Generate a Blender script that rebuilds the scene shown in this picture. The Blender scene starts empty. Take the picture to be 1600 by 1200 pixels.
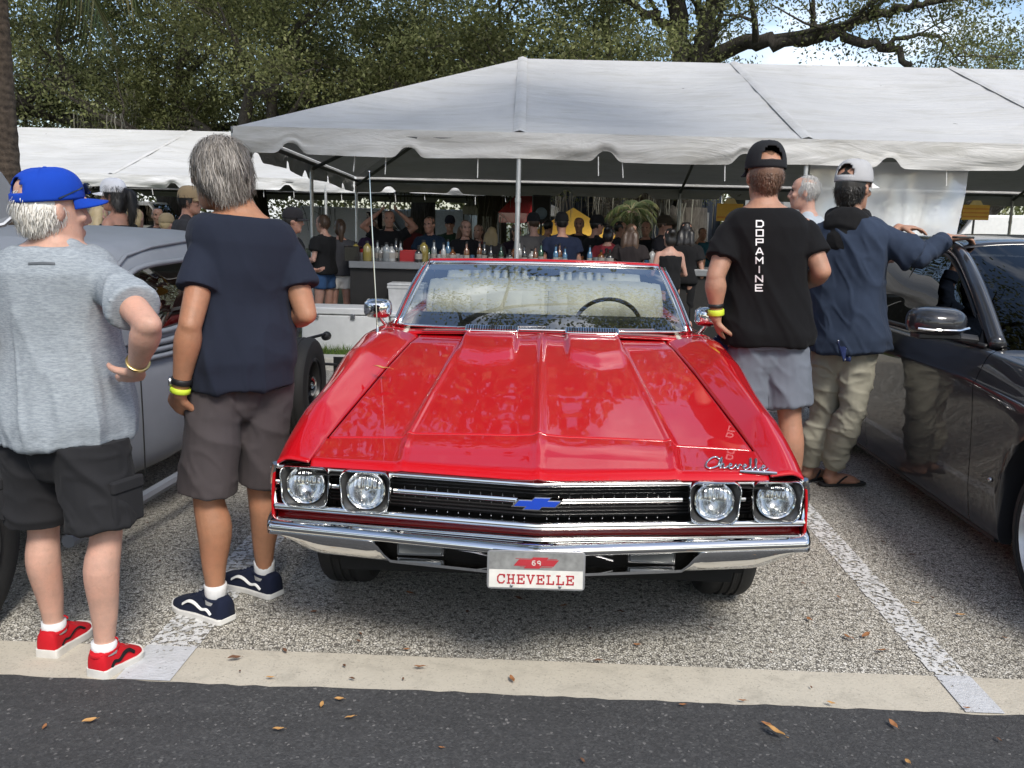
import bpy, bmesh, math, random
import numpy as np
from mathutils import Vector, Matrix
from mathutils.bvhtree import BVHTree
R_ = math.radians
random.seed(7); np.random.seed(7)
S = bpy.context.scene
COL = S.collection
# ------------------------------------------------------------------ camera
CAMH = 1.5; FPX = 1400.0
camd = bpy.data.cameras.new('camera'); cam = bpy.data.objects.new('camera', camd); COL.objects.link(cam)
camd.sensor_width = 36; camd.lens = FPX/1600*36; camd.clip_start = 0.05; camd.clip_end = 2000
CAMR = Matrix.Rotation(R_(1.84), 3, 'Z') @ Matrix.Rotation(R_(90-10.05), 3, 'X') @ Matrix.Rotation(R_(1.3), 3, 'Z')
cam.matrix_world = Matrix.Translation((0, 0, CAMH)) @ CAMR.to_4x4()
S.camera = cam
# ------------------------------------------------------------------ sky
SUN_EL, SUN_AZ = 46.0, 158.0          # azimuth measured from +Y towards +X
W = bpy.data.worlds.new('World'); S.world = W; W.use_nodes = True
nt = W.node_tree; nt.nodes.clear()
def wn(t, **k):
    n = nt.nodes.new(t)
    for a, b in k.items(): setattr(n, a, b)
    return n
wo = wn('ShaderNodeOutputWorld'); bg = wn('ShaderNodeBackground')
sky = wn('ShaderNodeTexSky', sky_type='NISHITA', sun_disc=False, sun_elevation=R_(SUN_EL), sun_rotation=R_(SUN_AZ))
sky.dust_density = 1.5
tc = wn('ShaderNodeTexCoord'); mp = wn('ShaderNodeMapping'); mp.inputs['Scale'].default_value = (1, 1, 2.2)
mp.inputs['Location'].default_value = (3.1, 0.4, 0.2)
nz = wn('ShaderNodeTexNoise'); nz.inputs['Scale'].default_value = 2.3; nz.inputs['Detail'].default_value = 7; nz.inputs['Roughness'].default_value = .58
rp = wn('ShaderNodeValToRGB'); rp.color_ramp.elements[0].position = .52; rp.color_ramp.elements[1].position = .68
nz2 = wn('ShaderNodeTexNoise'); nz2.inputs['Scale'].default_value = 3.7; nz2.inputs['Detail'].default_value = 5
rc = wn('ShaderNodeValToRGB'); rc.color_ramp.elements[0].color = (4.0, 4.2, 4.6, 1); rc.color_ramp.elements[1].color = (9.0, 9.1, 9.2, 1)
rc.color_ramp.elements[0].position = .35; rc.color_ramp.elements[1].position = .62
mx = wn('ShaderNodeMix', data_type='RGBA')
L = nt.links.new
L(tc.outputs['Generated'], mp.inputs['Vector']); L(mp.outputs['Vector'], nz.inputs['Vector']); L(mp.outputs['Vector'], nz2.inputs['Vector'])
L(nz.outputs['Fac'], rp.inputs['Fac']); L(nz2.outputs['Fac'], rc.inputs['Fac'])
L(rp.outputs['Color'], mx.inputs['Factor']); L(sky.outputs['Color'], mx.inputs['A']); L(rc.outputs['Color'], mx.inputs['B'])
L(mx.outputs['Result'], bg.inputs['Color']); bg.inputs['Strength'].default_value = 0.12
L(bg.outputs['Background'], wo.inputs['Surface'])
# ------------------------------------------------------------------ sun
sl = bpy.data.lights.new('sun', 'SUN'); so = bpy.data.objects.new('sun', sl); COL.objects.link(so)
sl.energy = 1.9; sl.angle = R_(16); sl.color = (1, .955, .88)
sd = Vector((math.sin(R_(SUN_AZ))*math.cos(R_(SUN_EL)), math.cos(R_(SUN_AZ))*math.cos(R_(SUN_EL)), math.sin(R_(SUN_EL))))
so.rotation_euler = sd.to_track_quat('Z', 'Y').to_euler(); so.location = sd*60
S.render.engine = 'CYCLES'
S.view_settings.view_transform = 'Standard'; S.view_settings.look = 'None'
S.view_settings.exposure = 0.82; S.view_settings.gamma = 1
S.cycles.use_denoising = True
try: S.cycles.denoiser = 'OPENIMAGEDENOISE'; S.cycles.denoising_input_passes = 'RGB_ALBEDO_NORMAL'
except Exception: pass
S.cycles.max_bounces = 7; S.cycles.transparent_max_bounces = 16; S.cycles.diffuse_bounces = 3
S.cycles.glossy_bounces = 4; S.cycles.transmission_bounces = 6; S.cycles.sample_clamp_indirect = 6
S.cycles.caustics_reflective = False; S.cycles.caustics_refractive = False

def ray(px, py):
    return CAMR @ Vector(((px-800)/FPX, -(py-600)/FPX, -1))
def P(px, py, D):          # a spot seen in that direction at distance D along the street
    d = ray(px, py); return Vector((0, 0, CAMH)) + d*(D/d.y)
def G(px, py, z=0.0):
    d = ray(px, py); return Vector((0, 0, CAMH)) + d*((z-CAMH)/d.z)

# ------------------------------------------------------------------ noise in numpy
def _hash(i, j, k, seed):
    h = (i.astype(np.int64)*374761393 + j.astype(np.int64)*668265263 + k.astype(np.int64)*2147483647 + seed*974711) & 0x7fffffff
    h = ((h ^ (h >> 13))*1274126177) & 0x7fffffff
    return ((h ^ (h >> 16)) & 0xffff)/65535.0
def vnoise(p, seed=0):
    f = np.floor(p); t = p-f; t = t*t*(3-2*t); f = f.astype(np.int64); r = 0
    for a in (0, 1):
        for b in (0, 1):
            for c in (0, 1):
                w = (t[:, 0] if a else 1-t[:, 0])*(t[:, 1] if b else 1-t[:, 1])*(t[:, 2] if c else 1-t[:, 2])
                r = r + w*_hash(f[:, 0]+a, f[:, 1]+b, f[:, 2]+c, seed)
    return r*2-1

# ------------------------------------------------------------------ object helpers
def link(o, parent=None):
    COL.objects.link(o)
    if parent is not None: o.parent = parent
    return o
def tag(o, label=None, cat=None, group=None, kind=None):
    if label: o['label'] = label
    if cat: o['category'] = cat
    if group: o['group'] = group
    if kind: o['kind'] = kind
    return o
def thing(name, label, cat, loc=(0, 0, 0), rz=0.0, group=None):
    o = bpy.data.objects.new(name, None); link(o); o.location = loc; o.rotation_euler = (0, 0, rz)
    o.empty_display_size = .1
    return tag(o, label, cat, group)
def copy_tree(o, parent=None):
    c = o.copy(); link(c)
    if parent is not None: c.parent = parent; c.matrix_parent_inverse = o.matrix_parent_inverse.copy()
    for ch in list(o.children): copy_tree(ch, c)
    return c
def cr(pts, n):            # Catmull-Rom through points, n samples per span; points are tuples of any length
    pts = [np.array(p, float) for p in pts]; out = []
    for i in range(len(pts)-1):
        a = pts[max(i-1, 0)]; b = pts[i]; c = pts[i+1]; d = pts[min(i+2, len(pts)-1)]
        for k in range(n):
            t = k/n
            out.append(.5*(2*b+(c-a)*t+(2*a-5*b+4*c-d)*t*t+(3*b-a-3*c+d)*t**3))
    out.append(pts[-1]); return out
def interp(x, xs, ys): return float(np.interp(x, xs, ys))
def sstep(a, b, x):
    t = min(max((x-a)/(b-a), 0), 1); return t*t*(3-2*t)

class MB:
    def __init__(s): s.v = []; s.f = []; s.m = []; s.mi = 0
    def add(s, vs, fs):
        o = len(s.v); s.v += [tuple(v) for v in vs]; s.f += [tuple(i+o for i in f) for f in fs]; s.m += [s.mi]*len(fs)
        return s
    def box(s, c, d, rot=None):
        hx, hy, hz = d[0]/2, d[1]/2, d[2]/2; c = Vector(c)
        vs = [Vector((x, y, z)) for x in (-hx, hx) for y in (-hy, hy) for z in (-hz, hz)]
        if rot is not None: vs = [rot @ v for v in vs]
        return s.add([v+c for v in vs], [(0, 1, 3, 2), (4, 6, 7, 5), (0, 4, 5, 1), (2, 3, 7, 6), (0, 2, 6, 4), (1, 5, 7, 3)])
    def rbox(s, c, d, r, rot=None, seg=3):      # box with rounded vertical edges in local z
        hx, hy, hz = d[0]/2, d[1]/2, d[2]/2; c = Vector(c); ring = []
        for (cx, cy, a0) in ((hx-r, hy-r, 0), (-hx+r, hy-r, 90), (-hx+r, -hy+r, 180), (hx-r, -hy+r, 270)):
            for k in range(seg+1):
                a = R_(a0+90*k/seg); ring.append((cx+r*math.cos(a), cy+r*math.sin(a)))
        n = len(ring); vs = [Vector((x, y, z)) for z in (-hz, hz) for x, y in ring]
        if rot is not None: vs = [rot @ v for v in vs]
        fs = [(i, (i+1) % n, n+(i+1) % n, n+i) for i in range(n)]+[tuple(reversed(range(n))), tuple(range(n, 2*n))]
        return s.add([v+c for v in vs], fs)
    def loft(s, rings, cap=True, closed=True):
        n = len(rings[0]); vs = [v for r in rings for v in r]; fs = []
        for i in range(len(rings)-1):
            for j in range(n if closed else n-1):
                k = (j+1) % n; fs.append((i*n+j, i*n+k, (i+1)*n+k, (i+1)*n+j))
        if cap and closed:
            fs.append(tuple(reversed(range(n)))); m = (len(rings)-1)*n; fs.append(tuple(range(m, m+n)))
        return s.add(vs, fs)
    def tube(s, path, rad, seg=10, cap=True, flat=None, up=None):
        pts = [Vector(p[:3]) for p in path]; n = len(pts)
        if not hasattr(rad, '__len__'): rad = [rad]*n
        rings = []; last = Vector(up) if up is not None else None
        for i in range(n):
            t = (pts[min(i+1, n-1)]-pts[max(i-1, 0)]).normalized()
            if last is None: last = t.orthogonal()
            a = (last-t*last.dot(t))
            a = a.normalized() if a.length > 1e-6 else t.orthogonal().normalized()
            b = t.cross(a); last = a
            ra = rad[i]; rb = ra*(flat if flat else 1)
            rings.append([pts[i]+a*ra*math.cos(2*math.pi*j/seg)+b*rb*math.sin(2*math.pi*j/seg) for j in range(seg)])
        return s.loft(rings, cap)
    def limb(s, path, rads, seg=14, n=4):          # round-ended smooth tube
        pr = cr([tuple(p)+(r,) for p, r in zip(path, rads)], n)
        pts = [Vector(q[:3]) for q in pr]; rr = [q[3] for q in pr]
        d0 = (pts[0]-pts[1]).normalized(); d1 = (pts[-1]-pts[-2]).normalized()
        pre = [(pts[0]+d0*rr[0]*math.sin(a), rr[0]*math.cos(a)) for a in (1.35, .8, .4)]
        post = [(pts[-1]+d1*rr[-1]*math.sin(a), rr[-1]*math.cos(a)) for a in (.4, .8, 1.35)]
        allp = pre+list(zip(pts, rr))+post
        return s.tube([a for a, b in allp], [b for a, b in allp], seg)
    def sph(s, c, r, seg=12, rot=None):
        c = Vector(c); r = (r, r, r) if not hasattr(r, '__len__') else r; rings = []
        for i in range(1, seg//2+1):
            th = math.pi*i/(seg//2+1); ring = []
            for j in range(seg):
                a = 2*math.pi*j/seg; v = Vector((r[0]*math.sin(th)*math.cos(a), r[1]*math.sin(th)*math.sin(a), r[2]*math.cos(th)))
                ring.append(c+(rot @ v if rot is not None else v))
            rings.append(ring)
        return s.loft(rings)
    def lathe(s, prof, c=(0, 0, 0), axis='Z', seg=24, cap=True, rot=None):
        c = Vector(c); rings = []
        for r, h in prof:
            ring = []
            for j in range(seg):
                a = 2*math.pi*j/seg; x, y = r*math.cos(a), r*math.sin(a)
                v = Vector((x, y, h)) if axis == 'Z' else (Vector((h, x, y)) if axis == 'X' else Vector((y, h, x)))
                if rot is not None: v = rot @ v
                ring.append(c+v)
            rings.append(ring)
        return s.loft(rings, cap)
    def grid(s, fn, us, vs, keep=None):
        nu, nv = len(us), len(vs); pts = [fn(u, v) for u in us for v in vs]; fs = []
        for i in range(nu-1):
            for j in range(nv-1):
                if keep is None or keep((us[i]+us[i+1])/2, (vs[j]+vs[j+1])/2):
                    fs.append((i*nv+j, (i+1)*nv+j, (i+1)*nv+j+1, i*nv+j+1))
        return s.add(pts, fs)
    def mesh(s, name, off=None, smooth=True, ang=40):
        v = np.array(s.v, float).reshape(-1, 3)
        if off is not None: v = v-np.array(off)[None]
        me = bpy.data.meshes.new(name); me.from_pydata(v.tolist(), [], s.f)
        if any(s.m): me.polygons.foreach_set('material_index', s.m)
        me.update()
        if smooth:
            me.polygons.foreach_set('use_smooth', [True]*len(me.polygons))
            if ang < 180: me.set_sharp_from_angle(angle=R_(ang))
        return me
    def build(s, name, mat, parent=None, off=None, smooth=True, ang=40, solid=None, bevel=None, sub=None, merge=True):
        me = s.mesh(name, off, smooth, ang)
        bm = bmesh.new(); bm.from_mesh(me)
        if merge: bmesh.ops.remove_doubles(bm, verts=bm.verts, dist=1e-5)
        bmesh.ops.recalc_face_normals(bm, faces=bm.faces); bm.to_mesh(me); bm.free()
        if smooth and ang < 180: me.set_sharp_from_angle(angle=R_(ang))
        for m in (mat if isinstance(mat, (list, tuple)) else [mat]): me.materials.append(m)
        o = bpy.data.objects.new(name, me); link(o, parent)
        if sub: md = o.modifiers.new('s', 'SUBSURF'); md.levels = md.render_levels = sub
        if solid: md = o.modifiers.new('t', 'SOLIDIFY'); md.thickness = abs(solid); md.offset = -1 if solid > 0 else 1
        if bevel: md = o.modifiers.new('b', 'BEVEL'); md.width = bevel; md.segments = 2; md.limit_method = 'ANGLE'; md.angle_limit = R_(45)
        return o

def raw(name, v, f, mat, parent=None, k=4, smooth=False):     # fast numpy mesh of equal faces
    me = bpy.data.meshes.new(name); v = np.ascontiguousarray(v, np.float32); f = np.ascontiguousarray(f, np.int32)
    me.vertices.add(len(v)); me.vertices.foreach_set('co', v.ravel())
    me.loops.add(f.size); me.loops.foreach_set('vertex_index', f.ravel())
    me.polygons.add(len(f)); me.polygons.foreach_set('loop_start', np.arange(0, f.size, k, dtype=np.int32))
    me.update(calc_edges=True); me.validate()
    if smooth: me.polygons.foreach_set('use_smooth', [True]*len(me.polygons))
    me.materials.append(mat); return link(bpy.data.objects.new(name, me), parent)

# ------------------------------------------------------------------ materials
class MT:
    def __init__(s, name):
        s.m = bpy.data.materials.new(name); s.m.use_nodes = True; s.t = s.m.node_tree; s.b = s.t.nodes['Principled BSDF']
        s.o = s.t.nodes['Material Output']; s._c = None
    def n(s, t, **k):
        x = s.t.nodes.new(t)
        for a, b in k.items():
            if a in ('inp',):
                for i, j in b.items(): x.inputs[i].default_value = j
            else: setattr(x, a, b)
        return x
    def l(s, a, b): s.t.links.new(a, b)
    def co(s, which='Object', scale=(1, 1, 1)):
        if s._c is None: s._c = s.n('ShaderNodeTexCoord')
        if scale == (1, 1, 1): return s._c.outputs[which]
        m = s.n('ShaderNodeMapping'); m.inputs['Scale'].default_value = scale; s.l(s._c.outputs[which], m.inputs['Vector']); return m.outputs['Vector']
    def noise(s, scale, detail=4, rough=.55, vec=None, dist=0):
        x = s.n('ShaderNodeTexNoise'); x.inputs['Scale'].default_value = scale; x.inputs['Detail'].default_value = detail
        x.inputs['Roughness'].default_value = rough; x.inputs['Distortion'].default_value = dist
        s.l(vec if vec is not None else s.co(), x.inputs['Vector']); return x.outputs['Fac']
    def ramp(s, fac, stops):
        r = s.n('ShaderNodeValToRGB'); e = r.color_ramp.elements
        while len(e) < len(stops): e.new(.5)
        for i, (p, c) in enumerate(stops):
            e[i].position = p; e[i].color = (c, c, c, 1) if not hasattr(c, '__len__') else tuple(c)+((1,) if len(c) == 3 else ())
        s.l(fac, r.inputs['Fac']); return r.outputs['Color']
    def mix(s, f, a, b, mode='MIX'):
        x = s.n('ShaderNodeMix', data_type='RGBA', blend_type=mode)
        for v, k in ((f, 'Factor'), (a, 'A'), (b, 'B')):
            if hasattr(v, 'is_linked') or hasattr(v, 'links'): s.l(v, x.inputs[k])
            elif hasattr(v, '__len__'): x.inputs[k].default_value = tuple(v)+((1,) if len(v) == 3 else ())
            else: x.inputs[k].default_value = v
        return x.outputs['Result']
    def bump(s, h, dist=.002, strength=1.0, prev=None):
        b = s.n('ShaderNodeBump'); b.inputs['Distance'].default_value = dist; b.inputs['Strength'].default_value = strength
        s.l(h, b.inputs['Height'])
        if prev is not None: s.l(prev, b.inputs['Normal'])
        s.l(b.outputs['Normal'], s.b.inputs['Normal']); return b.outputs['Normal']
    def set(s, **k):
        names = dict(base='Base Color', rough='Roughness', metal='Metallic', coat='Coat Weight', coatr='Coat Roughness', spec='Specular IOR Level',
                     trans='Transmission Weight', ior='IOR', alpha='Alpha', sub='Subsurface Weight', subr='Subsurface Radius', subs='Subsurface Scale', sheen='Sheen Weight', emit='Emission Color', emits='Emission Strength')
        for a, v in k.items():
            i = s.b.inputs[names[a]]
            if hasattr(v, 'links') and not isinstance(v, (int, float)): s.l(v, i)
            elif hasattr(v, '__len__'): i.default_value = tuple(v)+((1,) if len(v) == 3 and i.type == 'RGBA' else ())
            else: i.default_value = v
        return s
def simple(name, base, rough=.5, metal=0, var=.12, scale=12, bump=0, bscale=80, **k):
    t = MT(name); n = t.noise(scale, 5)
    lo = tuple(c*(1-var) for c in base); hi = tuple(min(c*(1+var), 1) for c in base)
    t.set(base=t.ramp(n, [(.3, lo), (.7, hi)]), rough=rough, metal=metal, **k)
    if bump: t.bump(t.noise(bscale, 4), bump)
    return t.m
M = {}
def chrome_mat():
    t = MT('chrome'); t.set(base=(.78, .78, .77), metal=1, rough=t.ramp(t.noise(6), [(.3, .03), (.8, .075)])); return t.m
M['chrome'] = chrome_mat()
M['black_plastic'] = simple('black_plastic', (.012, .012, .013), .45)
M['matte_black'] = simple('matte_black', (.008, .008, .008), .7)
M['rubber'] = simple('rubber', (.014, .014, .014), .75, bump=.0006, bscale=120)
M['white_paint'] = simple('white_paint', (.74, .74, .72), .45, var=.05)
M['steel'] = simple('steel', (.45, .45, .46), .35, 1)
def carpaint(name, base, rough=.35, flake=0.0, coat=1.0, metal=0.0):
    t = MT(name); n = t.noise(1.3, 3)
    t.set(base=t.ramp(n, [(.3, tuple(c*.94 for c in base)), (.7, base)]), rough=rough, coat=coat, coatr=.02, metal=metal, spec=.08)
    b = t.n('ShaderNodeBump'); b.inputs['Distance'].default_value = .0012; b.inputs['Strength'].default_value = .25
    t.l(t.noise(5, 2), b.inputs['Height']); t.l(b.outputs['Normal'], t.b.inputs['Coat Normal']); return t.m
M['red_paint'] = carpaint('red_paint', (.50, .004, .009), .38)
M['dark_paint'] = carpaint('dark_grey_metallic', (.030, .031, .035), .34, metal=.12)
M['grey_paint'] = simple('satin_grey_paint', (.20, .215, .24), .42, var=.03)
def glass_mat(name, tint=(.9, .95, .93), boost=1.0, ior=1.5):
    t = MT(name); g = t.n('ShaderNodeBsdfGlossy'); g.inputs['Roughness'].default_value = .01
    tr = t.n('ShaderNodeBsdfTransparent'); tr.inputs['Color'].default_value = tint+(1,)
    fr = t.n('ShaderNodeFresnel'); fr.inputs['IOR'].default_value = ior
    mul = t.n('ShaderNodeMath', operation='MULTIPLY', use_clamp=True); mul.inputs[1].default_value = boost
    m = t.n('ShaderNodeMixShader'); t.l(fr.outputs['Fac'], mul.inputs[0]); t.l(mul.outputs[0], m.inputs['Fac'])
    t.l(tr.outputs[0], m.inputs[1]); t.l(g.outputs[0], m.inputs[2]); t.l(m.outputs[0], t.o.inputs['Surface']); return t.m
M['glass'] = glass_mat('windscreen_glass', (.74, .80, .77), 5.5, 1.52)
M['dark_glass'] = glass_mat('tinted_glass', (.03, .033, .036), 1.1, 1.52)
M['clear_glass'] = glass_mat('lamp_glass', (.96, .97, .97), 1.5)
# ================================================================== ground
def aggregate():
    t = MT('exposed_aggregate'); c = t.co('Object')
    v = t.n('ShaderNodeTexVoronoi', feature='F1'); v.inputs['Scale'].default_value = 95; t.l(c, v.inputs['Vector'])
    v2 = t.n('ShaderNodeTexVoronoi', feature='DISTANCE_TO_EDGE'); v2.inputs['Scale'].default_value = 95; t.l(c, v2.inputs['Vector'])
    sep = t.n('ShaderNodeSeparateColor'); t.l(v.outputs['Color'], sep.inputs['Color'])
    stone = t.ramp(sep.outputs[0], [(0, (.47, .44, .375)), (.45, (.65, .615, .53)), (.8, (.76, .725, .64)), (1, (.84, .81, .74))])
    gap = t.ramp(v2.outputs['Distance'], [(.01, 0), (.10, 1)])
    holes = t.ramp(t.noise(46, 3, vec=c), [(.37, 0), (.43, 1)])
    gm = t.n('ShaderNodeMath', operation='MULTIPLY'); t.l(gap, gm.inputs[0]); t.l(holes, gm.inputs[1])
    col = t.mix(gm.outputs[0], (.15, .138, .12), stone)
    patch = t.ramp(t.noise(1.1, 5, .6, vec=c), [(.3, .82), (.7, 1.0)])
    stain = t.ramp(t.noise(.45, 3, vec=c, dist=.8), [(.26, .66), (.40, 1)])
    col = t.mix(1.0, t.mix(1.0, col, patch, 'MULTIPLY'), stain, 'MULTIPLY')
    t.set(base=col, rough=.9, spec=.25); t.bump(gm.outputs[0], .006, 1.0); return t.m
M['aggregate'] = aggregate()
def asphalt():
    t = MT('dark_asphalt'); c = t.co('Object')
    v = t.n('ShaderNodeTexVoronoi', feature='F1'); v.inputs['Scale'].default_value = 130; t.l(c, v.inputs['Vector'])
    sep = t.n('ShaderNodeSeparateColor'); t.l(v.outputs['Color'], sep.inputs['Color'])
    sp = t.ramp(sep.outputs[1], [(.0, (.038, .038, .039)), (.80, (.060, .060, .061)), (.97, (.078, .078, .078)), (.998, (.16, .155, .15)), (1, (.22, .21, .20))])
    sc = t.ramp(t.noise(.9, 6, .7, vec=t.co('Object', (.35, 1.6, 1)), dist=.6), [(.3, .72), (.7, 1.22)])
    dust = t.ramp(t.noise(24, 6, .7, vec=c), [(.55, 0), (.8, .22)])
    t.set(base=t.mix(dust, t.mix(1.0, sp, sc, 'MULTIPLY'), (.2, .19, .18)), rough=.82)
    t.bump(t.noise(170, 3, vec=c), .004, 1.0); return t.m
M['asphalt'] = asphalt()
def concrete(name, base, var=.12):
    t = MT(name); c = t.co('Object')
    a = t.ramp(t.noise(3.2, 8, .65, vec=c), [(.25, tuple(x*(1-var) for x in base)), (.72, base)])
    sp = t.ramp(t.noise(140, 3, vec=c), [(.28, .62), (.42, 1)])
    st = t.ramp(t.noise(9, 6, .7, vec=c, dist=.4), [(.30, .80), (.5, 1)])
    t.set(base=t.mix(1., t.mix(1., a, sp, 'MULTIPLY'), st, 'MULTIPLY'), rough=.88); t.bump(t.noise(90, 5, vec=c), .0018, 1); return t.m
M['strip'] = concrete('cream_concrete', (.56, .515, .425))
M['kerb'] = concrete('pale_concrete', (.52, .50, .44))
def soil():
    t = MT('soil_and_turf'); c = t.co('Object')
    t.set(base=t.ramp(t.noise(2.5, 8, .7, vec=c), [(.3, (.055, .045, .03)), (.5, (.05, .065, .025)), (.7, (.10, .085, .06))]), rough=.95)
    t.bump(t.noise(30, 6, vec=c), .02); return t.m
M['soil'] = soil()
def worn_paint(name, lo, hi, wear):
    t = MT(name); c = t.co('Object')
    v = t.n('ShaderNodeTexVoronoi', feature='DISTANCE_TO_EDGE'); v.inputs['Scale'].default_value = 72; t.l(c, v.inputs['Vector'])
    n = t.ramp(t.noise(48, 4, .6, vec=c), [(wear, 0), (wear+.07, 1)])
    big = t.ramp(t.noise(5, 4, .7, vec=c), [(wear-.14, 0), (wear-.02, 1)])
    m = t.n('ShaderNodeMath', operation='MULTIPLY'); t.l(n, m.inputs[0]); t.l(big, m.inputs[1])
    t.set(base=t.ramp(t.noise(20, 4, vec=c), [(.3, lo), (.7, hi)]), rough=.7, alpha=m.outputs[0])
    t.bump(t.noise(80, 4, vec=c), .004); return t.m
M['line'] = worn_paint('worn_line_paint', (.58, .58, .57), (.72, .72, .71), .44)
M['line2'] = worn_paint('line_paint_on_concrete', (.50, .51, .52), (.58, .59, .61), .30)
def sheet(name, x0, x1, y0, y1, z, mat, jag0=0, jag1=0, n=400, kind='structure', seed=1):
    rnd = random.Random(seed); m = MB(); xs = [x0+(x1-x0)*i/n for i in range(n+1)]
    a = np.array([[x*3.1, 0, 0] for x in xs]); b = np.array([[x*23., 5, 0] for x in xs])
    w = vnoise(a, seed)*.5+vnoise(b, seed)*.5
    vs = [(x, y0+jag0*w[i], z) for i, x in enumerate(xs)]+[(x, y1+jag1*w[-i-1], z) for i, x in enumerate(xs)]
    m.add(vs, [(i, i+1, n+2+i, n+1+i) for i in range(n)])
    o = m.build(name, mat, smooth=False); o['kind'] = kind; return o
gm_ = MB(); gm_.add([(-400, -300, -.012), (400, -300, -.012), (400, 600, -.012), (-400, 600, -.012)], [(0, 1, 2, 3)])
gm_.build('ground', M['soil'], smooth=False)['kind'] = 'structure'
sheet('parking_lot', -14, 14, 2.90, 8.95, 0.0, M['aggregate'], n=4)
sheet('concrete_strip', -14, 14, 2.66, 2.915, 0.004, M['strip'], .006, .003, 900, seed=3)
sheet('road', -40, 40, -9, 2.672, 0.008, M['asphalt'], 0, .016, 1600, seed=5)
for x0, x1, xo in ((-1.365, -1.185, -.035), (1.385, 1.505, .03)):
    for (ya, yb, mm, z, nm) in ((2.915, 8.2, M['line'], .0045, 'parking_line'), (2.675, 2.915, M['line2'], .0085, 'parking_line')):
        m = MB(); k0 = (ya-2.9)/3; k1 = (yb-2.9)/3
        wx = .03*(1 if nm and mm is M['line2'] else 1); e = [random.uniform(-.004, .004) for _ in range(4)]
        m.add([(x0+xo*k0+e[0], ya, z), (x1+xo*k0+e[1], ya, z), (x1+xo*k1, yb, z), (x0+xo*k1, yb, z)], [(0, 1, 2, 3)])
        m.build(nm, mm, smooth=False)['kind'] = 'structure'
# kerb and verge behind the bays
m = MB(); m.add([(-14, 8.95, 0), (14, 8.95, 0), (14, 8.97, .13), (-14, 8.97, .13), (-14, 9.12, .145), (14, 9.12, .145), (14, 9.12, -.1), (-14, 9.12, -.1)],
                [(0, 1, 2, 3), (3, 2, 5, 4), (4, 5, 6, 7)])
m.build('kerb', M['kerb'], smooth=False, bevel=.015)['kind'] = 'structure'
m = MB(); m.add([(-40, 9.1, .06), (40, 9.1, .06), (40, 60, .06), (-40, 60, .06)], [(0, 1, 2, 3)])
m.build('verge', M['soil'], smooth=False)['kind'] = 'structure'
# grass blades on the verge
def blades(x0, x1, y0, y1, z, n, h, w, rs):
    r = np.random.RandomState(rs); p = np.stack([r.uniform(x0, x1, n), r.uniform(y0, y1, n), np.full(n, z)], 1)
    a = r.uniform(0, 6.28, n); hh = h*r.uniform(.5, 1.2, n); d = np.stack([np.cos(a), np.sin(a), 0*a], 1)
    ln = np.stack([r.normal(0, .4, n), r.normal(0, .4, n), 0*a], 1)*hh[:, None]
    v = np.stack([p-d*w/2, p+d*w/2, p+ln+np.stack([0*a, 0*a, hh], 1)], 1).reshape(-1, 3)
    return v, np.arange(3*n).reshape(-1, 3)
def leafmat(name, stops, trans=.25, rough=.55, noisescale=.6):
    t = MT(name); g = t.n('ShaderNodeNewGeometry')
    base = t.ramp(g.outputs['Random Per Island'], stops)
    var = t.ramp(t.noise(noisescale, 3, vec=t.co('Object')), [(.32, .50), (.68, 1.45)])
    col = t.mix(1., base, var, 'MULTIPLY'); t.set(base=col, rough=rough, spec=.35)
    tl = t.n('ShaderNodeBsdfTranslucent'); t.l(col, tl.inputs['Color']); mx = t.n('ShaderNodeMixShader'); mx.inputs['Fac'].default_value = trans
    t.l(t.b.outputs[0], mx.inputs[1]); t.l(tl.outputs[0], mx.inputs[2]); t.l(mx.outputs[0], t.o.inputs['Surface']); return t.m
M['grass'] = leafmat('grass_blade', [(0, (.06, .12, .02)), (.6, (.12, .20, .035)), (1, (.22, .24, .07))], .3)
v, f = blades(-5, 5, 9.13, 10.6, .06, 26000, .09, .008, 4)
raw('grass', v, f, M['grass'], k=3)['kind'] = 'stuff'
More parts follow.
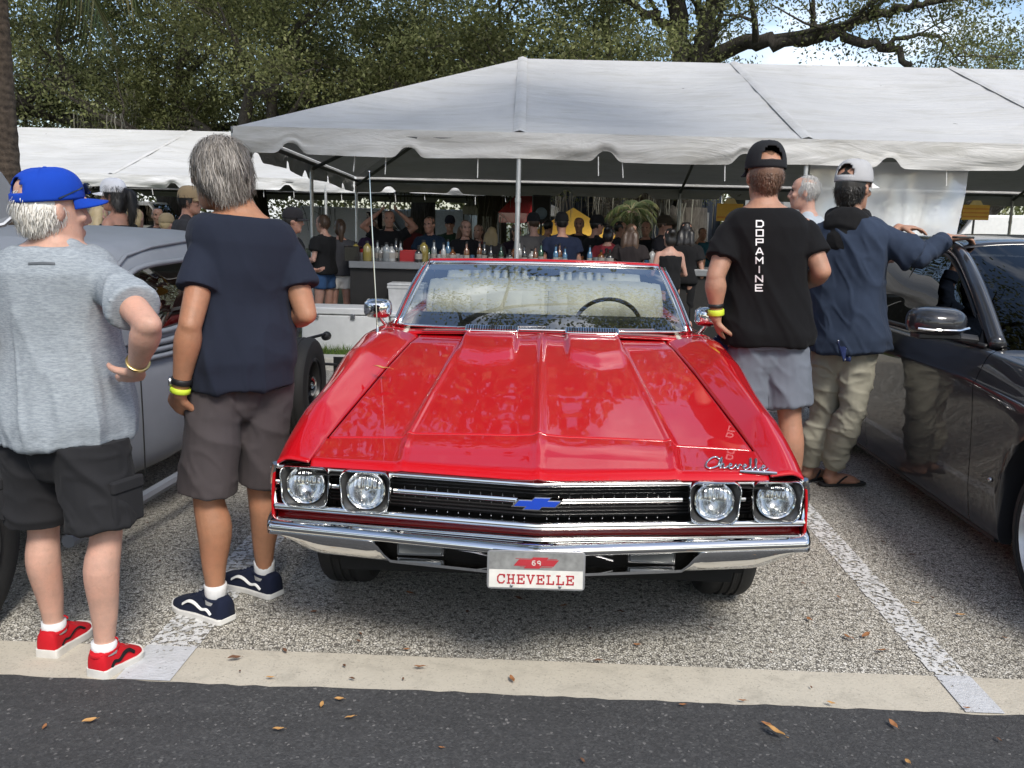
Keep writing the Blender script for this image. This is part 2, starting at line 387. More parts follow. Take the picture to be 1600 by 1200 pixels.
# ================================================================== trees
def bark(name, lo, hi, sx=6, sz=1.2):
    t = MT(name); c = t.co('Object', (sx, sx, sz)); n = t.noise(2.2, 7, .7, vec=c, dist=.6)
    t.set(base=t.ramp(n, [(.3, lo), (.7, hi)]), rough=.95, spec=.2); t.bump(n, .05); return t.m
M['bark'] = bark('oak_bark', (.035, .030, .025), (.13, .115, .095))
M['oak'] = leafmat('oak_leaf', [(0, (.085, .098, .036)), (.5, (.17, .185, .068)), (.85, (.23, .245, .10)), (1, (.28, .27, .13))], .45, noisescale=.9)
M['moss'] = simple('spanish_moss', (.20, .19, .15), .95, var=.3, scale=3)
def oak(label, base, h, spread, seed, nleaf, limbs=(), tr=.45, leaf=.105, moss=40, dens=1.0, fork=.3, cat='tree', crown_r=.75, lower=.0, azr=(0, 2*math.pi), tall=0, group='live oaks behind the tents'):
    rnd = random.Random(seed); r = np.random.RandomState(seed)
    base = Vector(base); wood = MB(); tips = []; mid = []
    def grow(p, d, ln, rad, depth, droop):
        n = max(3, int(ln/.7)); path = [p.copy()]; rr = [rad]; q = p.copy(); dd = d.copy()
        for i in range(n):
            dd = (dd+Vector((rnd.gauss(0, .20), rnd.gauss(0, .20), rnd.gauss(0, .14)+droop))).normalized()
            q = q+dd*ln/n; path.append(q.copy()); rr.append(rad*(1-.72*(i+1)/n))
        wood.tube(path, rr, 8 if depth < 2 else 5, cap=False)
        if depth >= 1: mid.extend(path[len(path)//2:])
        if depth >= 3: tips.append(q); return
        k = rnd.choice((3, 4, 4)) if depth < 2 else 3
        for j in range(k):
            f = .35+.65*(j+rnd.random())/k; idx = min(int(f*n), n); pp = path[idx]
            e = Vector((rnd.gauss(0, 1), rnd.gauss(0, 1), rnd.gauss(.15, .55))).normalized()
            grow(pp, (dd*.55+e*.8).normalized(), ln*rnd.uniform(.42, .68), max(rr[idx]*.62, .012), depth+1, droop*.3)
        tips.append(q)
    fz = h*fork; top = base+Vector((rnd.uniform(-.4, .4), rnd.uniform(-.4, .4), fz))
    wood.tube([base+Vector((0, 0, -.1)), base+Vector((0, 0, .35)), (base+top)/2, top], [tr*1.5, tr*1.12, tr, tr*.95], 12)
    if limbs:
        for path, r0, r1 in limbs:
            path = [Vector(a) for a in cr(path, 5)]; n = len(path)
            path = [a+Vector((rnd.gauss(0, .05), rnd.gauss(0, .05), rnd.gauss(0, .05))) for a in path]
            rr = [r0+(r1-r0)*i/(n-1) for i in range(n)]; wood.tube(path, rr, 9, cap=True); mid.extend(path[n//2:])
            for j in range(int(3*dens)+2):
                idx = rnd.randint(n//4, n-1); e = Vector((rnd.gauss(0, 1), rnd.gauss(0, 1), rnd.gauss(.3, .6))).normalized()
                dd = (path[idx]-path[max(idx-1, 0)]).normalized(); grow(path[idx], (dd*.7+e*.7).normalized(), rnd.uniform(1.5, 3.), rr[idx]*.55, 2, .02)
            tips.append(path[-1])
    nl = 6 if not limbs else 4
    for i in range(nl):
        a = azr[0]+(azr[1]-azr[0])*(i+rnd.random()*.6)/nl; up = rnd.uniform(.25, 1.0)
        grow(top-Vector((0, 0, rnd.uniform(0, .25*fz))), Vector((math.cos(a), math.sin(a), up)).normalized(), spread*rnd.uniform(.75, 1.1), tr*.55, 0, .03)
    t = thing('oak_tree', label, cat, base, group=group)
    wood.build('trunk', M['bark'], t, off=base, ang=180, merge=False)
    pts = np.array([tuple(p) for p in tips+mid[::2]]); k = len(pts)
    idx = r.randint(0, k, nleaf//34); cl = pts[idx]+r.normal(0, crown_r*.55, (len(idx), 3))*np.array([1, 1, .6])     # sprays
    c = np.repeat(cl, 34, 0)+r.normal(0, .25, (len(cl)*34, 3))*np.array([1, 1, .62])
    if lower: c = c[c[:, 2] > lower]
    n0 = len(c)
    if tall:       # the high crown, made of larger sprays
        kk = tall*90; th = r.uniform(0, 6.28, kk); rr_ = np.sqrt(r.rand(kk))*spread*1.25
        hz = h*.62+(h*.75)*np.sqrt(np.clip(1-(rr_/(spread*1.35))**2, 0, 1))*r.rand(kk)
        c2 = np.stack([base.x+rr_*np.cos(th), base.y+rr_*np.sin(th), hz], 1); c2 = c2[(vnoise(c2*.55, seed) > -.12) & (c2[:, 2] > 2.4+.262*np.abs(c2[:, 1]))]; c = np.concatenate([c, c2])
    n = len(c); a = r.normal(0, 1, (n, 3)); a /= np.linalg.norm(a, axis=1)[:, None]
    up = np.array([0, 0, 1])+r.normal(0, .55, (n, 3)); b = np.cross(a, up); b /= np.linalg.norm(b, axis=1)[:, None]+1e-9
    s = (leaf*r.uniform(.6, 1.25, n)*np.where(np.arange(n) >= n0, 4.0, 1))[:, None]
    v = np.stack([c-a*s*.5, c+b*s*.26, c+a*s*.5, c-b*s*.26], 1).reshape(-1, 3)-np.array(base)[None]
    raw('crown', v, np.arange(4*n).reshape(-1, 4), M['oak'], t)
    if moss:
        low = sorted(mid, key=lambda p: p.z)[:max(moss*3, 10)]; mv = []; mf = []
        for i in range(moss):
            p = rnd.choice(low)
            for j in range(6):
                q = p+Vector((rnd.gauss(0, .18), rnd.gauss(0, .18), 0)); ln = rnd.uniform(.4, 1.4); w = rnd.uniform(.008, .022); az = rnd.uniform(0, 3.14)
                d = Vector((math.cos(az), math.sin(az), 0)); o = len(mv)
                for s_ in range(5):
                    z = -ln*s_/4; jx = Vector((rnd.gauss(0, .02), rnd.gauss(0, .02), z)); ww = w*(1-.2*s_)
                    mv += [tuple(q+jx-d*ww-base), tuple(q+jx+d*ww-base)]
                mf += [(o+2*s_, o+2*s_+1, o+2*s_+3, o+2*s_+2) for s_ in range(4)]
        raw('moss', mv, mf, M['moss'], t)['kind'] = 'stuff'
    return t
D0 = 25.0
def pp(l, D): return [tuple(P(x, y, D+dd)) for x, y, dd in l]
tb = P(1078, 380, 26); tb.z = 0
hero = [(pp([(1072, 330, 1), (1066, 150, 1), (1062, 60, 1), (1050, -20, 1), (1030, -120, .5)], D0), .36, .2),
        (pp([(1080, 330, 1), (1090, 150, 1), (1100, 60, .6), (1120, -15, 0), (1165, -90, -1)], D0), .34, .17),
        (pp([(1092, 120, 1), (1140, 76, 0), (1200, 66, -1), (1258, 62, -1.5), (1310, 55, -2), (1380, 72, -2), (1425, 100, -2.4)], D0), .24, .07),
        (pp([(1250, 62, -1.5), (1300, 48, -2), (1345, 28, -2), (1400, 18, -2.6), (1450, 6, -3), (1500, -12, -3)], D0), .15, .05),
        (pp([(1062, 60, 1), (1030, 30, 1), (1000, 10, 0), (950, -30, -1)], D0), .15, .06),
        (pp([(1380, 72, -2), (1440, 55, -2.2), (1490, 78, -2.5), (1540, 90, -3)], D0), .06, .02)]
oak('tall twin trunked live oak rising behind the middle of the big tent', tb, 9.5, 3.4, 11, 80000, hero, tr=.5, leaf=.10, moss=26, fork=.22, azr=(1.6, 4.4), lower=4.6, tall=40)
rows = [(-20, 31, 12, 6.5, 'spreading live oak farthest to the left beyond the white tent'), (-13.5, 33, 13, 6.5, 'bushy live oak over the long white tent, above the blue cap'),
        (-8.8, 28, 11.5, 5.8, 'mossy live oak rising above the grey haired man'), (-4.2, 31, 13, 6.0, 'dense live oak above the left slope of the big tent'),
        (-1.5, 25.5, 11.5, 4.2, 'mossy live oak right above the hip corner of the big tent'), (2.2, 32, 12, 5.2, 'live oak between the tent peak and the twin trunked oak')]
for i, (x, y, h, sp, lb) in enumerate(rows):
    oak(lb, (x, y, 0), h, sp, 30+i, 60000, tr=.42, leaf=.12, moss=60, lower=2.3, crown_r=.95, tall=90)
oak('thin live oak at the far right edge behind the tent', (13.2, 29, 0), 9.0, 4.0, 52, 42000, tr=.32, leaf=.10, moss=8, lower=3.5)
# a far belt of wood behind everything
def belt():
    r = np.random.RandomState(5); n = 150000
    x = np.where(r.rand(n) < .75, r.uniform(-48, 4, n), r.uniform(4, 46, n)); top = np.where(x < 5, 13.5, np.where(x < 12, 8, 5.5))+2.2*vnoise(np.stack([x*.25, 0*x, 0*x], 1), 3)
    c = np.stack([x, 46+r.normal(0, 2.2, n), .3+r.rand(n)**.9*top], 1)
    a = r.normal(0, 1, (n, 3)); a /= np.linalg.norm(a, axis=1)[:, None]; b = np.cross(a, r.normal(0, 1, (n, 3))); b /= np.linalg.norm(b, axis=1)[:, None]
    s = r.uniform(.14, .30, n)[:, None]
    v = np.stack([c-a*s*.5, c+b*s*.3, c+a*s*.5, c-b*s*.3], 1).reshape(-1, 3)
    o = raw('distant_wood', v, np.arange(4*n).reshape(-1, 4), M['oak']); tag(o, 'far belt of dark trees closing the view', 'wood', kind='stuff')
belt()
# two oaks standing behind the photographer, seen only in the paint and the glass
oak('live oak across the road, mirrored in the bonnet and windscreen', (-9.5, -8, 0), 11, 5.0, 71, 15000, tr=.4, leaf=.17, moss=0, lower=4.2, group='oaks mirrored in the car glass')
oak('second live oak across the road, mirrored in the dark car', (11, -7, 0), 11, 5.0, 73, 15000, tr=.4, leaf=.17, moss=0, lower=4.2, group='oaks mirrored in the car glass')
oak('live oak left of the lot, its long limb hanging over the parked cars', (-8.5, 3.6, 0), 8.5, 4.2, 81, 70000, [([(-8.5, 3.6, 2.4), (-6.8, 3.9, 5.2), (-4, 4.3, 7.0), (-1, 4.6, 7.6), (2.2, 4.9, 7.9), (4.2, 5.2, 8.3)], .26, .08), ([(-4, 4.3, 7.0), (-2, 6.2, 7.5), (.6, 7.3, 7.9), (3.2, 7.8, 8.3)], .14, .05), ([(-4, 4.3, 7.0), (-2.6, 2.6, 7.5), (-.8, 1.6, 7.8), (1.0, 1.2, 8.2)], .12, .04)], tr=.4, leaf=.13, moss=0, fork=.28, lower=4.4, dens=2.6, group='oaks mirrored in the car glass')
# palms
def palm_bark():
    t = MT('palm_bark'); c = t.co('Object'); w = t.n('ShaderNodeTexWave', bands_direction='Z'); w.inputs['Scale'].default_value = 4.0; w.inputs['Distortion'].default_value = 7; w.inputs['Detail'].default_value = 4
    t.l(c, w.inputs['Vector']); f = t.mix(.86, w.outputs['Color'], t.noise(14, 6, .7, vec=c))
    t.set(base=t.ramp(f, [(.3, (.05, .036, .026)), (.65, (.17, .125, .09))]), rough=.95); t.bump(f, .03); return t.m
M['palm'] = palm_bark()
M['frond'] = leafmat('palm_frond', [(0, (.05, .075, .022)), (.7, (.10, .12, .045)), (1, (.20, .17, .08))], .2)
def palm(label, base, h, r0, nfr, fl, seed, lean=(0, 0)):
    rnd = random.Random(seed); base = Vector(base); t = thing('palm_tree', label, 'palm tree', base); m = MB(); prof = []; path = []
    n = int(h/.09)
    for i in range(n+1):
        z = h*i/n; path.append((lean[0]*z/h, lean[1]*z/h, z)); prof.append(r0*(1+.45*math.exp(-z/.22))*(1+(.035 if i % 2 else -.02))*(1-.12*z/h))
    m.tube(path, prof, 18, up=(1, 0, 0)); m.build('trunk', M['palm'], t, ang=180)
    top = Vector((lean[0], lean[1], h)); v = MB()
    for i in range(nfr):
        a = 2*math.pi*(i*.618); el = rnd.uniform(-.5, 1.1); d = Vector((math.cos(a)*math.cos(el), math.sin(a)*math.cos(el), math.sin(el))); q = top.copy(); path = [q.copy()]
        for k in range(12):
            d = (d+Vector((0, 0, -.10-.012*k))).normalized(); q = q+d*fl/12; path.append(q.copy())
        v.tube(path, [.018*(1-k/14) for k in range(13)], 4, cap=False)
        for k in range(3, 13):
            tan = (path[k]-path[k-1]).normalized(); sd = tan.cross(Vector((0, 0, 1))).normalized()
            for s in (-1, 1):
                for e in (0, .5):
                    p = path[k]-tan*fl/12*e; l = fl*.34*math.sin(math.pi*(k-1.5)/12.5)+.05
                    tip = p+(sd*s*.8+tan*.55+Vector((0, 0, -.45-rnd.random()*.3)))*l; w = tan*.018*min(1, fl/1.5)
                    v.add([p-w, p+w, (p+tip)/2+w*1.1+Vector((0, 0, .03)), tip], [(0, 1, 2, 3)])
    v.build('crown', M['frond'], t, smooth=False, merge=False); return t
b = P(13, 300, 9.4); palm('rough palm trunk standing at the left edge of the photo behind the blue cap', (b.x-.03, b.y, .05), 4.5, .165, 22, 1.75, 3)
b = P(985, 360, 19); palm('short cabbage palm behind the bar crowd', (b.x, b.y, 0.05), 1.8, .17, 20, .62, 4)
# ================================================================== tents
def vinyl(name, base):
    t = MT(name); c = t.co('Object')
    a = t.ramp(t.noise(.9, 6, .6, vec=c), [(.3, tuple(x*.88 for x in base)), (.7, base)])
    st = t.ramp(t.noise(2.2, 7, .72, vec=t.co('Object', (.5, 2, 2)), dist=.5), [(.30, (.84, .83, .79)), (.52, (1, 1, 1))])
    sp = t.ramp(t.noise(7, 2, vec=c), [(.20, (.35, .33, .3)), (.235, (1, 1, 1))])
    col = t.mix(1., t.mix(1., a, st, 'MULTIPLY'), sp, 'MULTIPLY'); t.set(base=col, rough=.5, spec=.4)
    n1 = t.noise(2.0, 5, .6, vec=t.co('Object', (.5, 1.5, 2.4)), dist=1.6)
    t.bump(n1, .06, .4)
    tl = t.n('ShaderNodeBsdfTranslucent'); t.l(col, tl.inputs['Color']); mx = t.n('ShaderNodeMixShader'); mx.inputs['Fac'].default_value = .045
    t.l(t.b.outputs[0], mx.inputs[1]); t.l(tl.outputs[0], mx.inputs[2]); t.l(mx.outputs[0], t.o.inputs['Surface']); return t.m
M['vinyl'] = vinyl('tent_vinyl', (.56, .553, .535))
M['vinyl_w'] = vinyl('white_tent_vinyl', (.66, .66, .65))
M['pole'] = simple('galvanised_pole', (.55, .55, .54), .42, .7)
M['pole_d'] = simple('grey_frame_tube', (.16, .16, .16), .5, .3)
M['strap'] = simple('white_strap', (.7, .7, .68), .8)
def tent(name, label, rz, xs, yf, yr, yb, zf, zb, zr, rx0, rx1, val, vmat, notch, midpole, group=None, poles=True, zg=.06, wr=1.0):
    t = thing(name, label, 'tent', ((xs[0]+xs[-1])/2, 0, 0), 0, group); t.location = (0, 0, 0); t.rotation_euler = (0, 0, R_(rz))
    x0, x1 = xs[0], xs[-1]
    def sag(u, s, seed):      # u along the eave, s up the slope
        k = np.searchsorted(xs, u)-1; k = min(max(k, 0), len(xs)-2); f = (u-xs[k])/(xs[k+1]-xs[k]); bow = math.sin(math.pi*min(max(f, 0), 1))
        return -.10*bow*math.sin(math.pi*s)*wr
    def wrinkle(x, s, seed):
        k = np.searchsorted(xs, x)-1; k = min(max(k, 0), len(xs)-2); d = min(abs(x-xs[k]), abs(xs[k+1]-x))
        q = np.array([[x*.7+s*1.2, s*9, seed], [x*1.6-s*2, s*19+x*1.3, seed+3.]]); n = vnoise(q, seed)
        return (.016*n[0]+.012*n[1]*math.exp(-d/.5))*wr*min(s*6, 1)*min((1-s)*6+.1, 1)
    m = MB()
    for side in (0, 1):
        y0, z0 = (yf, zf) if side == 0 else (yb, zb)
        def fn(u, s):
            a = x0+(rx0-x0)*s; b = x1+(rx1-x1)*s; x = a+(b-a)*u
            return Vector((x, y0+(yr-y0)*s, z0+(zr-z0)*s+(sag(x, s, 1)+wrinkle(x, s, 4+side))*min(min(u, 1-u)*14, 1)))
        m.grid(fn, [i/150 for i in range(151)], [i/36 for i in range(37)])
    m.build('roof_panel', vmat, t, ang=180)
    for side, (xe, rx) in enumerate(((x0, rx0), (x1, rx1))):
        h = MB()
        def fn(u, s):
            a = Vector((xe, yf, zf)).lerp(Vector((rx, yr, zr)), s); b = Vector((xe, yb, zb)).lerp(Vector((rx, yr, zr)), s); p = a.lerp(b, u); p.z -= .07*math.sin(math.pi*u)*math.sin(math.pi*s); return p
        h.grid(fn, [i/30 for i in range(31)], [i/24 for i in range(25)]); h.build('hip_panel', vmat, t, ang=180)
    # valance on the four sides with its scalloped hem
    def edge(pa, pb, marks, seed):
        pa, pb = Vector(pa), Vector(pb); ln = (pb-pa).length; n = int(ln/.035); d = (pb-pa)/ln; out = Vector((d.y, -d.x, 0)); v = MB()
        def fn(u, s):
            q = u*ln; x = np.array([[q*.8, s*.6, seed]]); rip = float(vnoise(np.array([[q*1.3, s*2, seed]]), 9))*.05+float(vnoise(np.array([[q*4+s*3, s*5, seed]]), 8))*.018
            cut = sum(.115*math.exp(-abs((q-k)/.115)**3.2) for k in marks); low = -val+cut+.012*math.sin(q*2.1+seed)
            z = low*s; return pa+d*q+out*((.02+rip*s)*1.0+.012)+Vector((0, 0, z+.005))
        v.grid(fn, [i/n for i in range(n+1)], [i/10 for i in range(11)]); o = v.build('valance', vmat, t, ang=180)
    fm = [a-x0 for a in notch if x0 < a < x1]; dl = yb-yf
    edge((x0, yf, zf), (x1, yf, zf), fm, 1); edge((x1, yb, zb), (x0, yb, zb), [x1-x0-a for a in fm], 2)
    sm = [dl*k/6 for k in (.8, 2, 3.1, 4.1, 5.2)]
    edge((x0, yb, zb), (x0, yf, zf), sm, 3); edge((x1, yf, zf), (x1, yb, zb), sm, 4)
    # seams over the rafters, frame and poles
    for i, x in enumerate(xs[1:-1]):
        rxx = min(max(x, rx0), rx1); a = Vector((x, yf, zf)); b = Vector((rxx+.35*(x-(x0+x1)/2)/(x1-x0)*0, yr, zr)); s = MB()
        pr = [a.lerp(b, k/20)+Vector((0, 0, .006)) for k in range(21)]; nrm = (b-a).cross(Vector((1, 0, 0))).normalized(); nrm = nrm if nrm.z > 0 else -nrm
        s.grid(lambda u, w: pr[int(u*20)]+Vector((w*.07, 0, 0))+nrm*(.026-.022*abs(w)), [k/20 for k in range(21)], [-1, -.6, 0, .6, 1]); s.build('seam', vmat, t, ang=180)
    f = MB(); dz = Vector((0, 0, -.07)); V = Vector
    def pipe(a, b, r=.028): f.tube([V(a)+dz, V(b)+dz], r, 8)
    pipe((x0, yf, zf), (x1, yf, zf)); pipe((x0, yb, zb), (x1, yb, zb)); pipe((x0, yf, zf), (x0, yb, zb)); pipe((x1, yf, zf), (x1, yb, zb)); dz = V((0, 0, -.16)); pipe((rx0, yr, zr), (rx1, yr, zr))
    for x, rxx in ((x0, rx0), (x1, rx1)):
        pipe((x, yf, zf), (rxx, yr, zr)); pipe((x, yb, zb), (rxx, yr, zr)); pipe((x, yr, (zf+zb)/2), (rxx, yr, zr))
    for x in xs[1:-1]:
        xx = min(max(x, rx0), rx1); pipe((x, yf, zf), (xx, yr, zr)); pipe((x, yb, zb), (xx, yr, zr))
    f.build('frame', M['pole_d'], t, ang=180)
    if poles:
        pl = [(x, yf, zf) for x in xs]+[(x, yb, zb) for x in xs]+([(x0, yr, (zf+zb)/2-.05), (x1, yr, (zf+zb)/2-.05)] if midpole else [])
        for x, y, z in pl:
            p = MB(); p.tube([(x, y, zg), (x, y, z-.07)], .028, 10); p.box((x, y, zg+.01), (.16, .16, .02)); p.tube([(x, y, 1.75), (x, y, 1.80)], .034, 10); p.build('pole', M['pole'], t)
    st = random.Random(3)
    for k in range(int((x1-x0)*1.2)):
        x = x0+(x1-x0)*(k+st.random())/((x1-x0)*1.2); p = MB(); ln = st.uniform(.1, .2); w = st.uniform(-.03, .03); y = yf+.03
        p.tube([(x, y, zf-val+.06), (x+w*.4, y, zf-val-.02), (x+w, y, zf-val-ln)], .006, 5); p.build('tie_strap', M['strap'], t)
    return t
BX = [-3.13, .02, 3.2, 6.45, 9.7, 12.9]
tent('event_tent', 'big off-white frame tent with scalloped valance over the bar', 1.84, BX, 10.2, 14.0, 17.9, 2.5, 2.36, 3.95, .05, 9.75, .29, M['vinyl'], [-2.5, -1.2, .98, 2.52, 4.1, 5.7, 7.3, 8.9, 10.5, 12], True)
tent('event_tent', 'long bright white tent behind the grey hot rod and the two men', 1.84, [-17.5, -13, -8.5, -4.0, .4], 19.2, 24, 29, 2.36, 2.4, 3.72, -15.4, -1.4, .26, M['vinyl_w'], [-15, -12, -9.6, -7.2, -4.8, -2.4, -.5], False, wr=1.3)
# clear plastic sidewall hanging under the tent
def frosted():
    t = MT('clear_vinyl_sheet'); d = t.n('ShaderNodeBsdfDiffuse'); d.inputs['Color'].default_value = (.72, .74, .78, 1); g = t.n('ShaderNodeBsdfGlossy'); g.inputs['Roughness'].default_value = .18
    tr = t.n('ShaderNodeBsdfTransparent'); tr.inputs['Color'].default_value = (.9, .92, .95, 1); m1 = t.n('ShaderNodeMixShader'); m2 = t.n('ShaderNodeMixShader'); m1.inputs['Fac'].default_value = .22; m2.inputs['Fac'].default_value = .80
    t.l(d.outputs[0], m1.inputs[1]); t.l(g.outputs[0], m1.inputs[2]); t.l(tr.outputs[0], m2.inputs[1]); t.l(m1.outputs[0], m2.inputs[2]); t.l(m2.outputs[0], t.o.inputs['Surface']); return t.m
M['frost'] = frosted()
a = P(1268, 252, 10.7); b = P(1516, 254, 10.7); m = MB()
def fn(u, s):
    q = a.lerp(b, u); x = np.array([[u*7, s*3, 2.]]); w = float(vnoise(x, 5)); q.y += .05*math.sin(u*17)*s+.04*w; q.z -= s*1.12; q.x -= s*.12*u; return q
m.grid(fn, [i/50 for i in range(51)], [i/30 for i in range(31)])
o = m.build('plastic_sidewall', M['frost'], ang=180); tag(o, 'translucent plastic sheet hanging from the big tent beside the dark car', 'tent wall')
# navy metal building and grey shed beyond
def part_box(nm, c, d, mat, t, bev=None): m = MB(); m.box(c, d); return m.build(nm, mat, t, smooth=False, bevel=bev)
M['navy'] = simple('navy_sheet_metal', (.030, .042, .068), .5, var=.08, scale=2)
M['shed'] = simple('grey_fabric_wall', (.30, .31, .32), .8, var=.1, scale=2)
t = thing('metal_building', 'navy corrugated metal building beyond the tent', 'building', (3.2, 33, 0)); part_box('wall', (0, 2, 1.7), (6.2, 4, 3.4), M['navy'], t); part_box('roof', (0, 2, 3.5), (6.6, 4.4, .18), M['navy'], t)
for i in range(20): part_box('rib', (-3.0+i*.31, -.03, 1.7), (.07, .06, 3.36), M['navy'], t)
part_box('door', (2.2, -.05, 1.05), (.95, .05, 2.1), M['shed'], t)
t = thing('grey_shed', 'pale grey fabric walled shed right of the navy building', 'shed', (7.7, 30, 0)); part_box('wall', (0, 1.5, 1.3), (2.4, 3, 2.6), M['shed'], t); m = MB(); m.add([(-1.3, -.1, 2.6), (1.3, -.1, 2.6), (1.3, 3.1, 2.6), (-1.3, 3.1, 2.6), (0, -.1, 3.2), (0, 3.1, 3.2)], [(0, 1, 4), (2, 3, 5), (0, 4, 5, 3), (1, 2, 5, 4), (0, 3, 2, 1)]); m.build('roof', M['shed'], t, smooth=False)
for i in (-.8, 0, .8): part_box('post', (i, -.03, 1.3), (.05, .05, 2.56), M['pole_d'], t)
# ================================================================== red convertible
NY = 2.65
RC = thing('convertible_car', 'glossy red classic convertible with chrome bumper and twin headlights, parked nose out', 'car', (0, NY, 0))
M['cream'] = simple('cream_upholstery', (.72, .69, .56), .5, var=.05, bump=.001, bscale=60)
M['trim_white'] = simple('white_trim', (.75, .75, .73), .5, var=.04)
M['dark_chrome'] = simple('dark_reflector', (.10, .10, .10), .3, .6)
M['under'] = simple('underbody_black', (.006, .006, .006), .9)
M['red_soft'] = simple('red_interior_trim', (.42, .008, .012), .45)
def lipy(x): return .085+.125*(abs(x)/.89)**1.25
YS = [0., .09, .22, .4, .8, 1.2, 1.6, 1.82, 2.6, 3.4, 4.2, 4.7, 4.98]
def crown(yl): return interp(yl, [.0, .20, .40, .60, 1.25, 1.65, 1.85, 3.0, 3.7, 4.3, 4.98], [.70, .722, .775, .83, .945, .975, .972, .945, .965, .95, .90])
def halfw(yl): return interp(yl, [.0, .2, .35, .6, 1.2, 2., 3., 4., 4.7, 4.98], [.882, .890, .897, .906, .918, .93, .935, .93, .90, .86])
def seamx(yl): return interp(yl, [.1, .4, 1.0, 1.75, 1.9], [.755, .742, .685, .615, .60])
def hoodz(x, yl):
    z0 = interp(yl, [0, .10, .22, .40, .8, 1.2, 1.6, 1.8], [.71, .727, .740, .763, .829, .892, .945, .958])
    ax = abs(x); z = z0-.012*(ax/.7)**2
    z += .010*math.exp(-(ax/.012)**2)*(1-.3*sstep(1.2, 1.7, yl))*(.35+.65*sstep(.1, .45, yl))+.006*(.4+.6*sstep(.1, .45, yl))*math.exp(-(ax/.06)**2)        # centre spear
    xc = interp(yl, [.09, .4, 1.0, 1.65, 1.8], [.455, .475, .43, .385, .375])                         # bonnet bulge crease
    z += .015*(1-sstep(xc-.022, xc+.006, ax))*sstep(.05, .35, yl)+.009*math.exp(-((ax-xc+.016)/.010)**2)*sstep(.08, .3, yl)
    # scoop ahead of each vent
    s = sstep(1.12+.55*abs(ax-.25), 1.38+.55*abs(ax-.25), yl)*(sstep(.105, .135, ax)-sstep(.360, .388, ax)); z += .022*s
    return z
# bonnet and header panel, split by the seams of the car
def yfront(x): return lipy(x)
def hoodp(x, yl): return Vector((x, yl, hoodz(x, yl)))
xs = [-1+2*i/150 for i in range(151)]
ystart = lambda x: .405+.02*(1-abs(x)/.74)-.012
m = MB()
def fh(u, v):
    yb = 1.752+.045*(abs(u))**2; y0 = .398; yl = y0+(yb-y0)*v; x = u*(seamx(yl)-.0035); return hoodp(x, yl)
m.grid(fh, xs, [i/110 for i in range(111)]); hood = m.build('hood', M['red_paint'], RC, solid=.012, ang=180)
m = MB()
def fhd(u, v):
    x = u*.7505; yl = lipy(x)+(.391-lipy(x))*v; p = hoodp(x, yl); t = 1-v
    p.z -= .016*max(0, (t-.86)/.14)**2*1.2; return p
vs = [i/40 for i in range(41)]
m.grid(fhd, xs, vs)
def face(u, v):      # painted face below the lip, falling to the grille
    x = u*.7505; a = fhd(u, 0); return a+Vector((0, .012*v+.02*v*v, -.022*v))
m.grid(face, xs, [0, .3, .6, 1]); m.build('header_panel', M['red_paint'], RC, ang=60, solid=.008)
# dark channel under the seams
m = MB(); m.grid(lambda x, y: Vector((x, y, hoodz(x, min(y, 1.74))-.045)), [-.80+1.6*i/24 for i in range(25)], [.17+1.66*i/24 for i in range(25)]); m.build('hood_channel', M['under'], RC)
# sides: fender, door, quarter panel
AX = (.98, 3.83); WR = .335
def lowz(yl):
    z = .235
    if yl < .60: z = .50
    for a in AX:
        d = abs(yl-a)
        if d < .40: z = max(z, .33+math.sqrt(max(.40**2-d*d, 0)))
    return z
_SC = {}
def side(s, yl, t):
    xw = halfw(yl); zc = crown(yl); xi = seamx(yl)+.0035 if yl < 1.82 else .70; zi = hoodz(xi, yl)-.002 if yl < 1.82 else zc-.004
    zi = min(zi, zc+.002) if yl > .3 else zi
    _k = round(yl, 5)
    pro = [(xi, zi), (xi+(xw-xi)*.45, max(zi, zc)+.004), (xw-.045-.045*sstep(.3, 1., yl), zc-.002), (xw-.016-.036*sstep(.3, 1., yl), zc-.028), (xw-.004-.014*sstep(.3, 1., yl), zc-.088), (xw, zc-.19), (xw-.006, zc-.27)]
    lz = lowz(yl); bot = [(xw-.012, max(lz+.0, .48)), (xw-.035, max(lz, .235))]
    if lz > .48: bot = [(xw-.005, max((zc-.27+lz)/2, lz)), (xw-.012, lz)]
    pts = pro+bot; pts = [(x, max(z, lz)) for x, z in pts]
    f = t*(len(pts)-1); q = _SC.get(_k)
    if q is None: q = _SC[_k] = cr(pts, 6)
    k = f*6; i = int(min(k, len(q)-1.001)); w = k-i; a = q[i]*(1-w)+q[min(i+1, len(q)-1)]*w
    return Vector((s*a[0], yl, a[1]))
def panel(nm, s, ya, yb, n, mat=M['red_paint'], front=False):
    m = MB(); us = [i/n for i in range(n+1)]; vs = [i/40 for i in range(41)]
    def fn(u, v):
        yl = ya+(yb-ya)*u; p = side(s, yl, v)
        if front:
            pull = (1-u)**3; p.y = max(p.y, 0); p.y = yl if u > .999 else p.y
            y0 = lipy(abs(p.x)) if v < .35 else lipy(.89)+.0
            p.y = y0+(yb-y0)*u
            zz = side(s, max(p.y, .09), v); p.x = zz.x; p.z = zz.z
        return p
    m.grid(fn, us, vs); return m.build(nm, mat, RC, ang=180, solid=.008)
for s in (-1, 1):
    panel('front_fender', s, .2, 1.846, 70, front=True)
    d = panel('door', s, 1.852, 3.046, 30)
    h = MB(); h.rbox((s*.945, 2.88, .80), (.02, .14, .025), .008); h.build('handle', M['chrome'], d)
    panel('quarter_panel', s, 3.052, 4.96, 70)
    # side trim, rocker
    k = MB(); k.tube([(s*.905, 1.42, .225), (s*.912, 2.3, .222), (s*.905, 3.38, .225)], .018, 8); k.build('rocker_trim', M['chrome'], RC)
m = MB()
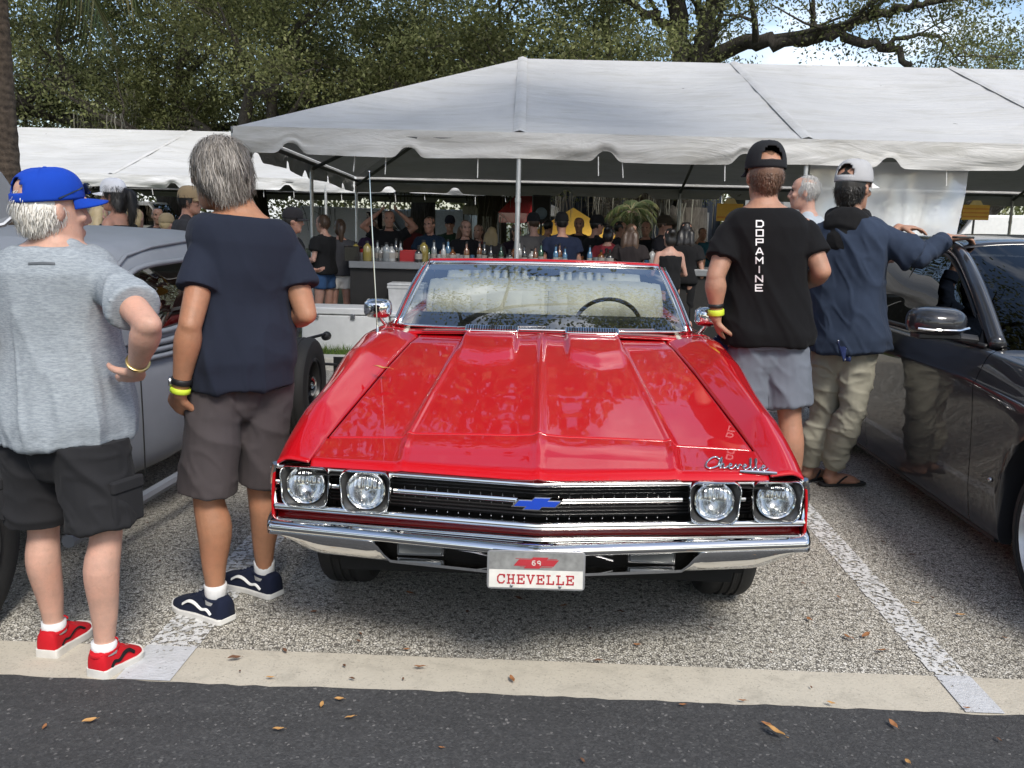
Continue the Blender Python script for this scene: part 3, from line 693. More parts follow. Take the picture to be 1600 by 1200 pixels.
def deck(u, v):
    x = u*.70; y = 3.62+1.33*v; return Vector((x, y, crown(y)-.002+.02*(1-u*u)*(1-v)-.05*sstep(.85, 1, v)))
m.grid(deck, [-1+2*i/20 for i in range(21)], [i/20 for i in range(21)]); m.build('trunk_lid', M['red_paint'], RC, solid=.01)
m = MB(); m.rbox((0, 4.94, .62), (1.7, .08, .48), .03); m.build('tail_panel', M['red_paint'], RC)
for s in (-1, 1):
    m = MB(); m.rbox((s*.66, 4.99, .66), (.36, .03, .1), .012); m.build('tail_light', M['red_soft'], RC)
m = MB(); m.rbox((0, 5.02, .46), (1.78, .12, .13), .04); m.build('rear_bumper', M['chrome'], RC, bevel=.02)
m = MB(); m.box((0, 2.6, .33), (1.5, 4.3, .1)); m.box((0, .62, .45), (1.36, .62, .30)); m.build('underbody', M['under'], RC)
# cowl with wiper slot
m = MB(); m.grid(lambda u, v: Vector((u*.74, 1.765+.045*u*u+.11*v+.10*v*abs(u)**2, .975+.012*v-.02*u*u)), [-1+2*i/30 for i in range(31)], [0, .3, .6, 1]); m.build('cowl', M['red_paint'], RC, solid=.01)
m = MB(); m.grid(lambda u, v: Vector((u*.60, 1.757+.043*u*u*.6+.014*v, .984-.012*u*u)), [-1+2*i/20 for i in range(21)], [0, 1]); m.build('cowl_gap', M['matte_black'], RC, solid=.002)
VZ = hoodz(.245, 1.705)+.004
# bonnet vents: chrome grilles with upright fins
for s in (-1, 1):
    m = MB(); m.rbox((0, 0, 0), (.262, .056, .010), .01); v = m.build('hood_vent', M['chrome'], RC, bevel=.003); v.location = (s*.245, 1.712, VZ+.008); v.rotation_euler = (R_(24), 0, 0)
    k = MB(); k.box((0, -.003, .0045), (.243, .040, .004)); k.build('vent_opening', M['matte_black'], v, smooth=False)
    fin = None
    for i in range(20):
        if fin is None: k = MB(); k.box((0, 0, 0), (.0055, .040, .008)); fin = k.build('fin', M['chrome'], v, smooth=False); o = fin
        else: o = fin.copy(); link(o, v)
        o.location = (-.115+.0121*i, -.003, .0065)
# ---- grille
def vy(x): return .100+.128*abs(x)/.88
def vpath(xs, z, dy=0, zc=0): return [(x, vy(x)+dy, z+zc*(1-abs(x)/.88)) for x in xs]
XG = [-.875+1.75*i/40 for i in range(41)]
m = MB(); m.grid(lambda x, z: Vector((x, vy(x)+.11, z)), XG, [.545, .705]); m.build('grille_back', M['matte_black'], RC)
for i in range(11):
    z = .571+.0118*i
    if abs(z-.634) < .007: continue
    m = MB(); m.tube(vpath(XG, z, .062), .0026, 6); m.build('grille_bar', M['dark_chrome'], RC)
for xx in [-.42+.06*i for i in range(15)]:
    pass
m = MB(); m.tube(vpath(XG, .692, -.010), .0085, 10, flat=1.0); m.build('grille_moulding', M['chrome'], RC)
m = MB(); m.tube(vpath(XG, .556, -.014), .0125, 10, flat=1.0); m.build('grille_moulding', M['chrome'], RC)
for sg in (-1, 1):
    for xa, xb in ((.05, .470), (.655, .680), (.862, .876)):
        m = MB(); m.tube(vpath([sg*(xa+(xb-xa)*i/12) for i in range(13)], .634, .004), .0105, 10); m.build('grille_moulding', M['chrome'], RC)
m = MB()
for x in [i*.036-.435 for i in range(25)]:
    if abs(x) > .03:
        for z in (.6475, .6185, .5745): m.box((x, vy(x)+.02, z), (.002, .03, .004))
m.build('grille_tab', M['chrome'], RC, smooth=False)
# end caps of the grille with ribbed side trim
for s in (-1, 1):
    m = MB(); m.tube([(s*.872, .205, .705), (s*.886, .225, .66), (s*.888, .235, .60), (s*.876, .215, .553)], .010, 8); e = m.build('end_trim', M['chrome'], RC)
    for z in (.685, .668, .61, .592):
        k = MB(); k.box((s*.886, .26, z), (.02, .07, .007)); k.build('rib', M['chrome'], e, smooth=False)
    k = MB(); k.rbox((s*.889, .275, .636), (.026, .09, .020), .006); k.build('side_bar', M['chrome'], e)
# lower painted valance behind the moulding and above the bumper
m = MB(); m.grid(lambda x, v: Vector((x, vy(x)-.006+.075*v, .545-.028*v)), XG, [0, .5, 1]); m.build('front_valance', M['red_paint'], RC, solid=.006)
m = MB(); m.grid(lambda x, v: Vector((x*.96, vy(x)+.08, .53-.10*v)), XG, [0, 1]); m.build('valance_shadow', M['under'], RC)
# blue bow tie emblem: slanted cross
def bow(w, h, aw, ah, sk):
    pts = [(-w, -ah), (-aw, -ah), (-aw, -h), (aw, -h), (aw, -ah), (w, -ah), (w, ah), (aw, ah), (aw, h), (-aw, h), (-aw, ah), (-w, ah)]
    return [(x+sk*z*2.0, z) for x, z in pts]
M['blue_enamel'] = simple('blue_enamel', (.012, .06, .46), .2, coat=1.0, var=.05)
def plate(m, pts, y, dep, z0, x0=0): n = len(pts); m.add([(x0+x, y, z0+z) for x, z in pts]+[(x0+x, y+dep, z0+z) for x, z in pts], [tuple(range(n)), tuple(reversed(range(n, 2*n)))]+[(i, n+i, n+(i+1) % n, (i+1) % n) for i in range(n)])
m = MB(); plate(m, bow(.071, .0225, .027, .0128, .45), .078, .02, .634); em = m.build('emblem', M['chrome'], RC, smooth=False)
m = MB(); plate(m, bow(.065, .0185, .0245, .0090, .45), .0745, .006, .634); m.build('emblem_enamel', M['blue_enamel'], em, smooth=False)
# ---- headlights
def lens_mat():
    t = MT('fluted_lens'); w = t.n('ShaderNodeTexWave', bands_direction='X'); w.inputs['Scale'].default_value = 22; w.inputs['Distortion'].default_value = 1.5; t.l(t.co(), w.inputs['Vector'])
    g = t.n('ShaderNodeBsdfGlossy'); g.inputs['Roughness'].default_value = .03; tr = t.n('ShaderNodeBsdfTransparent'); tr.inputs['Color'].default_value = (.93, .95, .95, 1)
    b = t.n('ShaderNodeBump'); b.inputs['Distance'].default_value = .004; b.inputs['Strength'].default_value = .8; t.l(w.outputs['Fac'], b.inputs['Height']); t.l(b.outputs[0], g.inputs['Normal'])
    mx = t.n('ShaderNodeMixShader'); mx.inputs['Fac'].default_value = .30; t.l(tr.outputs[0], mx.inputs[1]); t.l(g.outputs[0], mx.inputs[2]); t.l(mx.outputs[0], t.o.inputs['Surface']); return t.m
M['lens'] = lens_mat()
M['reflector'] = simple('lamp_reflector', (.78, .79, .80), .12, 1, var=.1, scale=25)
def rsq(w, h, r, taper, n=8):     # rounded square outline in x,z, narrower at the bottom
    o = []
    for cx, cz, a0 in ((w-r, h-r, 0), (-w+r, h-r, 90), (-w+r, -h+r, 180), (w-r, -h+r, 270)):
        for k in range(n+1):
            a = R_(a0+90*k/n); z = cz+r*math.sin(a); x = (cx+r*math.cos(a))*(1-taper*(h-z)/(2*h)); o.append((x, z))
    return o
for cx, yl, s in ((-.768, .143, -1), (-.560, .116, -1), (.572, .116, 1), (.780, .143, 1)):
    q = thing  # each lamp is a part of the car, its rim, glass and bowl are sub-parts
    o1 = rsq(.089, .0715, .034, .13); o2 = rsq(.084, .0665, .032, .13); ci = [(.067*math.cos(2*math.pi*i/36), .067*math.sin(2*math.pi*i/36)) for i in range(36)]
    def R3(o, y, dz=0): return [Vector((x, y+abs(x+cx)*.06, z+dz)) for x, z in o]
    def circ(r, y, dz=.004, n=36):   # start angle like the outline (0 deg on the right, anticlockwise)
        out = []
        for k in range(4):
            for j in range(9): a = R_(90*k+90*j/8*.999); out.append(Vector((r*math.cos(a), y+abs(cx)*.06, r*math.sin(a)+dz)))
        return out
    m = MB(); m.loft([R3(o1, .03), R3(o1, .0), R3([(x*.97, z*.97) for x, z in o1], -.007), R3(o2, -.004), R3([(x*.97, z*.965) for x, z in o2], .006)], cap=False)
    hl = m.build('headlight', M['chrome'], RC, ang=60); hl.location = (cx, yl-.008, .6325)
    m = MB(); m.loft([R3([(x*.975, z*.97) for x, z in o2], .004), circ(.066, .030), circ(.062, .034)], cap=False); m.build('bezel', M['dark_chrome'], hl, ang=60)
    m = MB(); m.loft([circ(.066, .022), circ(.064, .012), circ(.0590, .016), circ(.0590, .03)], cap=False); m.build('lamp_ring', M['chrome'], hl)
    yo = abs(cx)*.06
    m = MB(); m.lathe([(.0590, .022), (.054, .032), (.041, .048), (.02, .060), (.004, .062)], (0, yo, .004), 'Y', 32, cap=False); m.build('reflector', M['reflector'], hl)
    m = MB(); m.lathe([(.0590, .019), (.055, .010), (.045, .002), (.027, -.005), (.011, -.008), (.001, -.0082)], (0, yo, .004), 'Y', 36, cap=False); m.build('lens', M['lens'], hl)
    m = MB(); m.sph((0, yo+.04, .004), (.013, .018, .013)); m.build('bulb', M['reflector'], hl)
# ---- bumper
def bumpy(x): ax = abs(x); return .165*ax/.9+(.30*max(0, (ax-.885)/.053)**2.2 if ax > .885 else 0)
def bsweep(nm, xs, prof):
    m = MB(); rings = [[Vector((x, bumpy(x)+dy, z)) for dy, z in prof(x)] for x in xs]; m.loft(rings); return m.build(nm, M['chrome'], RC, ang=50)
XB = [.938*math.sin(math.pi/2*(-1+2*i/120)) for i in range(121)]
def pu(x):
    ax = abs(x); e = sstep(.885, .938, ax); zt = .543-.006*e; zm = .505; dn = .0
    nose = .022*math.exp(-(ax/.03)**2)
    return [(.16, .50), (.16, .541-.004*e), (.085, .530-.005*e), (.045, .5225-.006*e), (.02, .516-.006*e), (.004, .505-.004*e), (0, .496), (.004, .485), (.016, .476), (.05, .472), (.10, .476)]
bu = bsweep('bumper', XB, pu)
def pl_(x):
    ax = abs(x); zt = .424+.056*sstep(.465, .535, ax); zb = .402+.005*ax+.060*sstep(.70, .93, ax); k = .0
    zm = (zt+zb)/2; th = .06
    return [(.075, zt), (.03, zt+.003), (.0045, zt+.001), (.004, zt-.008), (.014, zm), (.036, zb+.008), (.046, zb), (.06, zb-.001), (.085, zb+.01)]
bsweep('lower_bumper', XB, pl_)
M['lamp_clear'] = simple('clear_lamp', (.16, .165, .16), .2, .2, coat=.6)
for s in (-1, 1):
    m = MB(); m.box((s*.375, .135, .452), (.155, .03, .046)); f = m.build('parking_lamp', M['dark_chrome'], RC, bevel=.004)
    k = MB(); k.box((s*.375, .118, .455), (.142, .012, .036)); k.build('lens', M['lamp_clear'], f, bevel=.004)
m = MB(); m.grid(lambda x, v: Vector((x, bumpy(x)+.12+.02*v, .50-.12*v)), [-.55+1.1*i/20 for i in range(21)], [0, 1]); m.build('splash_panel', M['under'], RC)
for (a, b) in (((-.28, .10, .468), (-.12, .1, .44)), ((.12, .1, .47), (.25, .1, .445))):
    m = MB(); m.tube([a, ((a[0]+b[0])/2, .09, (a[2]+b[2])/2+.008), b], .003, 6); m.build('wire', M['steel'], RC)
# ---- number plate
M['plate'] = simple('plate_white', (.72, .70, .64), .35, .15, var=.1, scale=18)
M['plate_grey'] = simple('plate_silver', (.36, .36, .35), .3, .6, var=.25, scale=30)
M['plate_red'] = simple('plate_red', (.40, .02, .03), .5, var=.1)
pr = Matrix.Rotation(R_(-7), 3, 'X')
m = MB(); m.rbox((0, 0, 0), (.305, .122, .004), .012, Matrix.Rotation(R_(90), 3, 'X')); pl = m.build('number_plate', M['steel'], RC, bevel=.001); pl.location = (.003, -.012, .4475); pl.rotation_euler = (R_(-7), 0, R_(1.0))
def sub(nm, m, mat, **k): return m.build(nm, mat, pl, **k)
m = MB(); m.box((0, -.0030, .029), (.291, .0012, .052)); sub('plate_field', m, M['plate_grey'], smooth=False)
m = MB(); m.box((0, -.0030, -.027), (.291, .0012, .056)); sub('plate_field', m, M['plate'], smooth=False)
def strokes(m, segs, w, y, dep):    # flat bars between points in x,z
    for (x0, z0), (x1, z1) in segs:
        dx, dz = x1-x0, z1-z0; l = math.hypot(dx, dz); nx, nz = -dz/l*w/2, dx/l*w/2; ex, ez = dx/l*w*.3, dz/l*w*.3
        q = [(x0-ex+nx, z0-ez+nz), (x1+ex+nx, z1+ez+nz), (x1+ex-nx, z1+ez-nz), (x0-ex-nx, z0-ez-nz)]
        m.add([(a, y, b) for a, b in q]+[(a, y+dep, b) for a, b in q], [(3, 2, 1, 0), (4, 5, 6, 7), (0, 1, 5, 4), (1, 2, 6, 5), (2, 3, 7, 6), (3, 0, 4, 7)])
SER = {'C': [((.95, .75), (.75, 1)), ((.75, 1), (.3, 1)), ((.3, 1), (.05, .75)), ((.05, .75), (.05, .25)), ((.05, .25), (.3, 0)), ((.3, 0), (.75, 0)), ((.75, 0), (.95, .25)), ((.95, 1), (.95, .68))],
       'H': [((.18, 0), (.18, 1)), ((.82, 0), (.82, 1)), ((.18, .5), (.82, .5)), ((0, 0), (.36, 0)), ((0, 1), (.36, 1)), ((.64, 0), (1, 0)), ((.64, 1), (1, 1))],
       'E': [((.2, 0), (.2, 1)), ((0, 1), (.95, 1)), ((0, 0), (.95, 0)), ((.2, .52), (.68, .52)), ((.95, 1), (.95, .72)), ((.95, 0), (.95, .28)), ((.68, .38), (.68, .66))],
       'V': [((.12, 1), (.5, 0)), ((.5, 0), (.88, 1)), ((-.05, 1), (.32, 1)), ((.68, 1), (1.05, 1))],
       'L': [((.25, 0), (.25, 1)), ((.02, 1), (.48, 1)), ((.02, 0), (.95, 0)), ((.95, 0), (.95, .32))]}
m = MB(); x = -.119
for c in 'CHEVELLE':
    w, h = .0225, .026; strokes(m, [((x+a*w, -.041+b*h), (x+c2*w, -.041+d*h)) for (a, b), (c2, d) in SER[c]], .0045, -.0047, .0012); x += .0305
sub('lettering', m, M['plate_red'], smooth=False)
m = MB(); plate(m, bow(.062, .0175, .024, .0100, .4), -.0048, .001, .024); sub('plate_emblem', m, M['plate_red'], smooth=False)
m = MB(); plate(m, bow(.056, .0140, .0205, .0068, .4), -.0055, .0008, .024); sub('plate_emblem_inner', m, M['plate_red'], smooth=False)
m = MB()
for q in ([(-.004, .031), (-.011, .030), (-.013, .022), (-.009, .017), (-.004, .018), (-.003, .023), (-.008, .026), (-.013, .023)], [(.012, .018), (.013, .028), (.009, .031), (.004, .029), (.004, .025), (.009, .023), (.013, .026)]):
    strokes(m, list(zip(q[:-1], q[1:])), .0026, -.0064, .0008)
sub('lettering', m, M['plate'], smooth=False)
m = MB(); strokes(m, [((-.064, .0365), (.064, .0365)), ((-.05, .011), (.05, .011))], .0016, -.0049, .0008); sub('plate_line', m, M['plate_red'], smooth=False)
for x in (-.075, .075):
    m = MB(); m.lathe([(.005, 0), (.005, -.004), (.002, -.005)], (x, -.003, -.048), 'Y', 10); sub('bolt', m, M['steel'])
# ---- script badge on the header panel: a word in joined-up chrome writing
GL = {'C': [[(.95, .80), (.80, 1.0), (.45, .85), (.12, .40), (.10, .05), (.35, -.05), (.75, .15), (1.0, .35)]],
      'h': [[(0, .35), (.35, .95), (.42, .8), (.12, 0)], [(.16, .2), (.45, .45), (.5, .3), (.42, .05), (.7, .1), (.85, .25)]],
      'e': [[(0, .2), (.4, .28), (.5, .42), (.3, .45), (.12, .2), (.25, .0), (.6, .08), (.8, .22)]],
      'v': [[(0, .25), (.15, .45), (.25, .03), (.55, .42), (.8, .35)]],
      'l': [[(0, .2), (.4, .7), (.5, 1.0), (.35, .95), (.18, .15), (.35, 0), (.7, .2)]]}
m = MB(); x = .545; sc = .052
for c, wd in zip('Chevelle', (.046, .030, .024, .024, .024, .018, .018, .026)):
    for pl_pts in GL[c]:
        q = cr([(a*wd*1.15, b*sc) for a, b in pl_pts], 4); path = []
        for a, b in q:
            yy = .205+b*1.9+.02*(a+x-.545); xx = x+a+b*.25; path.append((xx, yy, hoodz(xx, yy)+.004))
        m.tube(path, .0030 if c != 'C' else .0038, 6)
    x += wd
m.build('script_badge', M['chrome'], RC, ang=180)
m = MB(); path = [(xx, .190+.02*(xx-.62), hoodz(xx, .19)+.004) for xx in (.655, .70, .75, .775)]; m.tube(path, [.004, .006, .006, .005], 6); m.build('badge_bar', M['chrome'], RC)
# ---- wheels
def wheel(parent, c, r, w, rimr, rmat, tread=40, hub=None, rz=0):
    m = MB(); hw = w/2
    prof = [(rimr, -hw*.82), (rimr+.02, -hw*.95), (r-.06, -hw), (r-.02, -hw*.9), (r-.004, -hw*.72), (r, -hw*.5)]
    for g in (-.3, 0, .3): prof += [(r, (g-.10)*hw), (r-.007, (g-.07)*hw), (r-.007, (g+.07)*hw), (r, (g+.10)*hw)]
    prof += [(r, hw*.5), (r-.004, hw*.72), (r-.02, hw*.9), (r-.06, hw), (rimr+.02, hw*.95), (rimr, hw*.82)]
    m.lathe(prof, (0, 0, 0), 'X', 56, cap=False); wh = m.build('wheel', M['rubber'], parent, ang=35); wh.location = c; wh.rotation_euler = (0, 0, rz)
    m = MB(); m.lathe([(rimr+.012, -hw*.9), (rimr-.012, -hw*.8), (rimr-.03, -hw*.2), (rimr-.03, hw*.2), (rimr-.012, hw*.8), (rimr+.012, hw*.9)], (0, 0, 0), 'X', 48, cap=False)
    m.lathe([(rimr-.028, 0.0), (rimr*.55, hw*.35), (rimr*.3, hw*.45), (.01, hw*.46)], (0, 0, 0), 'X', 40); m.lathe([(rimr-.028, 0.01), (rimr*.55, -hw*.35), (rimr*.3, -hw*.45), (.01, -hw*.46)], (0, 0, 0), 'X', 40)
    m.build('rim', rmat, wh, ang=35); return wh
for s in (-1, 1):
    for y in AX: wheel(RC, (s*.765, y, WR), WR, .215, .195, M['chrome'])
# ---- windscreen
WB = lambda u: Vector((u*.735, 1.815+.13*abs(u)**2.4, .985-.004*u*u)); WT = lambda u: Vector((u*.640, 2.36+.075*abs(u)**2.4, 1.292-.012*u*u))
m = MB()
def fw(u, v): p = WB(u).lerp(WT(u), v); p.y -= .02*math.sin(math.pi*v); p.z += .012*math.sin(math.pi*v); return p
U = [-1+2*i/40 for i in range(41)]
m.grid(fw, U, [i/14 for i in range(15)]); m.build('windscreen', M['glass'], RC, ang=180)
top = [fw(u, 1.0)+Vector((0, .0, .004)) for u in U]
m = MB(); m.tube(top, .0115, 8, flat=.8); m.build('windscreen_moulding', M['chrome'], RC, ang=180)
m = MB(); m.tube([p+Vector((0, .030, .008)) for p in top], .014, 8, up=(0, 0, 1), flat=2.0); m.build('header_rail', M['red_paint'], RC, ang=180)
m = MB(); m.tube([p+Vector((0, .06, -.005)) for p in top], .014, 8); m.build('header_weatherstrip', M['rubber'], RC, ang=180)
m = MB(); m.tube([fw(u, 0.0)+Vector((0, -.006, .002)) for u in U], .007, 8); m.build('windscreen_moulding', M['chrome'], RC, ang=180)
for s in (-1, 1):
    a = [fw(s, v/10)+Vector((s*.006, .004, 0)) for v in range(11)]
    m = MB(); m.tube(a, .0125, 8); m.build('windscreen_moulding', M['chrome'], RC, ang=180)
    m = MB(); m.tube([p+Vector((s*.014, .030, -.004)) for p in a], .012, 8); m.build('pillar', M['red_paint'], RC, ang=180)
    m = MB(); m.tube([p+Vector((s*.036, .060, -.004)) for p in a], .009, 8); wf = m.build('vent_window_frame', M['chrome'], RC, ang=180)
    m = MB(); k = [WB(s)+Vector((s*.03, .09, -.01)), WB(s)+Vector((s*.045, .42, -.012)), WT(s)+Vector((s*.028, .10, -.01))]; m.add(k, [(0, 1, 2)]); m.build('pane', M['glass'], wf, smooth=False)
    m = MB(); m.tube([k[1], k[2]], .007, 8); m.build('window_post', M['chrome'], wf)
m = MB()
for s in (-.42, .12):
    m.tube([(s, 1.79, .992), (s+.10, 1.80, .998), (s+.44, 1.83, 1.002)], .004, 6)
m.build('wiper', M['steel'], RC)
# ---- cabin
m = MB(); m.grid(lambda u, v: Vector((u*.68, 1.93+.36*v, .975+.045*math.sin(v*1.9))), [-1, -.5, 0, .5, 1], [0, .5, 1]); m.grid(lambda u, v: Vector((u*.68, 2.29+.03*v, 1.017-.3*v)), [-1, 1], [0, 1]); m.build('dashboard', M['matte_black'], RC, solid=.01)
m = MB(); m.box((0, 2.8, .40), (1.36, 1.9, .03)); m.build('cabin_floor', M['under'], RC)
def seat(nm, c, w, zt, dep=.15, pleats=9, tilt=.16):
    t_ = MB(); x, y, z = c
    def fb(u, v):
        xx = x+u*w/2; h = z+(zt-z)*v; rd = (1-abs(u)**6)*(1-.0*v); pl = .008*abs(math.sin(u*pleats*math.pi/2))*(1 if abs(u) < .86 else 0); top = max(0, (v-.86)/.14)
        return Vector((xx, y+tilt*(h-z)-.03*rd-pl+.06*top*top, h-.02*top*abs(u)**4))
    t_.grid(fb, [-1+2*i/72 for i in range(73)], [i/14 for i in range(15)])
    o = t_.build(nm, M['cream'], RC, ang=180); md = o.modifiers.new('t', 'SOLIDIFY'); md.thickness = dep; md.offset = 1 if False else -1
    cu = MB(); cu.rbox((x, y-.22, z+.02), (w, .5, .15), .05); cu.build('cushion', M['cream'], o, bevel=.03); return o
seat('front_seat', (-.34, 2.86, .50), .60, 1.06, pleats=6); seat('front_seat', (.36, 2.86, .50), .60, 1.06, pleats=6)
seat('rear_seat', (0, 3.52, .52), 1.26, 1.075, pleats=26)
for x in (-.34, .36):
    m = MB(); m.rbox((x, 2.95, 1.085), (.27, .09, .10), .03); m.build('headrest', M['cream'], RC, bevel=.03)
m = MB(); m.grid(lambda u, v: Vector((u*.69, 3.60+.34*v, 1.03+.045*math.sin(math.pi*v)-.02*u**4-.06*v)), [-1+i/12 for i in range(25)], [i/10 for i in range(11)]); m.build('top_boot', M['cream'], RC, ang=180, solid=.02)
for s in (-1, 1):
    m = MB(); m.rbox((s*.70, 2.7, .75), (.06, 1.85, .43), .02); m.build('door_card', M['cream'], RC, bevel=.015)
    m = MB(); m.tube([(s*.735, 1.98, .972), (s*.74, 2.7, .962), (s*.735, 3.6, .975)], .02, 8); m.build('door_sill_trim', M['red_paint'], RC)
    m = MB(); m.grid(lambda u, v: Vector((s*(.66+.05*v), 3.35+.45*u, .93+.10*math.sin(math.pi*u*.5)-.05*v)), [i/8 for i in range(9)], [0, .5, 1]); m.build('rear_side_trim', M['red_soft'], RC, solid=.02)
# steering wheel
sw = MB(); rot = Matrix.Rotation(R_(-62), 3, 'X'); c = Vector((.37, 2.42, .945))
sw.tube([c+rot @ Vector((.185*math.cos(a), .185*math.sin(a), 0)) for a in [2*math.pi*i/40 for i in range(41)]], .012, 8, cap=False)
M['wheel_rim'] = simple('dark_wood_wheel', (.045, .022, .016), .3, coat=.5); o = sw.build('steering_wheel', M['wheel_rim'], RC)
m = MB()
for a in (R_(200), R_(340), R_(90)): m.tube([c+rot @ Vector((0, 0, -.02)), c+rot @ Vector((.178*math.cos(a), .178*math.sin(a), 0))], .010, 6, flat=.4)
m.build('spoke', M['steel'], o); m = MB(); m.lathe([(.001, .012), (.03, .01), (.05, -.01), (.05, -.04)], c, 'Z', 20, rot=rot); m.build('hub', M['matte_black'], o)
m = MB(); m.rbox((.0, 2.36, 1.245), (.18, .025, .04), .015); m.build('inner_mirror', M['chrome'], RC, bevel=.008)
# door mirrors and aerial
for s in (-1, 1):
    m = MB(); b = Vector((s*.80, 2.0, .955)); m.tube([b, b+Vector((s*.035, -.02, .045)), b+Vector((s*.05, -.03, .075))], .011, 8)
    mc = b+Vector((s*.055, -.03, .105))
    m.loft([[mc+Vector((.074*q*math.copysign(abs(math.cos(a))**.6, math.cos(a)), y, .052*q*math.copysign(abs(math.sin(a))**.6, math.sin(a)))) for a in [2*math.pi*i/28 for i in range(28)]] for y, q in ((-.05, .35), (-.045, .62), (-.02, .92), (.012, 1), (.018, .95))]); mm = m.build('door_mirror', M['chrome'], RC, ang=60)
    mm.scale = (1, 1, 1)
m = MB(); a, b = P(590, 527, NY+1.62), P(577, 268, NY+1.66); o0 = Vector((0, NY, 0)); m.lathe([(.016, -.01), (.014, .012), (.007, .03), (.005, .06)], a-o0, 'Z', 12); m.tube([a-o0, (a+b)/2-o0, b-o0], [.0032, .0026, .0018], 6); m.sph(b-o0, .005); m.build('aerial', M['chrome'], RC)
# ================================================================== grey hot rod on the left
HX, HY = -2.51, 5.0
HR = thing('hot_rod', 'satin grey fenderless hot rod coupe beside the two men on the left', 'car', (HX, HY, 0))
GP = M['grey_paint']; yy0 = -HY
def tubring(y):
    w = interp(y, [3.45, 3.8, 4.3, 5.3, 5.9, 6.4, 6.8, 6.95], [.50, .62, .715, .73, .68, .58, .46, .36]); zt = interp(y, [3.45, 4, 5.6, 6.1, 6.5, 6.8, 6.95], [.98, .975, .965, .92, .80, .62, .46]); zb = interp(y, [3.45, 6, 6.95], [.26, .27, .36])
    o = []
    for k in range(40):
        a = 2*math.pi*k/40; c, s_ = math.cos(a), math.sin(a); e = .38 if s_ > 0 else .22
        o.append(Vector((w*math.copysign(abs(c)**e, c), y+yy0, (zt+zb)/2+(zt-zb)/2*math.copysign(abs(s_)**.55, s_))))
    return o
m = MB(); m.loft([tubring(3.45+3.5*i/48) for i in range(49)]); m.build('body', GP, HR, ang=60)
ZR = lambda y: interp(y, [3.80, 3.92, 4.05, 4.3, 4.7, 5.1, 5.5, 5.8, 6.05, 6.3], [1.28, 1.355, 1.395, 1.425, 1.445, 1.44, 1.39, 1.29, 1.13, .90])
_GC = {}
def gh(t, y):        # t 0..1 goes over the roof from one belt to the other
    q = _GC.get(round(y, 5))
    if q is not None: k = t*(len(q)-1); i = int(min(k, len(q)-1.001)); f = k-i; p = q[i]*(1-f)+q[min(i+1, len(q)-1)]*f; return Vector((p[0], y+yy0, p[1]))
    zr = ZR(y); w = interp(y, [3.8, 4.2, 5.2, 5.8, 6.3], [.655, .70, .705, .655, .55]); zb = .93; h = zr-zb
    side_ = [(-w, zb), (-w+.015, zb+h*.40), (-w+.05, zb+h*.72), (-w+.115, zb+h*.90), (-w+.24, zb+h*.975), (-.2, zr)]; full = side_+[(.0, zr+.006)]+[(-a, b) for a, b in reversed(side_)]
    q = _GC[round(y, 5)] = cr(full, 6); k = t*(len(q)-1); i = int(min(k, len(q)-1.001)); f = k-i; p = q[i]*(1-f)+q[min(i+1, len(q)-1)]*f
    return Vector((p[0], y+yy0, p[1]))
def inwin(t, y):
    tt = t if t < .5 else 1-t; p = gh(tt, y); z = p.z; cy, cz, ry, rz_ = 4.46, 1.125, .50, .16
    return (abs((y-cy)/ry)**4+abs((z-cz-.02*(y-cy))/rz_)**4) < 1
m = MB(); m.grid(gh, [i/140 for i in range(141)], [3.80+2.5*i/110 for i in range(111)], keep=lambda t, y: not inwin(t, y)); m.build('roof', GP, HR, ang=180, solid=.03)
def rim(sgn, scale=1.0, n=60):
    o = []
    for k in range(n+1):
        a = 2*math.pi*k/n; c, s_ = math.cos(a), math.sin(a); y = 4.46+.50*scale*math.copysign(abs(c)**.5, c); z = 1.125+.16*scale*math.copysign(abs(s_)**.5, s_)+.02*(y-4.46)
        lo, hi = 0, .30
        for _ in range(24):
            md_ = (lo+hi)/2
            if gh(md_, y).z < z: lo = md_
            else: hi = md_
        p = gh(lo, y); o.append(Vector((p.x*-sgn, p.y, p.z)))
    return o
M['hot_glass'] = glass_mat('hot_rod_glass', (.42, .46, .44), 2.2, 1.5)
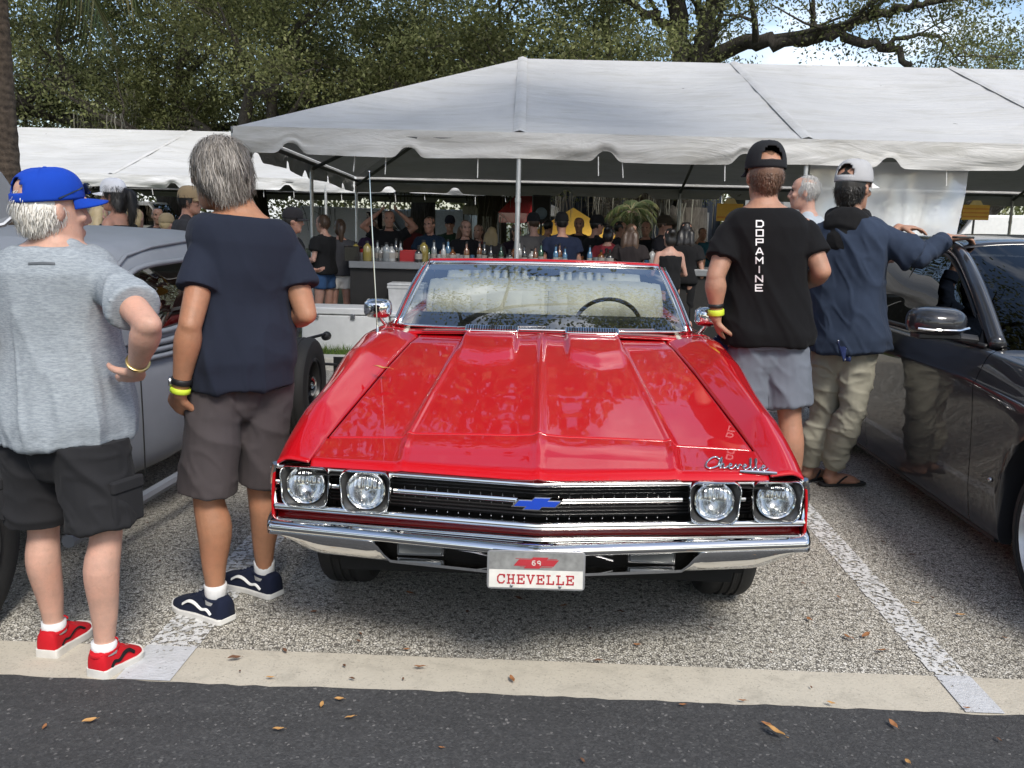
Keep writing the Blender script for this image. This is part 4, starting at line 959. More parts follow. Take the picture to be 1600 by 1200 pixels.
for s in (-1, 1):
    r_ = rim(s); m = MB(); m.tube([p+Vector((s*.003, 0, 0)) for p in r_], .014, 8, cap=False); wf = m.build('window_frame', GP, HR, ang=180)
    c_ = sum(r_[:-1], Vector())/60; m = MB(); m.add([c_]+[p-Vector((s*.016, 0, 0)) for p in r_[:-1]], [(0, i+1, (i+1) % 60+1) for i in range(60)]); m.build('pane', M['hot_glass'], wf, ang=180)
    g = MB(); g.tube([Vector((s*abs(gh(t, y).x), y+yy0, gh(t, y).z))+Vector((s*.008, 0, .004)) for t, y in ((.06, 3.83), (.14, 3.86), (.19, 3.93), (.215, 4.05), (.225, 4.3), (.228, 4.7), (.225, 5.1), (.21, 5.4), (.17, 5.7), (.06, 6.05))], .0085, 6); g.build('drip_rail', GP, HR, ang=180)
    for z, rr in ((.915, .017), (.880, .014), (.848, .012)):
        g = MB(); g.tube([Vector((s*(abs(tubring(y)[0].x)*(1 if z < .87 else .99)+.002), y+yy0, z)) for y in [3.6+.15*i for i in range(19)]], rr, 8); g.build('belt_moulding', GP, HR, ang=180)
    g = MB(); g.tube([(s*.67, 3.3+yy0, .235), (s*.735, 4.3+yy0, .235), (s*.735, 5.4+yy0, .235), (s*.66, 6.2+yy0, .25)], .028, 8); g.build('side_rail', GP, HR)
    for y in (4.02, 5.02):
        g = MB(); w = abs(tubring(y)[0].x)
        g.tube([(s*(w+.001), y+yy0, .30), (s*(w+.003), y+yy0, .55), (s*(w+.001), y+yy0, .82)], .003, 4); g.build('door_seam', M['matte_black'], HR)
    g = MB(); g.tube([(s*.745, 4.92+yy0, .80), (s*.775, 4.90+yy0, .80), (s*.775, 4.80+yy0, .795)], .008, 8); g.build('door_handle', M['chrome'], HR)
def flatp(nm, vs, mat): m = MB(); m.add(vs, [tuple(range(len(vs)))]); return m.build(nm, mat, HR, smooth=False, solid=.006)
flatp('windscreen', [(-.50, 3.70+yy0, .97), (.50, 3.70+yy0, .97), (.54, 3.85+yy0, 1.24), (-.54, 3.85+yy0, 1.24)], M['hot_glass'])
m = MB(); m.rbox((0, 5.15+yy0, .88), (1.2, .18, .62), .06); o = m.build('seat_back', M['red_soft'], HR, bevel=.03); m = MB(); m.rbox((0, 4.75+yy0, .62), (1.2, .6, .2), .06); m.build('seat', M['red_soft'], HR, bevel=.03)
for s in (-1, 1): m = MB(); m.box((s*.57, 4.55+yy0, .90), (.02, .8, .20)); m.build('door_card', M['red_soft'], HR, smooth=False)
# engine bay, cowl sides and upright radiator shell, nose towards the road
def cring(y):
    w = interp(y, [2.55, 3.5], [.27, .52]); zt = interp(y, [2.55, 3.5], [.93, .985]); o = []
    for k in range(28):
        a = 2*math.pi*k/28; c, s_ = math.cos(a), math.sin(a); o.append(Vector((w*math.copysign(abs(c)**.5, c), y+yy0, .66+(zt-.66)*math.copysign(abs(s_)**.6, s_) if s_ > 0 else .66+.30*math.copysign(abs(s_)**.5, s_))))
    return o
m = MB(); m.loft([cring(2.55+.95*i/8) for i in range(9)]); m.build('engine_cover', GP, HR, ang=60)
m = MB(); m.rbox((0, 2.50+yy0, .66), (.56, .10, .62), .05); sh = m.build('radiator_shell', GP, HR, bevel=.03)
for i in range(11): k = MB(); k.box((-.2+.04*i, 2.445+yy0, .66), (.012, .012, .5)); k.build('grille_bar', M['chrome'], sh, smooth=False)
for s in (-1, 1):
    k = MB(); k.lathe([(.001, -.10), (.07, -.09), (.095, -.02), (.10, .02), (.09, .10), (.03, .17)], (s*.34, 2.58+yy0, .74), 'Y', 24); k.build('headlight', M['chrome'], HR)
    k = MB(); k.tube([(s*.2, 2.62+yy0, .4), (s*.45, 2.86+yy0, .34)], .03, 8); k.build('axle', M['black_plastic'], HR)
# raised bonnet flap at the left
a, b = P(-60, 262, 3.6), P(14, 272, 3.65); off = Vector((HX, HY, 0)); m = MB()
pts = [P(-90, 250, 3.5), P(2, 268, 3.55), P(24, 300, 3.6), P(27, 335, 3.62), P(10, 350, 3.6), P(-90, 372, 3.5)]
pts = [p-off for p in pts]; m.add(pts, [tuple(range(6))]); m.build('raised_hood', GP, HR, smooth=False, solid=.02, bevel=.006)
m = MB(); m.tube([p+Vector((0, -.015, 0)) for p in (pts[3], pts[4], pts[5])], .012, 8); m.build('hood_edge', M['steel'], HR)
M['black_rim'] = simple('black_steel_rim', (.02, .02, .021), .35)
for s in (-1, 1):
    w = wheel(HR, (s*.475, 2.86+yy0, .345), .345, .17, .215, M['black_rim'])
    w2 = wheel(HR, (s*.815, 6.2+yy0, .345), .345, .22, .19, M['black_rim'])
    for ww, xo in ((w, .05), (w2, .065)):
        k = MB(); k.lathe([(.075, xo), (.072, xo+.02), (.05, xo+.035), (.02, xo+.04), (.001, xo+.041)], (0, 0, 0), 'X', 24, cap=False)
        if s < 0: k.v = [(-x, y, z) for x, y, z in k.v]
        k.build('hub_cap', M['chrome'], ww)
        k = MB(); k.lathe([(.195, xo+.012), (.200, xo+.03), (.19, xo+.035)], (0, 0, 0), 'X', 40, cap=False)
        if s < 0: k.v = [(-x, y, z) for x, y, z in k.v]
        k.build('rim_ring', M['black_rim'], ww)
    k = MB(); k.tube([(s*.1, 6.2+yy0, .345), (s*.76, 6.2+yy0, .345)], .045, 10); k.build('axle', M['black_plastic'], HR)
    k = MB(); k.lathe([(.001, -.03), (.032, -.02), (.036, .04), (.03, .05), (.02, .055)], (s*.80, 7.0+yy0, .60), 'Y', 20); k.tube([(s*.5, 6.7+yy0, .55), (s*.80, 6.98+yy0, .62)], .012, 6); k.build('tail_light', M['black_plastic'], HR)
k = MB(); k.box((.93, 7.02+yy0, .37), (.15, .012, .13)); k.tube([(.5, 6.8+yy0, .42), (.9, 7.03+yy0, .37)], .012, 6); k.build('rear_plate', M['black_plastic'], HR, smooth=False)
# ================================================================== dark grey modern car on the right
DC = thing('parked_car', 'dark grey metallic modern car with black tinted glass, man leaning on its roof', 'car', (1.965, 3.85, 0))
DP = M['dark_paint']; DW = .93
def dbelt(y): return interp(y, [-1.4, -.9, -.4, .3, 1.2, 2.4, 3.4], [.70, .90, .965, .995, .985, .985, .99])
WC = (-.48, 2.45)
def dlow(y):
    z = interp(y, [-1.4, -1.2, -.9], [.34, .26, .18])
    for c in WC:
        d = abs(y-c)
        if d < .415: z = max(z, .34+math.sqrt(.415**2-d*d))
    return z
_DC = {}
def dside(y, t):
    nose = .30*max(0, (-.75-y)/.65)**2; tail = .12*max(0, (y-2.6)/.8)**2; z1 = dbelt(y); lz = dlow(y); fl = .025*math.exp(-((y-WC[0])/.5)**2)+.03*math.exp(-((y-WC[1])/.55)**2)
    pts = [(.10, lz if lz > .3 else .165), (.045, max(lz, .20)), (.018, max(lz, .36)), (.012-fl*.4, max(lz, .50)), (.006-fl, max(lz, .66)), (-.008-fl, max(lz, z1-.155)), (.0-fl*.7, max(lz, z1-.135)), (.022-fl*.5, max(lz, z1-.07)), (.045, z1-.02), (.075, z1)]
    q = _DC.get(round(y, 5))
    if q is None: q = _DC[round(y, 5)] = cr(pts, 5)
    k = t*(len(q)-1); i = int(min(k, len(q)-1.001)); f = k-i; a = q[i]*(1-f)+q[min(i+1, len(q)-1)]*f; return Vector((a[0]+nose+tail, y, max(a[1], lz)))
def mirx(o): return o
def dpanel(nm, ya, yb, n, flip):
    m = MB(); m.grid(lambda u, v: (lambda p: Vector((2*DW-p.x if flip else p.x, p.y, p.z)))(dside(ya+(yb-ya)*u, v)), [i/n for i in range(n+1)], [i/45 for i in range(46)]); return m.build(nm, DP, DC, ang=60)
RAIL = [(.115, .28, 1.005), (.205, .74, 1.255), (.285, 1.14, 1.405), (.315, 1.45, 1.445), (.325, 1.9, 1.455), (.31, 2.4, 1.40), (.25, 2.85, 1.25), (.16, 3.2, 1.04)]
RL = [Vector(a[:3]) for a in cr(RAIL, 8)]
def railat(y): 
    ys = [p.y for p in RL]; return Vector((interp(y, ys, [p.x for p in RL]), y, interp(y, ys, [p.z for p in RL])))
for fl in (False, True):
    X = (lambda x: 2*DW-x) if fl else (lambda x: x); sg = -1 if fl else 1
    dpanel('front_fender', -1.38, .207, 60, fl); d = dpanel('front_door', .213, 1.547, 40, fl); d2 = dpanel('rear_door', 1.553, 2.62, 50, fl); dpanel('quarter_panel', 2.626, 3.40, 40, fl)
    for dd, y in ((d, 1.38), (d2, 2.2)): k = MB(); k.rbox((X(-.018), y, .862), (.022, .19, .028), .01); k.build('handle', DP, dd, bevel=.004)
    k = MB(); k.tube([Vector((X(p.x), p.y, p.z)) for p in RL], .038, 10, up=(1, 0, 0)); k.build('roof_pillar', DP, DC, ang=180)
    k = MB(); k.tube([Vector((X(p.x-.022), p.y+.035, p.z-.035)) for p in RL[3:-4]], .012, 8); k.build('window_trim', M['black_plastic'], DC, ang=180)
    k = MB(); k.tube([(X(.072), .30+.2*i, dbelt(.30+.2*i)+.006) for i in range(14)], .012, 8); k.build('belt_trim', M['black_plastic'], DC, ang=180)
    k = MB()
    def gl(u, v):
        y = .40+2.58*u; r = railat(y+.05); b = Vector((.085, y, dbelt(y)+.002)); p = b.lerp(r, v); p.x -= .03*math.sin(math.pi*v)*.5; return Vector((X(p.x), p.y, p.z))
    k.grid(gl, [i/30 for i in range(31)], [i/8 for i in range(9)]); k.build('side_window', M['dark_glass'], DC, ang=180)
    k = MB(); k.tube([Vector((X(.11), 1.55, dbelt(1.55))), Vector((X(railat(1.62).x-.012), 1.62, railat(1.62).z-.02))], .03, 8, flat=.4); k.build('centre_pillar', M['black_plastic'], DC)
    k = MB(); k.add([Vector((X(a), b, c)) for a, b, c in ((.083, .34, 1.0), (.083, .60, 1.0), (.15, .56, 1.15))], [(0, 1, 2)]); k.build('quarter_triangle', M['black_plastic'], DC, smooth=False, solid=.01)
    # door mirror
    mm = MB(); c = Vector((X(-.135), .36, 1.10)); rings = []
    for yk, sc_ in ((-.105, .30), (-.09, .62), (-.055, .88), (0, 1.0), (.045, 1.0), (.055, .96)):
        ring = []
        for j in range(28):
            a = 2*math.pi*j/28; ca, sa = math.cos(a), math.sin(a); ring.append(c+Vector((.128*sc_*math.copysign(abs(ca)**.6, ca), yk, (.072 if sa > 0 else .062)*sc_*math.copysign(abs(sa)**.7, sa))))
        rings.append(ring)
    mm.loft(rings); mi = mm.build('door_mirror', DP, DC, ang=50)
    k = MB(); k.tube([c+Vector((-sg*.115, -.075, -.022)), c+Vector((-sg*.06, -.100, -.026)), c+Vector((sg*.06, -.100, -.026)), c+Vector((sg*.125, -.05, -.02))], .007, 8); k.build('indicator', M['chrome'], mi)
    k = MB(); k.rbox(c+Vector((0, .002, -.060)), (.20, .10, .028), .012); k.build('mirror_base', M['black_plastic'], mi, bevel=.006)
    k = MB(); k.tube([c+Vector((sg*.05, .0, -.058)), c+Vector((sg*.20, .02, -.075))], .022, 8, flat=.6); k.build('mirror_arm', M['black_plastic'], mi)
    for y in WC:
        w = wheel(DC, (X(.135), y, .335), .335, .22, .255, M['black_plastic'])
        for j in range(5):
            a = 2*math.pi*j/5+.3; k = MB(); e = Vector((0, math.cos(a), math.sin(a)))
            for da in (-.13, .13):
                e2 = Vector((0, math.cos(a+da), math.sin(a+da))); k.tube([Vector((-sg*.075, 0, 0))+e*.04, Vector((-sg*.098, 0, 0))+e2*.15, Vector((-sg*.088, 0, 0))+e2*.243], [.022, .017, .016], 6, flat=.7)
            k.build('spoke', M['white_alloy'] if 'white_alloy' in M else M.setdefault('white_alloy', simple('bright_alloy', (.70, .70, .70), .3, .3)), w)
        k = MB(); k.lathe([(.258, -.085), (.262, -.10), (.245, -.108), (.238, -.085)], (0, 0, 0), 'X', 44, cap=False)
        if fl: k.v = [(-x, y_, z) for x, y_, z in k.v]
        k.build('rim_lip', M['white_alloy'], w)
    k = MB(); k.tube([(X(.055), -.02+.2*i, .185) for i in range(10)], .012, 8); k.build('sill_trim', M['black_plastic'], DC)
m = MB(); m.grid(lambda u, v: (lambda r: Vector((r.x+.02+(2*DW-2*r.x-.04)*u, r.y-.05*(1-(2*u-1)**2)*(1-v), r.z+.020+.035*(1-(2*u-1)**4))))(railat(1.16+1.46*v)), [i/30 for i in range(31)], [i/24 for i in range(25)]); m.build('roof', DP, DC, ang=180, solid=.02)
def dws(u, v): a = Vector((.125+(2*DW-.25)*u, .25-.34*(1-(2*u-1)**2), .985+.02*(1-(2*u-1)**2))); r = railat(1.16); b = Vector((r.x+.02+(2*DW-2*r.x-.04)*u, 1.16-.05*(1-(2*u-1)**2), r.z+.018+.033*(1-(2*u-1)**4))); return a.lerp(b, v)+Vector((0, -.02, .012))*math.sin(math.pi*v)
m = MB(); m.grid(dws, [i/30 for i in range(31)], [i/14 for i in range(15)]); m.build('windscreen', M['dark_glass'], DC, ang=180)
def dbl(u, v): r0 = railat(2.62); a = Vector((r0.x+(2*DW-2*r0.x)*u, 2.62, r0.z+.02)); b = Vector((.17+(2*DW-.34)*u, 3.22, 1.03)); return a.lerp(b, v)
m = MB(); m.grid(dbl, [i/12 for i in range(13)], [i/8 for i in range(9)]); m.build('rear_window', M['dark_glass'], DC, ang=180)
def dhood(u, v): y = -1.25+(1.47-.33*(1-(2*u-1)**2)+.0)*v; p = dside(max(min(y, .2), -1.3), 1.0); x0 = p.x; c = 1-(2*u-1)**2; return Vector((x0+(2*DW-2*x0)*u, y-.12*c*(1-v), p.z+.045*c**.6*sstep(0, .4, v+.2)))
m = MB(); m.grid(dhood, [i/30 for i in range(31)], [i/30 for i in range(31)]); m.build('hood', DP, DC, ang=180)
m = MB(); m.grid(lambda u, v: (lambda p: Vector((p.x, p.y-.02, p.z*(1-v)+.28*v)))(dhood(u, 0)), [i/20 for i in range(21)], [0, .3, .6, 1]); m.build('front_bumper', DP, DC, ang=180)
m = MB(); m.box((DW, 3.42, .64), (1.5, .05, .68)); m.box((DW, 3.3, 1.0), (1.5, .24, .04)); m.build('tail_panel', DP, DC, smooth=False)
m = MB(); m.box((DW, 1.0, .26), (1.5, 4.3, .12)); m.box((DW, 1.6, .65), (1.5, 2.2, .5)); m.build('interior', M['under'], DC, smooth=False)
for x in (.5, 1.36): m = MB(); m.rbox((x, 1.75, 1.0), (.48, .14, .55), .06); m.build('seat', M['black_plastic'], DC, bevel=.04)
# bolts and a badge lamp at the rear of the wheel arch
k = MB(); k.sph((-.022, -.06, .47), .012, 10); k.build('bolt', M['steel'], DC)
# ================================================================== people
TMP = bpy.data.scenes.new('workshop')
def remesh(mb, name, vox, it, mat, parent=None, off=None, disp=None, fac=.5):
    me = mb.mesh('w', smooth=False); o = bpy.data.objects.new('w', me); TMP.collection.objects.link(o)
    md = o.modifiers.new('r', 'REMESH'); md.mode = 'VOXEL'; md.voxel_size = vox
    sm = o.modifiers.new('s', 'SMOOTH'); sm.factor = fac; sm.iterations = it
    vl = TMP.view_layers[0]; vl.update(); nm = bpy.data.meshes.new_from_object(o.evaluated_get(vl.depsgraph)); nm.name = name
    bpy.data.objects.remove(o); bpy.data.meshes.remove(me)
    n = len(nm.vertices); co = np.empty(n*3, np.float32); nm.vertices.foreach_get('co', co); co = co.reshape(-1, 3)
    if disp is not None:
        no = np.empty(n*3, np.float32); nm.vertex_normals.foreach_get('vector', no); no = no.reshape(-1, 3)
        co = co+no*disp(co.astype(np.float64), no)[:, None]
    if off is not None: co = co-np.array(off, np.float32)[None]
    nm.vertices.foreach_set('co', np.ascontiguousarray(co, np.float32).ravel()); nm.polygons.foreach_set('use_smooth', [True]*len(nm.polygons)); nm.update()
    nm.materials.clear(); nm.materials.append(mat)
    return link(bpy.data.objects.new(name, nm), parent)
def skin(name, base, freck=.0):
    t = MT(name); c = t.co('Object'); a = t.ramp(t.noise(14, 6, .65, vec=c), [(.3, tuple(x*.74 for x in base)), (.7, base)])
    red = t.ramp(t.noise(7, 5, .65, vec=c), [(.40, 0), (.72, .6)]); a = t.mix(red, a, (base[0]*1.0, base[1]*.80, base[2]*.74))
    if freck: a = t.mix(t.ramp(t.noise(55, 3, .6, vec=c), [(.60, 0), (.72, freck)]), a, tuple(x*.62 for x in base))
    t.set(base=a, rough=.5, spec=.4, sub=.12, subr=(.6, .25, .12), subs=.012); t.bump(t.noise(60, 6, .7, vec=c), .003, .6); return t.m
def cloth(name, base, heather=0, weave=900, rough=.9, var=.10, hcol=None):
    t = MT(name); c = t.co('Object'); a = t.ramp(t.noise(5, 5, .6, vec=c), [(.3, tuple(x*(1-var) for x in base)), (.7, tuple(min(1, x*(1+var)) for x in base))])
    if heather: a = t.mix(t.ramp(t.noise(48, 5, .75, vec=t.co('Object', (1, 1, 5.5))), [(.40, 0), (.62, heather)]), a, hcol)
    t.set(base=a, rough=rough, spec=.12, sheen=.03); t.bump(t.noise(weave*.5, 2, vec=c), .0008, .6); return t.m
def fold(amp, seed, fx=9, fz=2.2, body=None, tw=.25, z0=None, z1=None):
    def f(co, no):
        p = np.stack([co[:, 0]*fx+co[:, 2]*fx*tw, co[:, 1]*fx, co[:, 2]*fz], 1); n = vnoise(p+seed*3.1, seed); n2 = vnoise(p*2.3+7, seed+1); n3 = vnoise(co*np.array([5, 5, 4.])+seed, seed+2)
        r = np.clip(1-np.abs(n)*2.6, 0, 1)**1.5*1.0-.25+n3*.75+np.clip(1-np.abs(n2)*3, 0, 1)*.35
        a = amp
        if z0 is not None: a = amp*np.clip((z1-co[:, 2])/(z1-z0), .12, 1)
        return r*a
    return f
def frame(fwd, up=(0, 0, 1)):
    u = Vector(up).normalized(); f = Vector(fwd); f = (f-u*f.dot(u)).normalized(); return f.cross(u), f, u      # right, forward, up
HEADP = [(-.118, .018, .070, .035), (-.112, .036, .083, .012), (-.095, .050, .089, -.018), (-.068, .059, .090, -.058), (-.040, .064, .089, -.080), (-.010, .069, .090, -.092), (.020, .073, .090, -.100), (.048, .0755, .094, -.103), (.075, .073, .087, -.100), (.098, .060, .068, -.084), (.112, .040, .043, -.060), (.120, .016, .016, -.032)]
def ringpts(c, r, f, hw, fy, by, dz, n=20, p=.85):
    o = []
    for j in range(n):
        a = 2*math.pi*j/n; ca, sa = math.cos(a), math.sin(a); x = hw*math.copysign(abs(ca)**p, ca); m = (fy+by)/2; h = (fy-by)/2; o.append(c+r*x+f*(m+h*math.copysign(abs(sa)**p, sa))+Vector((0, 0, 0)))
    return o
def head_mesh(mb, c, fwd, k, up=(0, 0, 1), detail=True):
    r, f, u = frame(fwd, up)
    rings = [ringpts(c+u*z*k, r, f, hw*k, fy*k, by*k, 0) for z, hw, fy, by in cr(HEADP, 2)]; mb.loft(rings)
    mb.limb([c+u*(.030*k)+f*.088*k, c+u*(.0)*k+f*.104*k, c-u*.026*k+f*.112*k], [.008*k, .011*k, .0145*k], 8, 2)
    if detail:
        rot = Matrix((r, f, u)).transposed()
        for s in (-1, 1):
            mb.sph(c+r*s*.0775*k-f*.006*k-u*.004*k, (.010*k, .019*k, .031*k), 12, rot @ Matrix.Rotation(s*.35, 3, 'Z'))
            mb.sph(c+r*s*.0175*k+f*.100*k-u*.036*k, (.009*k,)*3, 8)
            mb.sph(c+r*s*.032*k+f*.088*k+u*.040*k, (.024*k, .012*k, .008*k), 10, rot); mb.sph(c+r*s*.042*k+f*.074*k-u*.018*k, (.024*k, .018*k, .02*k), 10, rot)
        mb.sph(c+f*.093*k-u*.061*k, (.024*k, .010*k, .006*k), 10, rot); mb.sph(c+f*.092*k-u*.074*k, (.020*k, .010*k, .007*k), 10, rot); mb.sph(c+f*.082*k-u*.104*k, (.022*k, .014*k, .014*k), 10, rot)
    else:
        for s in (-1, 1): mb.sph(c+r*s*.077*k-f*.006*k, .022*k, 8)
def hand_mesh(mb, wr, d, pn, k, ts, curl=.5, spread=.12, fing=(1, 1, 1, 1)):
    d = Vector(d).normalized(); pn = Vector(pn); pn = (pn-d*pn.dot(d)).normalized(); a = d.cross(pn).normalized()*ts      # a points to the thumb side
    rings = []
    for t, hw, th in ((-.01, .026, .020), (.02, .033, .019), (.05, .040, .017), (.078, .041, .015), (.092, .038, .012)):
        rings.append([wr+d*t*k+a*hw*k*math.cos(q)+pn*th*k*math.sin(q) for q in [2*math.pi*i/12 for i in range(12)]])
    mb.loft(rings)
    for i, (o, l) in enumerate(((.030, .068), (.010, .077), (-.011, .071), (-.030, .055))):
        p = wr+d*.082*k+a*o*k; v = (d+a*spread*(1.2-i*.8)*.6).normalized(); path = [p-v*.015*k, p]; ang = 0
        for s_, e in ((.46, .55), (.30, .9), (.24, .8)):
            ang += curl*e*1.15*fing[i]; vv = v*math.cos(ang)+pn*math.sin(ang); path.append(path[-1]+vv*l*s_*k)
        mb.limb(path, [.0095*k, .0095*k, .0088*k, .0082*k, .0072*k], 8, 2)
    p = wr+d*.022*k+a*.026*k; v = (d*.62+a*.62+pn*.45).normalized(); v2 = (d*.85+a*.1+pn*.6).normalized()
    mb.limb([p, p+v*.042*k, p+v*.05*k+v2*.028*k, p+v*.05*k+v2*.052*k], [.015*k, .0125*k, .0108*k, .0085*k], 8, 2)
TORSO = [(0, .160, .118), (.10, .172, .125), (.24, .160, .115), (.42, .155, .112), (.62, .172, .122), (.80, .180, .120), (.90, .150, .100), (.97, .085, .075), (1.03, .060, .060)]
def torso(mb, J, dw=0., dd=0., t0=0., t1=1.03, girth=1., k=1., belly=0., fl=0.):
    pel, ch, nk = J['pel'], J['chest'], J['neck']; rings = []
    sp = cr([tuple(pel), tuple((pel+ch)/2+J.get('bow', Vector())), tuple(ch), tuple(nk)], 10); L_ = len(sp)-1
    hr = (J['hipR']-J['hipL']); hr.z *= .5; hr.normalize(); sr = (J['shR']-J['shL']).normalized()
    n = 26
    for i in range(n+1):
        t = t0+(t1-t0)*i/n; q = min(max(t, 0), 1)*L_; a = int(min(q, L_-.001)); w = q-a; c = Vector(sp[a]*(1-w)+sp[a+1]*w)
        if t < 0: c = c+(pel-ch).normalized()*(-t)*(nk-pel).length
        if t > 1: c = c+(nk-ch).normalized()*(t-1)*(nk-pel).length
        g = girth+(1-girth)*sstep(.75, .97, t); hw = interp(t, [a_[0] for a_ in TORSO], [a_[1] for a_ in TORSO])*k*g+dw; hd = interp(t, [a_[0] for a_ in TORSO], [a_[2] for a_ in TORSO])*k*g+dd
        hw += fl*max(0, (.5-t))*.06; hd += fl*max(0, (.5-t))*.05
        w2 = sstep(.1, .8, t); s = (hr*(1-w2)+sr*w2).normalized(); up = (nk-pel).normalized(); f = up.cross(s).normalized(); b = belly*math.exp(-((t-.25)/.2)**2)
        rings.append([c+s*hw*math.copysign(abs(math.cos(q_))**.8, math.cos(q_))+f*(hd+(b if math.sin(q_) > 0 else 0))*math.copysign(abs(math.sin(q_))**.85, math.sin(q_)) for q_ in [2*math.pi*j/28 for j in range(28)]])
    mb.loft(rings)
def shoe(J, side, k, label, mats, root, kind='sneaker'):
    an = J['an'+side]; hl, to = J['heel'+side], J['toe'+side]; d = (to-hl); d.z = 0; L_ = d.length; d.normalize(); r = Vector((d.y, -d.x, 0)); base = Vector((hl.x, hl.y, hl.z)); off = root.location
    st = [(0, .026, .030), (.03, .036, .036), (.2, .037, .037), (.45, .037, .040), (.7, .049, .050), (.88, .042, .046), (.97, .024, .03), (1.0, .010, .012)]
    def outl(t, ex=0): return interp(t, [a[0] for a in st], [a[1] for a in st])*k*1.06+ex, interp(t, [a[0] for a in st], [a[2] for a in st])*k*1.06+ex
    m = MB(); sh = .030*k if kind == 'sneaker' else .024*k; rings = []
    for t in [0, .015, .05, .12, .25, .4, .55, .7, .8, .88, .94, .98, 1.0]:
        a, b = outl(t, .005); spr = .012*k*max(0, (t-.8)/.2)**2; h = sh*(1.15 if (t < .3 and kind == 'sneaker') else 1); c = base+d*t*L_
        rings.append([c-r*a+Vector((0, 0, .001+spr)), c+r*b+Vector((0, 0, .001+spr)), c+r*b*1.03+Vector((0, 0, h+spr)), c-r*a*1.03+Vector((0, 0, h+spr))])
    m.loft(rings); so_ = m.build('sole', mats[1], None, off=off, ang=50, bevel=.004)
    u = MB(); rings = []; hp = [(.0, .085), (.06, .098), (.22, .092), (.36, .098), (.46, .092), (.62, .068), (.8, .054), (.93, .044), (1.0, .030)]
    for i in range(25):
        t = .005+.98*i/24; a, b = outl(t); h = interp(t, [q[0] for q in hp], [q[1] for q in hp])*k; c = base+d*t*L_; ring = []
        for j in range(18):
            q = math.pi*j/17; x = math.cos(q); z = math.sin(q); wd = (b if x > 0 else a)*math.copysign(abs(x)**.55, x); ring.append(c+r*wd+Vector((0, 0, sh*.8+(h-sh*.8)*z**.72)))
        rings.append(ring)
    u.loft(rings); up = u.build('shoe', mats[0], root, off=off, ang=70); so_.parent = up
    # collar, laces
    kx = MB(); cc = Vector((an.x, an.y, base.z+.088*k)); kx.tube([cc+d*(.045*k*math.cos(q))+r*(.036*k*math.sin(q))+Vector((0, 0, .008*k*math.cos(q))) for q in [2*math.pi*i/20 for i in range(21)]], .007*k, 6, cap=False); kx.build('collar', mats[0], up, off=off)
    kx = MB()
    for i in range(5):
        t = .40+.065*i; h = interp(t, [q[0] for q in hp], [q[1] for q in hp])*k; c = base+d*t*L_+Vector((0, 0, h+.001)); kx.tube([c-r*.024*k-Vector((0, 0, .007)), c+Vector((0, 0, .003)), c+r*.024*k-Vector((0, 0, .007))], .0035*k, 5)
    if kind == 'sneaker':
        c = base+d*.36*L_+Vector((0, 0, .10*k))
        for s in (-1, 1): kx.tube([Vector(p) for p in cr([tuple(c), tuple(c+r*s*.02+Vector((0, 0, .03))-d*.012), tuple(c+r*s*.035+Vector((0, 0, .018))), tuple(c+r*s*.012+Vector((0, 0, .004)))], 4)], .0032*k, 5)
    kx.build('laces', mats[2], up, off=off)
    if len(mats) > 3:      # side stripe, both flanks
        for s in (-1, 1):
            kx = MB(); pa = []
            for t, z in ((.16, .036), (.24, .050), (.34, .046), (.46, .060), (.56, .064), (.66, .048)):
                a, b = outl(t); pa.append(base+d*t*L_+r*s*((b if s > 0 else a)*.97+.001)+Vector((0, 0, z*k)))
            kx.tube([Vector(q) for q in cr([tuple(q) for q in pa], 4)], .0065*k, 6, flat=.5); kx.build('side_stripe', mats[3], up, off=off)
    return up
def cap_mesh(c, fwd, k, mat, root, off, up=(0, 0, 1), hole=True, brim=True, h=.112, tilt=0, name='cap', brimmat=None, n=44):
    r, f, u = frame(fwd, up)
    if tilt: u2 = (u*math.cos(tilt)+f*math.sin(tilt)); f = (f*math.cos(tilt)-u*math.sin(tilt)); u = u2
    b = c+u*.030*k; m = MB()
    def dome(a_, v):      # a_ angle, v height 0..1
        ca, sa = math.cos(a_), math.sin(a_); pr = math.cos(v*math.pi/2*.985)**.62; z = h*k*math.sin(v*math.pi/2)**1.05; sq = 1+.02*math.sin(v*math.pi)
        return b+r*(.083*k*pr*ca*sq)+f*((.103*sa-.004)*k*pr*sq+(.006*k if sa > 0 else 0)*math.sin(v*3.1))+u*z
    def keep(a_, v):
        back = abs(((a_-math.pi*1.5+math.pi) % (2*math.pi))-math.pi)
        return not (hole and back < .58 and .20 < v < .20+.36*math.sqrt(max(0, 1-(back/.58)**2)))
    A = [2*math.pi*i/n for i in range(n+1)]
    m.grid(dome, A, [i/16 for i in range(17)], keep); cp = m.build(name, mat, root, off=off, ang=180); md = cp.modifiers.new('t', 'SOLIDIFY'); md.thickness = .0035; md.offset = 1
    k2 = MB(); k2.sph(dome(0, 1)+u*.003, (.007, .007, .005), 8); k2.build('button', mat, cp, off=off)
    k2 = MB()
    for i in range(6): k2.tube([dome(math.pi/2+i*math.pi/3, v/10)*1.0+u*.003 for v in range(2 if not (hole and i == 3) else 7, 11)], .0026, 5)
    k2.build('seam', mat, cp, off=off)
    if brim:
        k2 = MB(); ln = .072*k
        def br(s, v):
            a_ = math.pi/2+s*1.12; e = dome(a_, .02); out = (f*1.0+r*math.cos(a_)*.35); ext = ln*(1-abs(s)**2.6)**.5 if abs(s) < 1 else 0
            return e+out*ext*v+u*(-.012*k*v-.020*k*s*s*v+.0)
        k2.grid(br, [-1+i/12 for i in range(25)], [i/6 for i in range(7)]); bo = k2.build('brim', brimmat or mat, cp, off=off, ang=180); md = bo.modifiers.new('t', 'SOLIDIFY'); md.thickness = .004
    return cp, (r, f, u, b, dome)
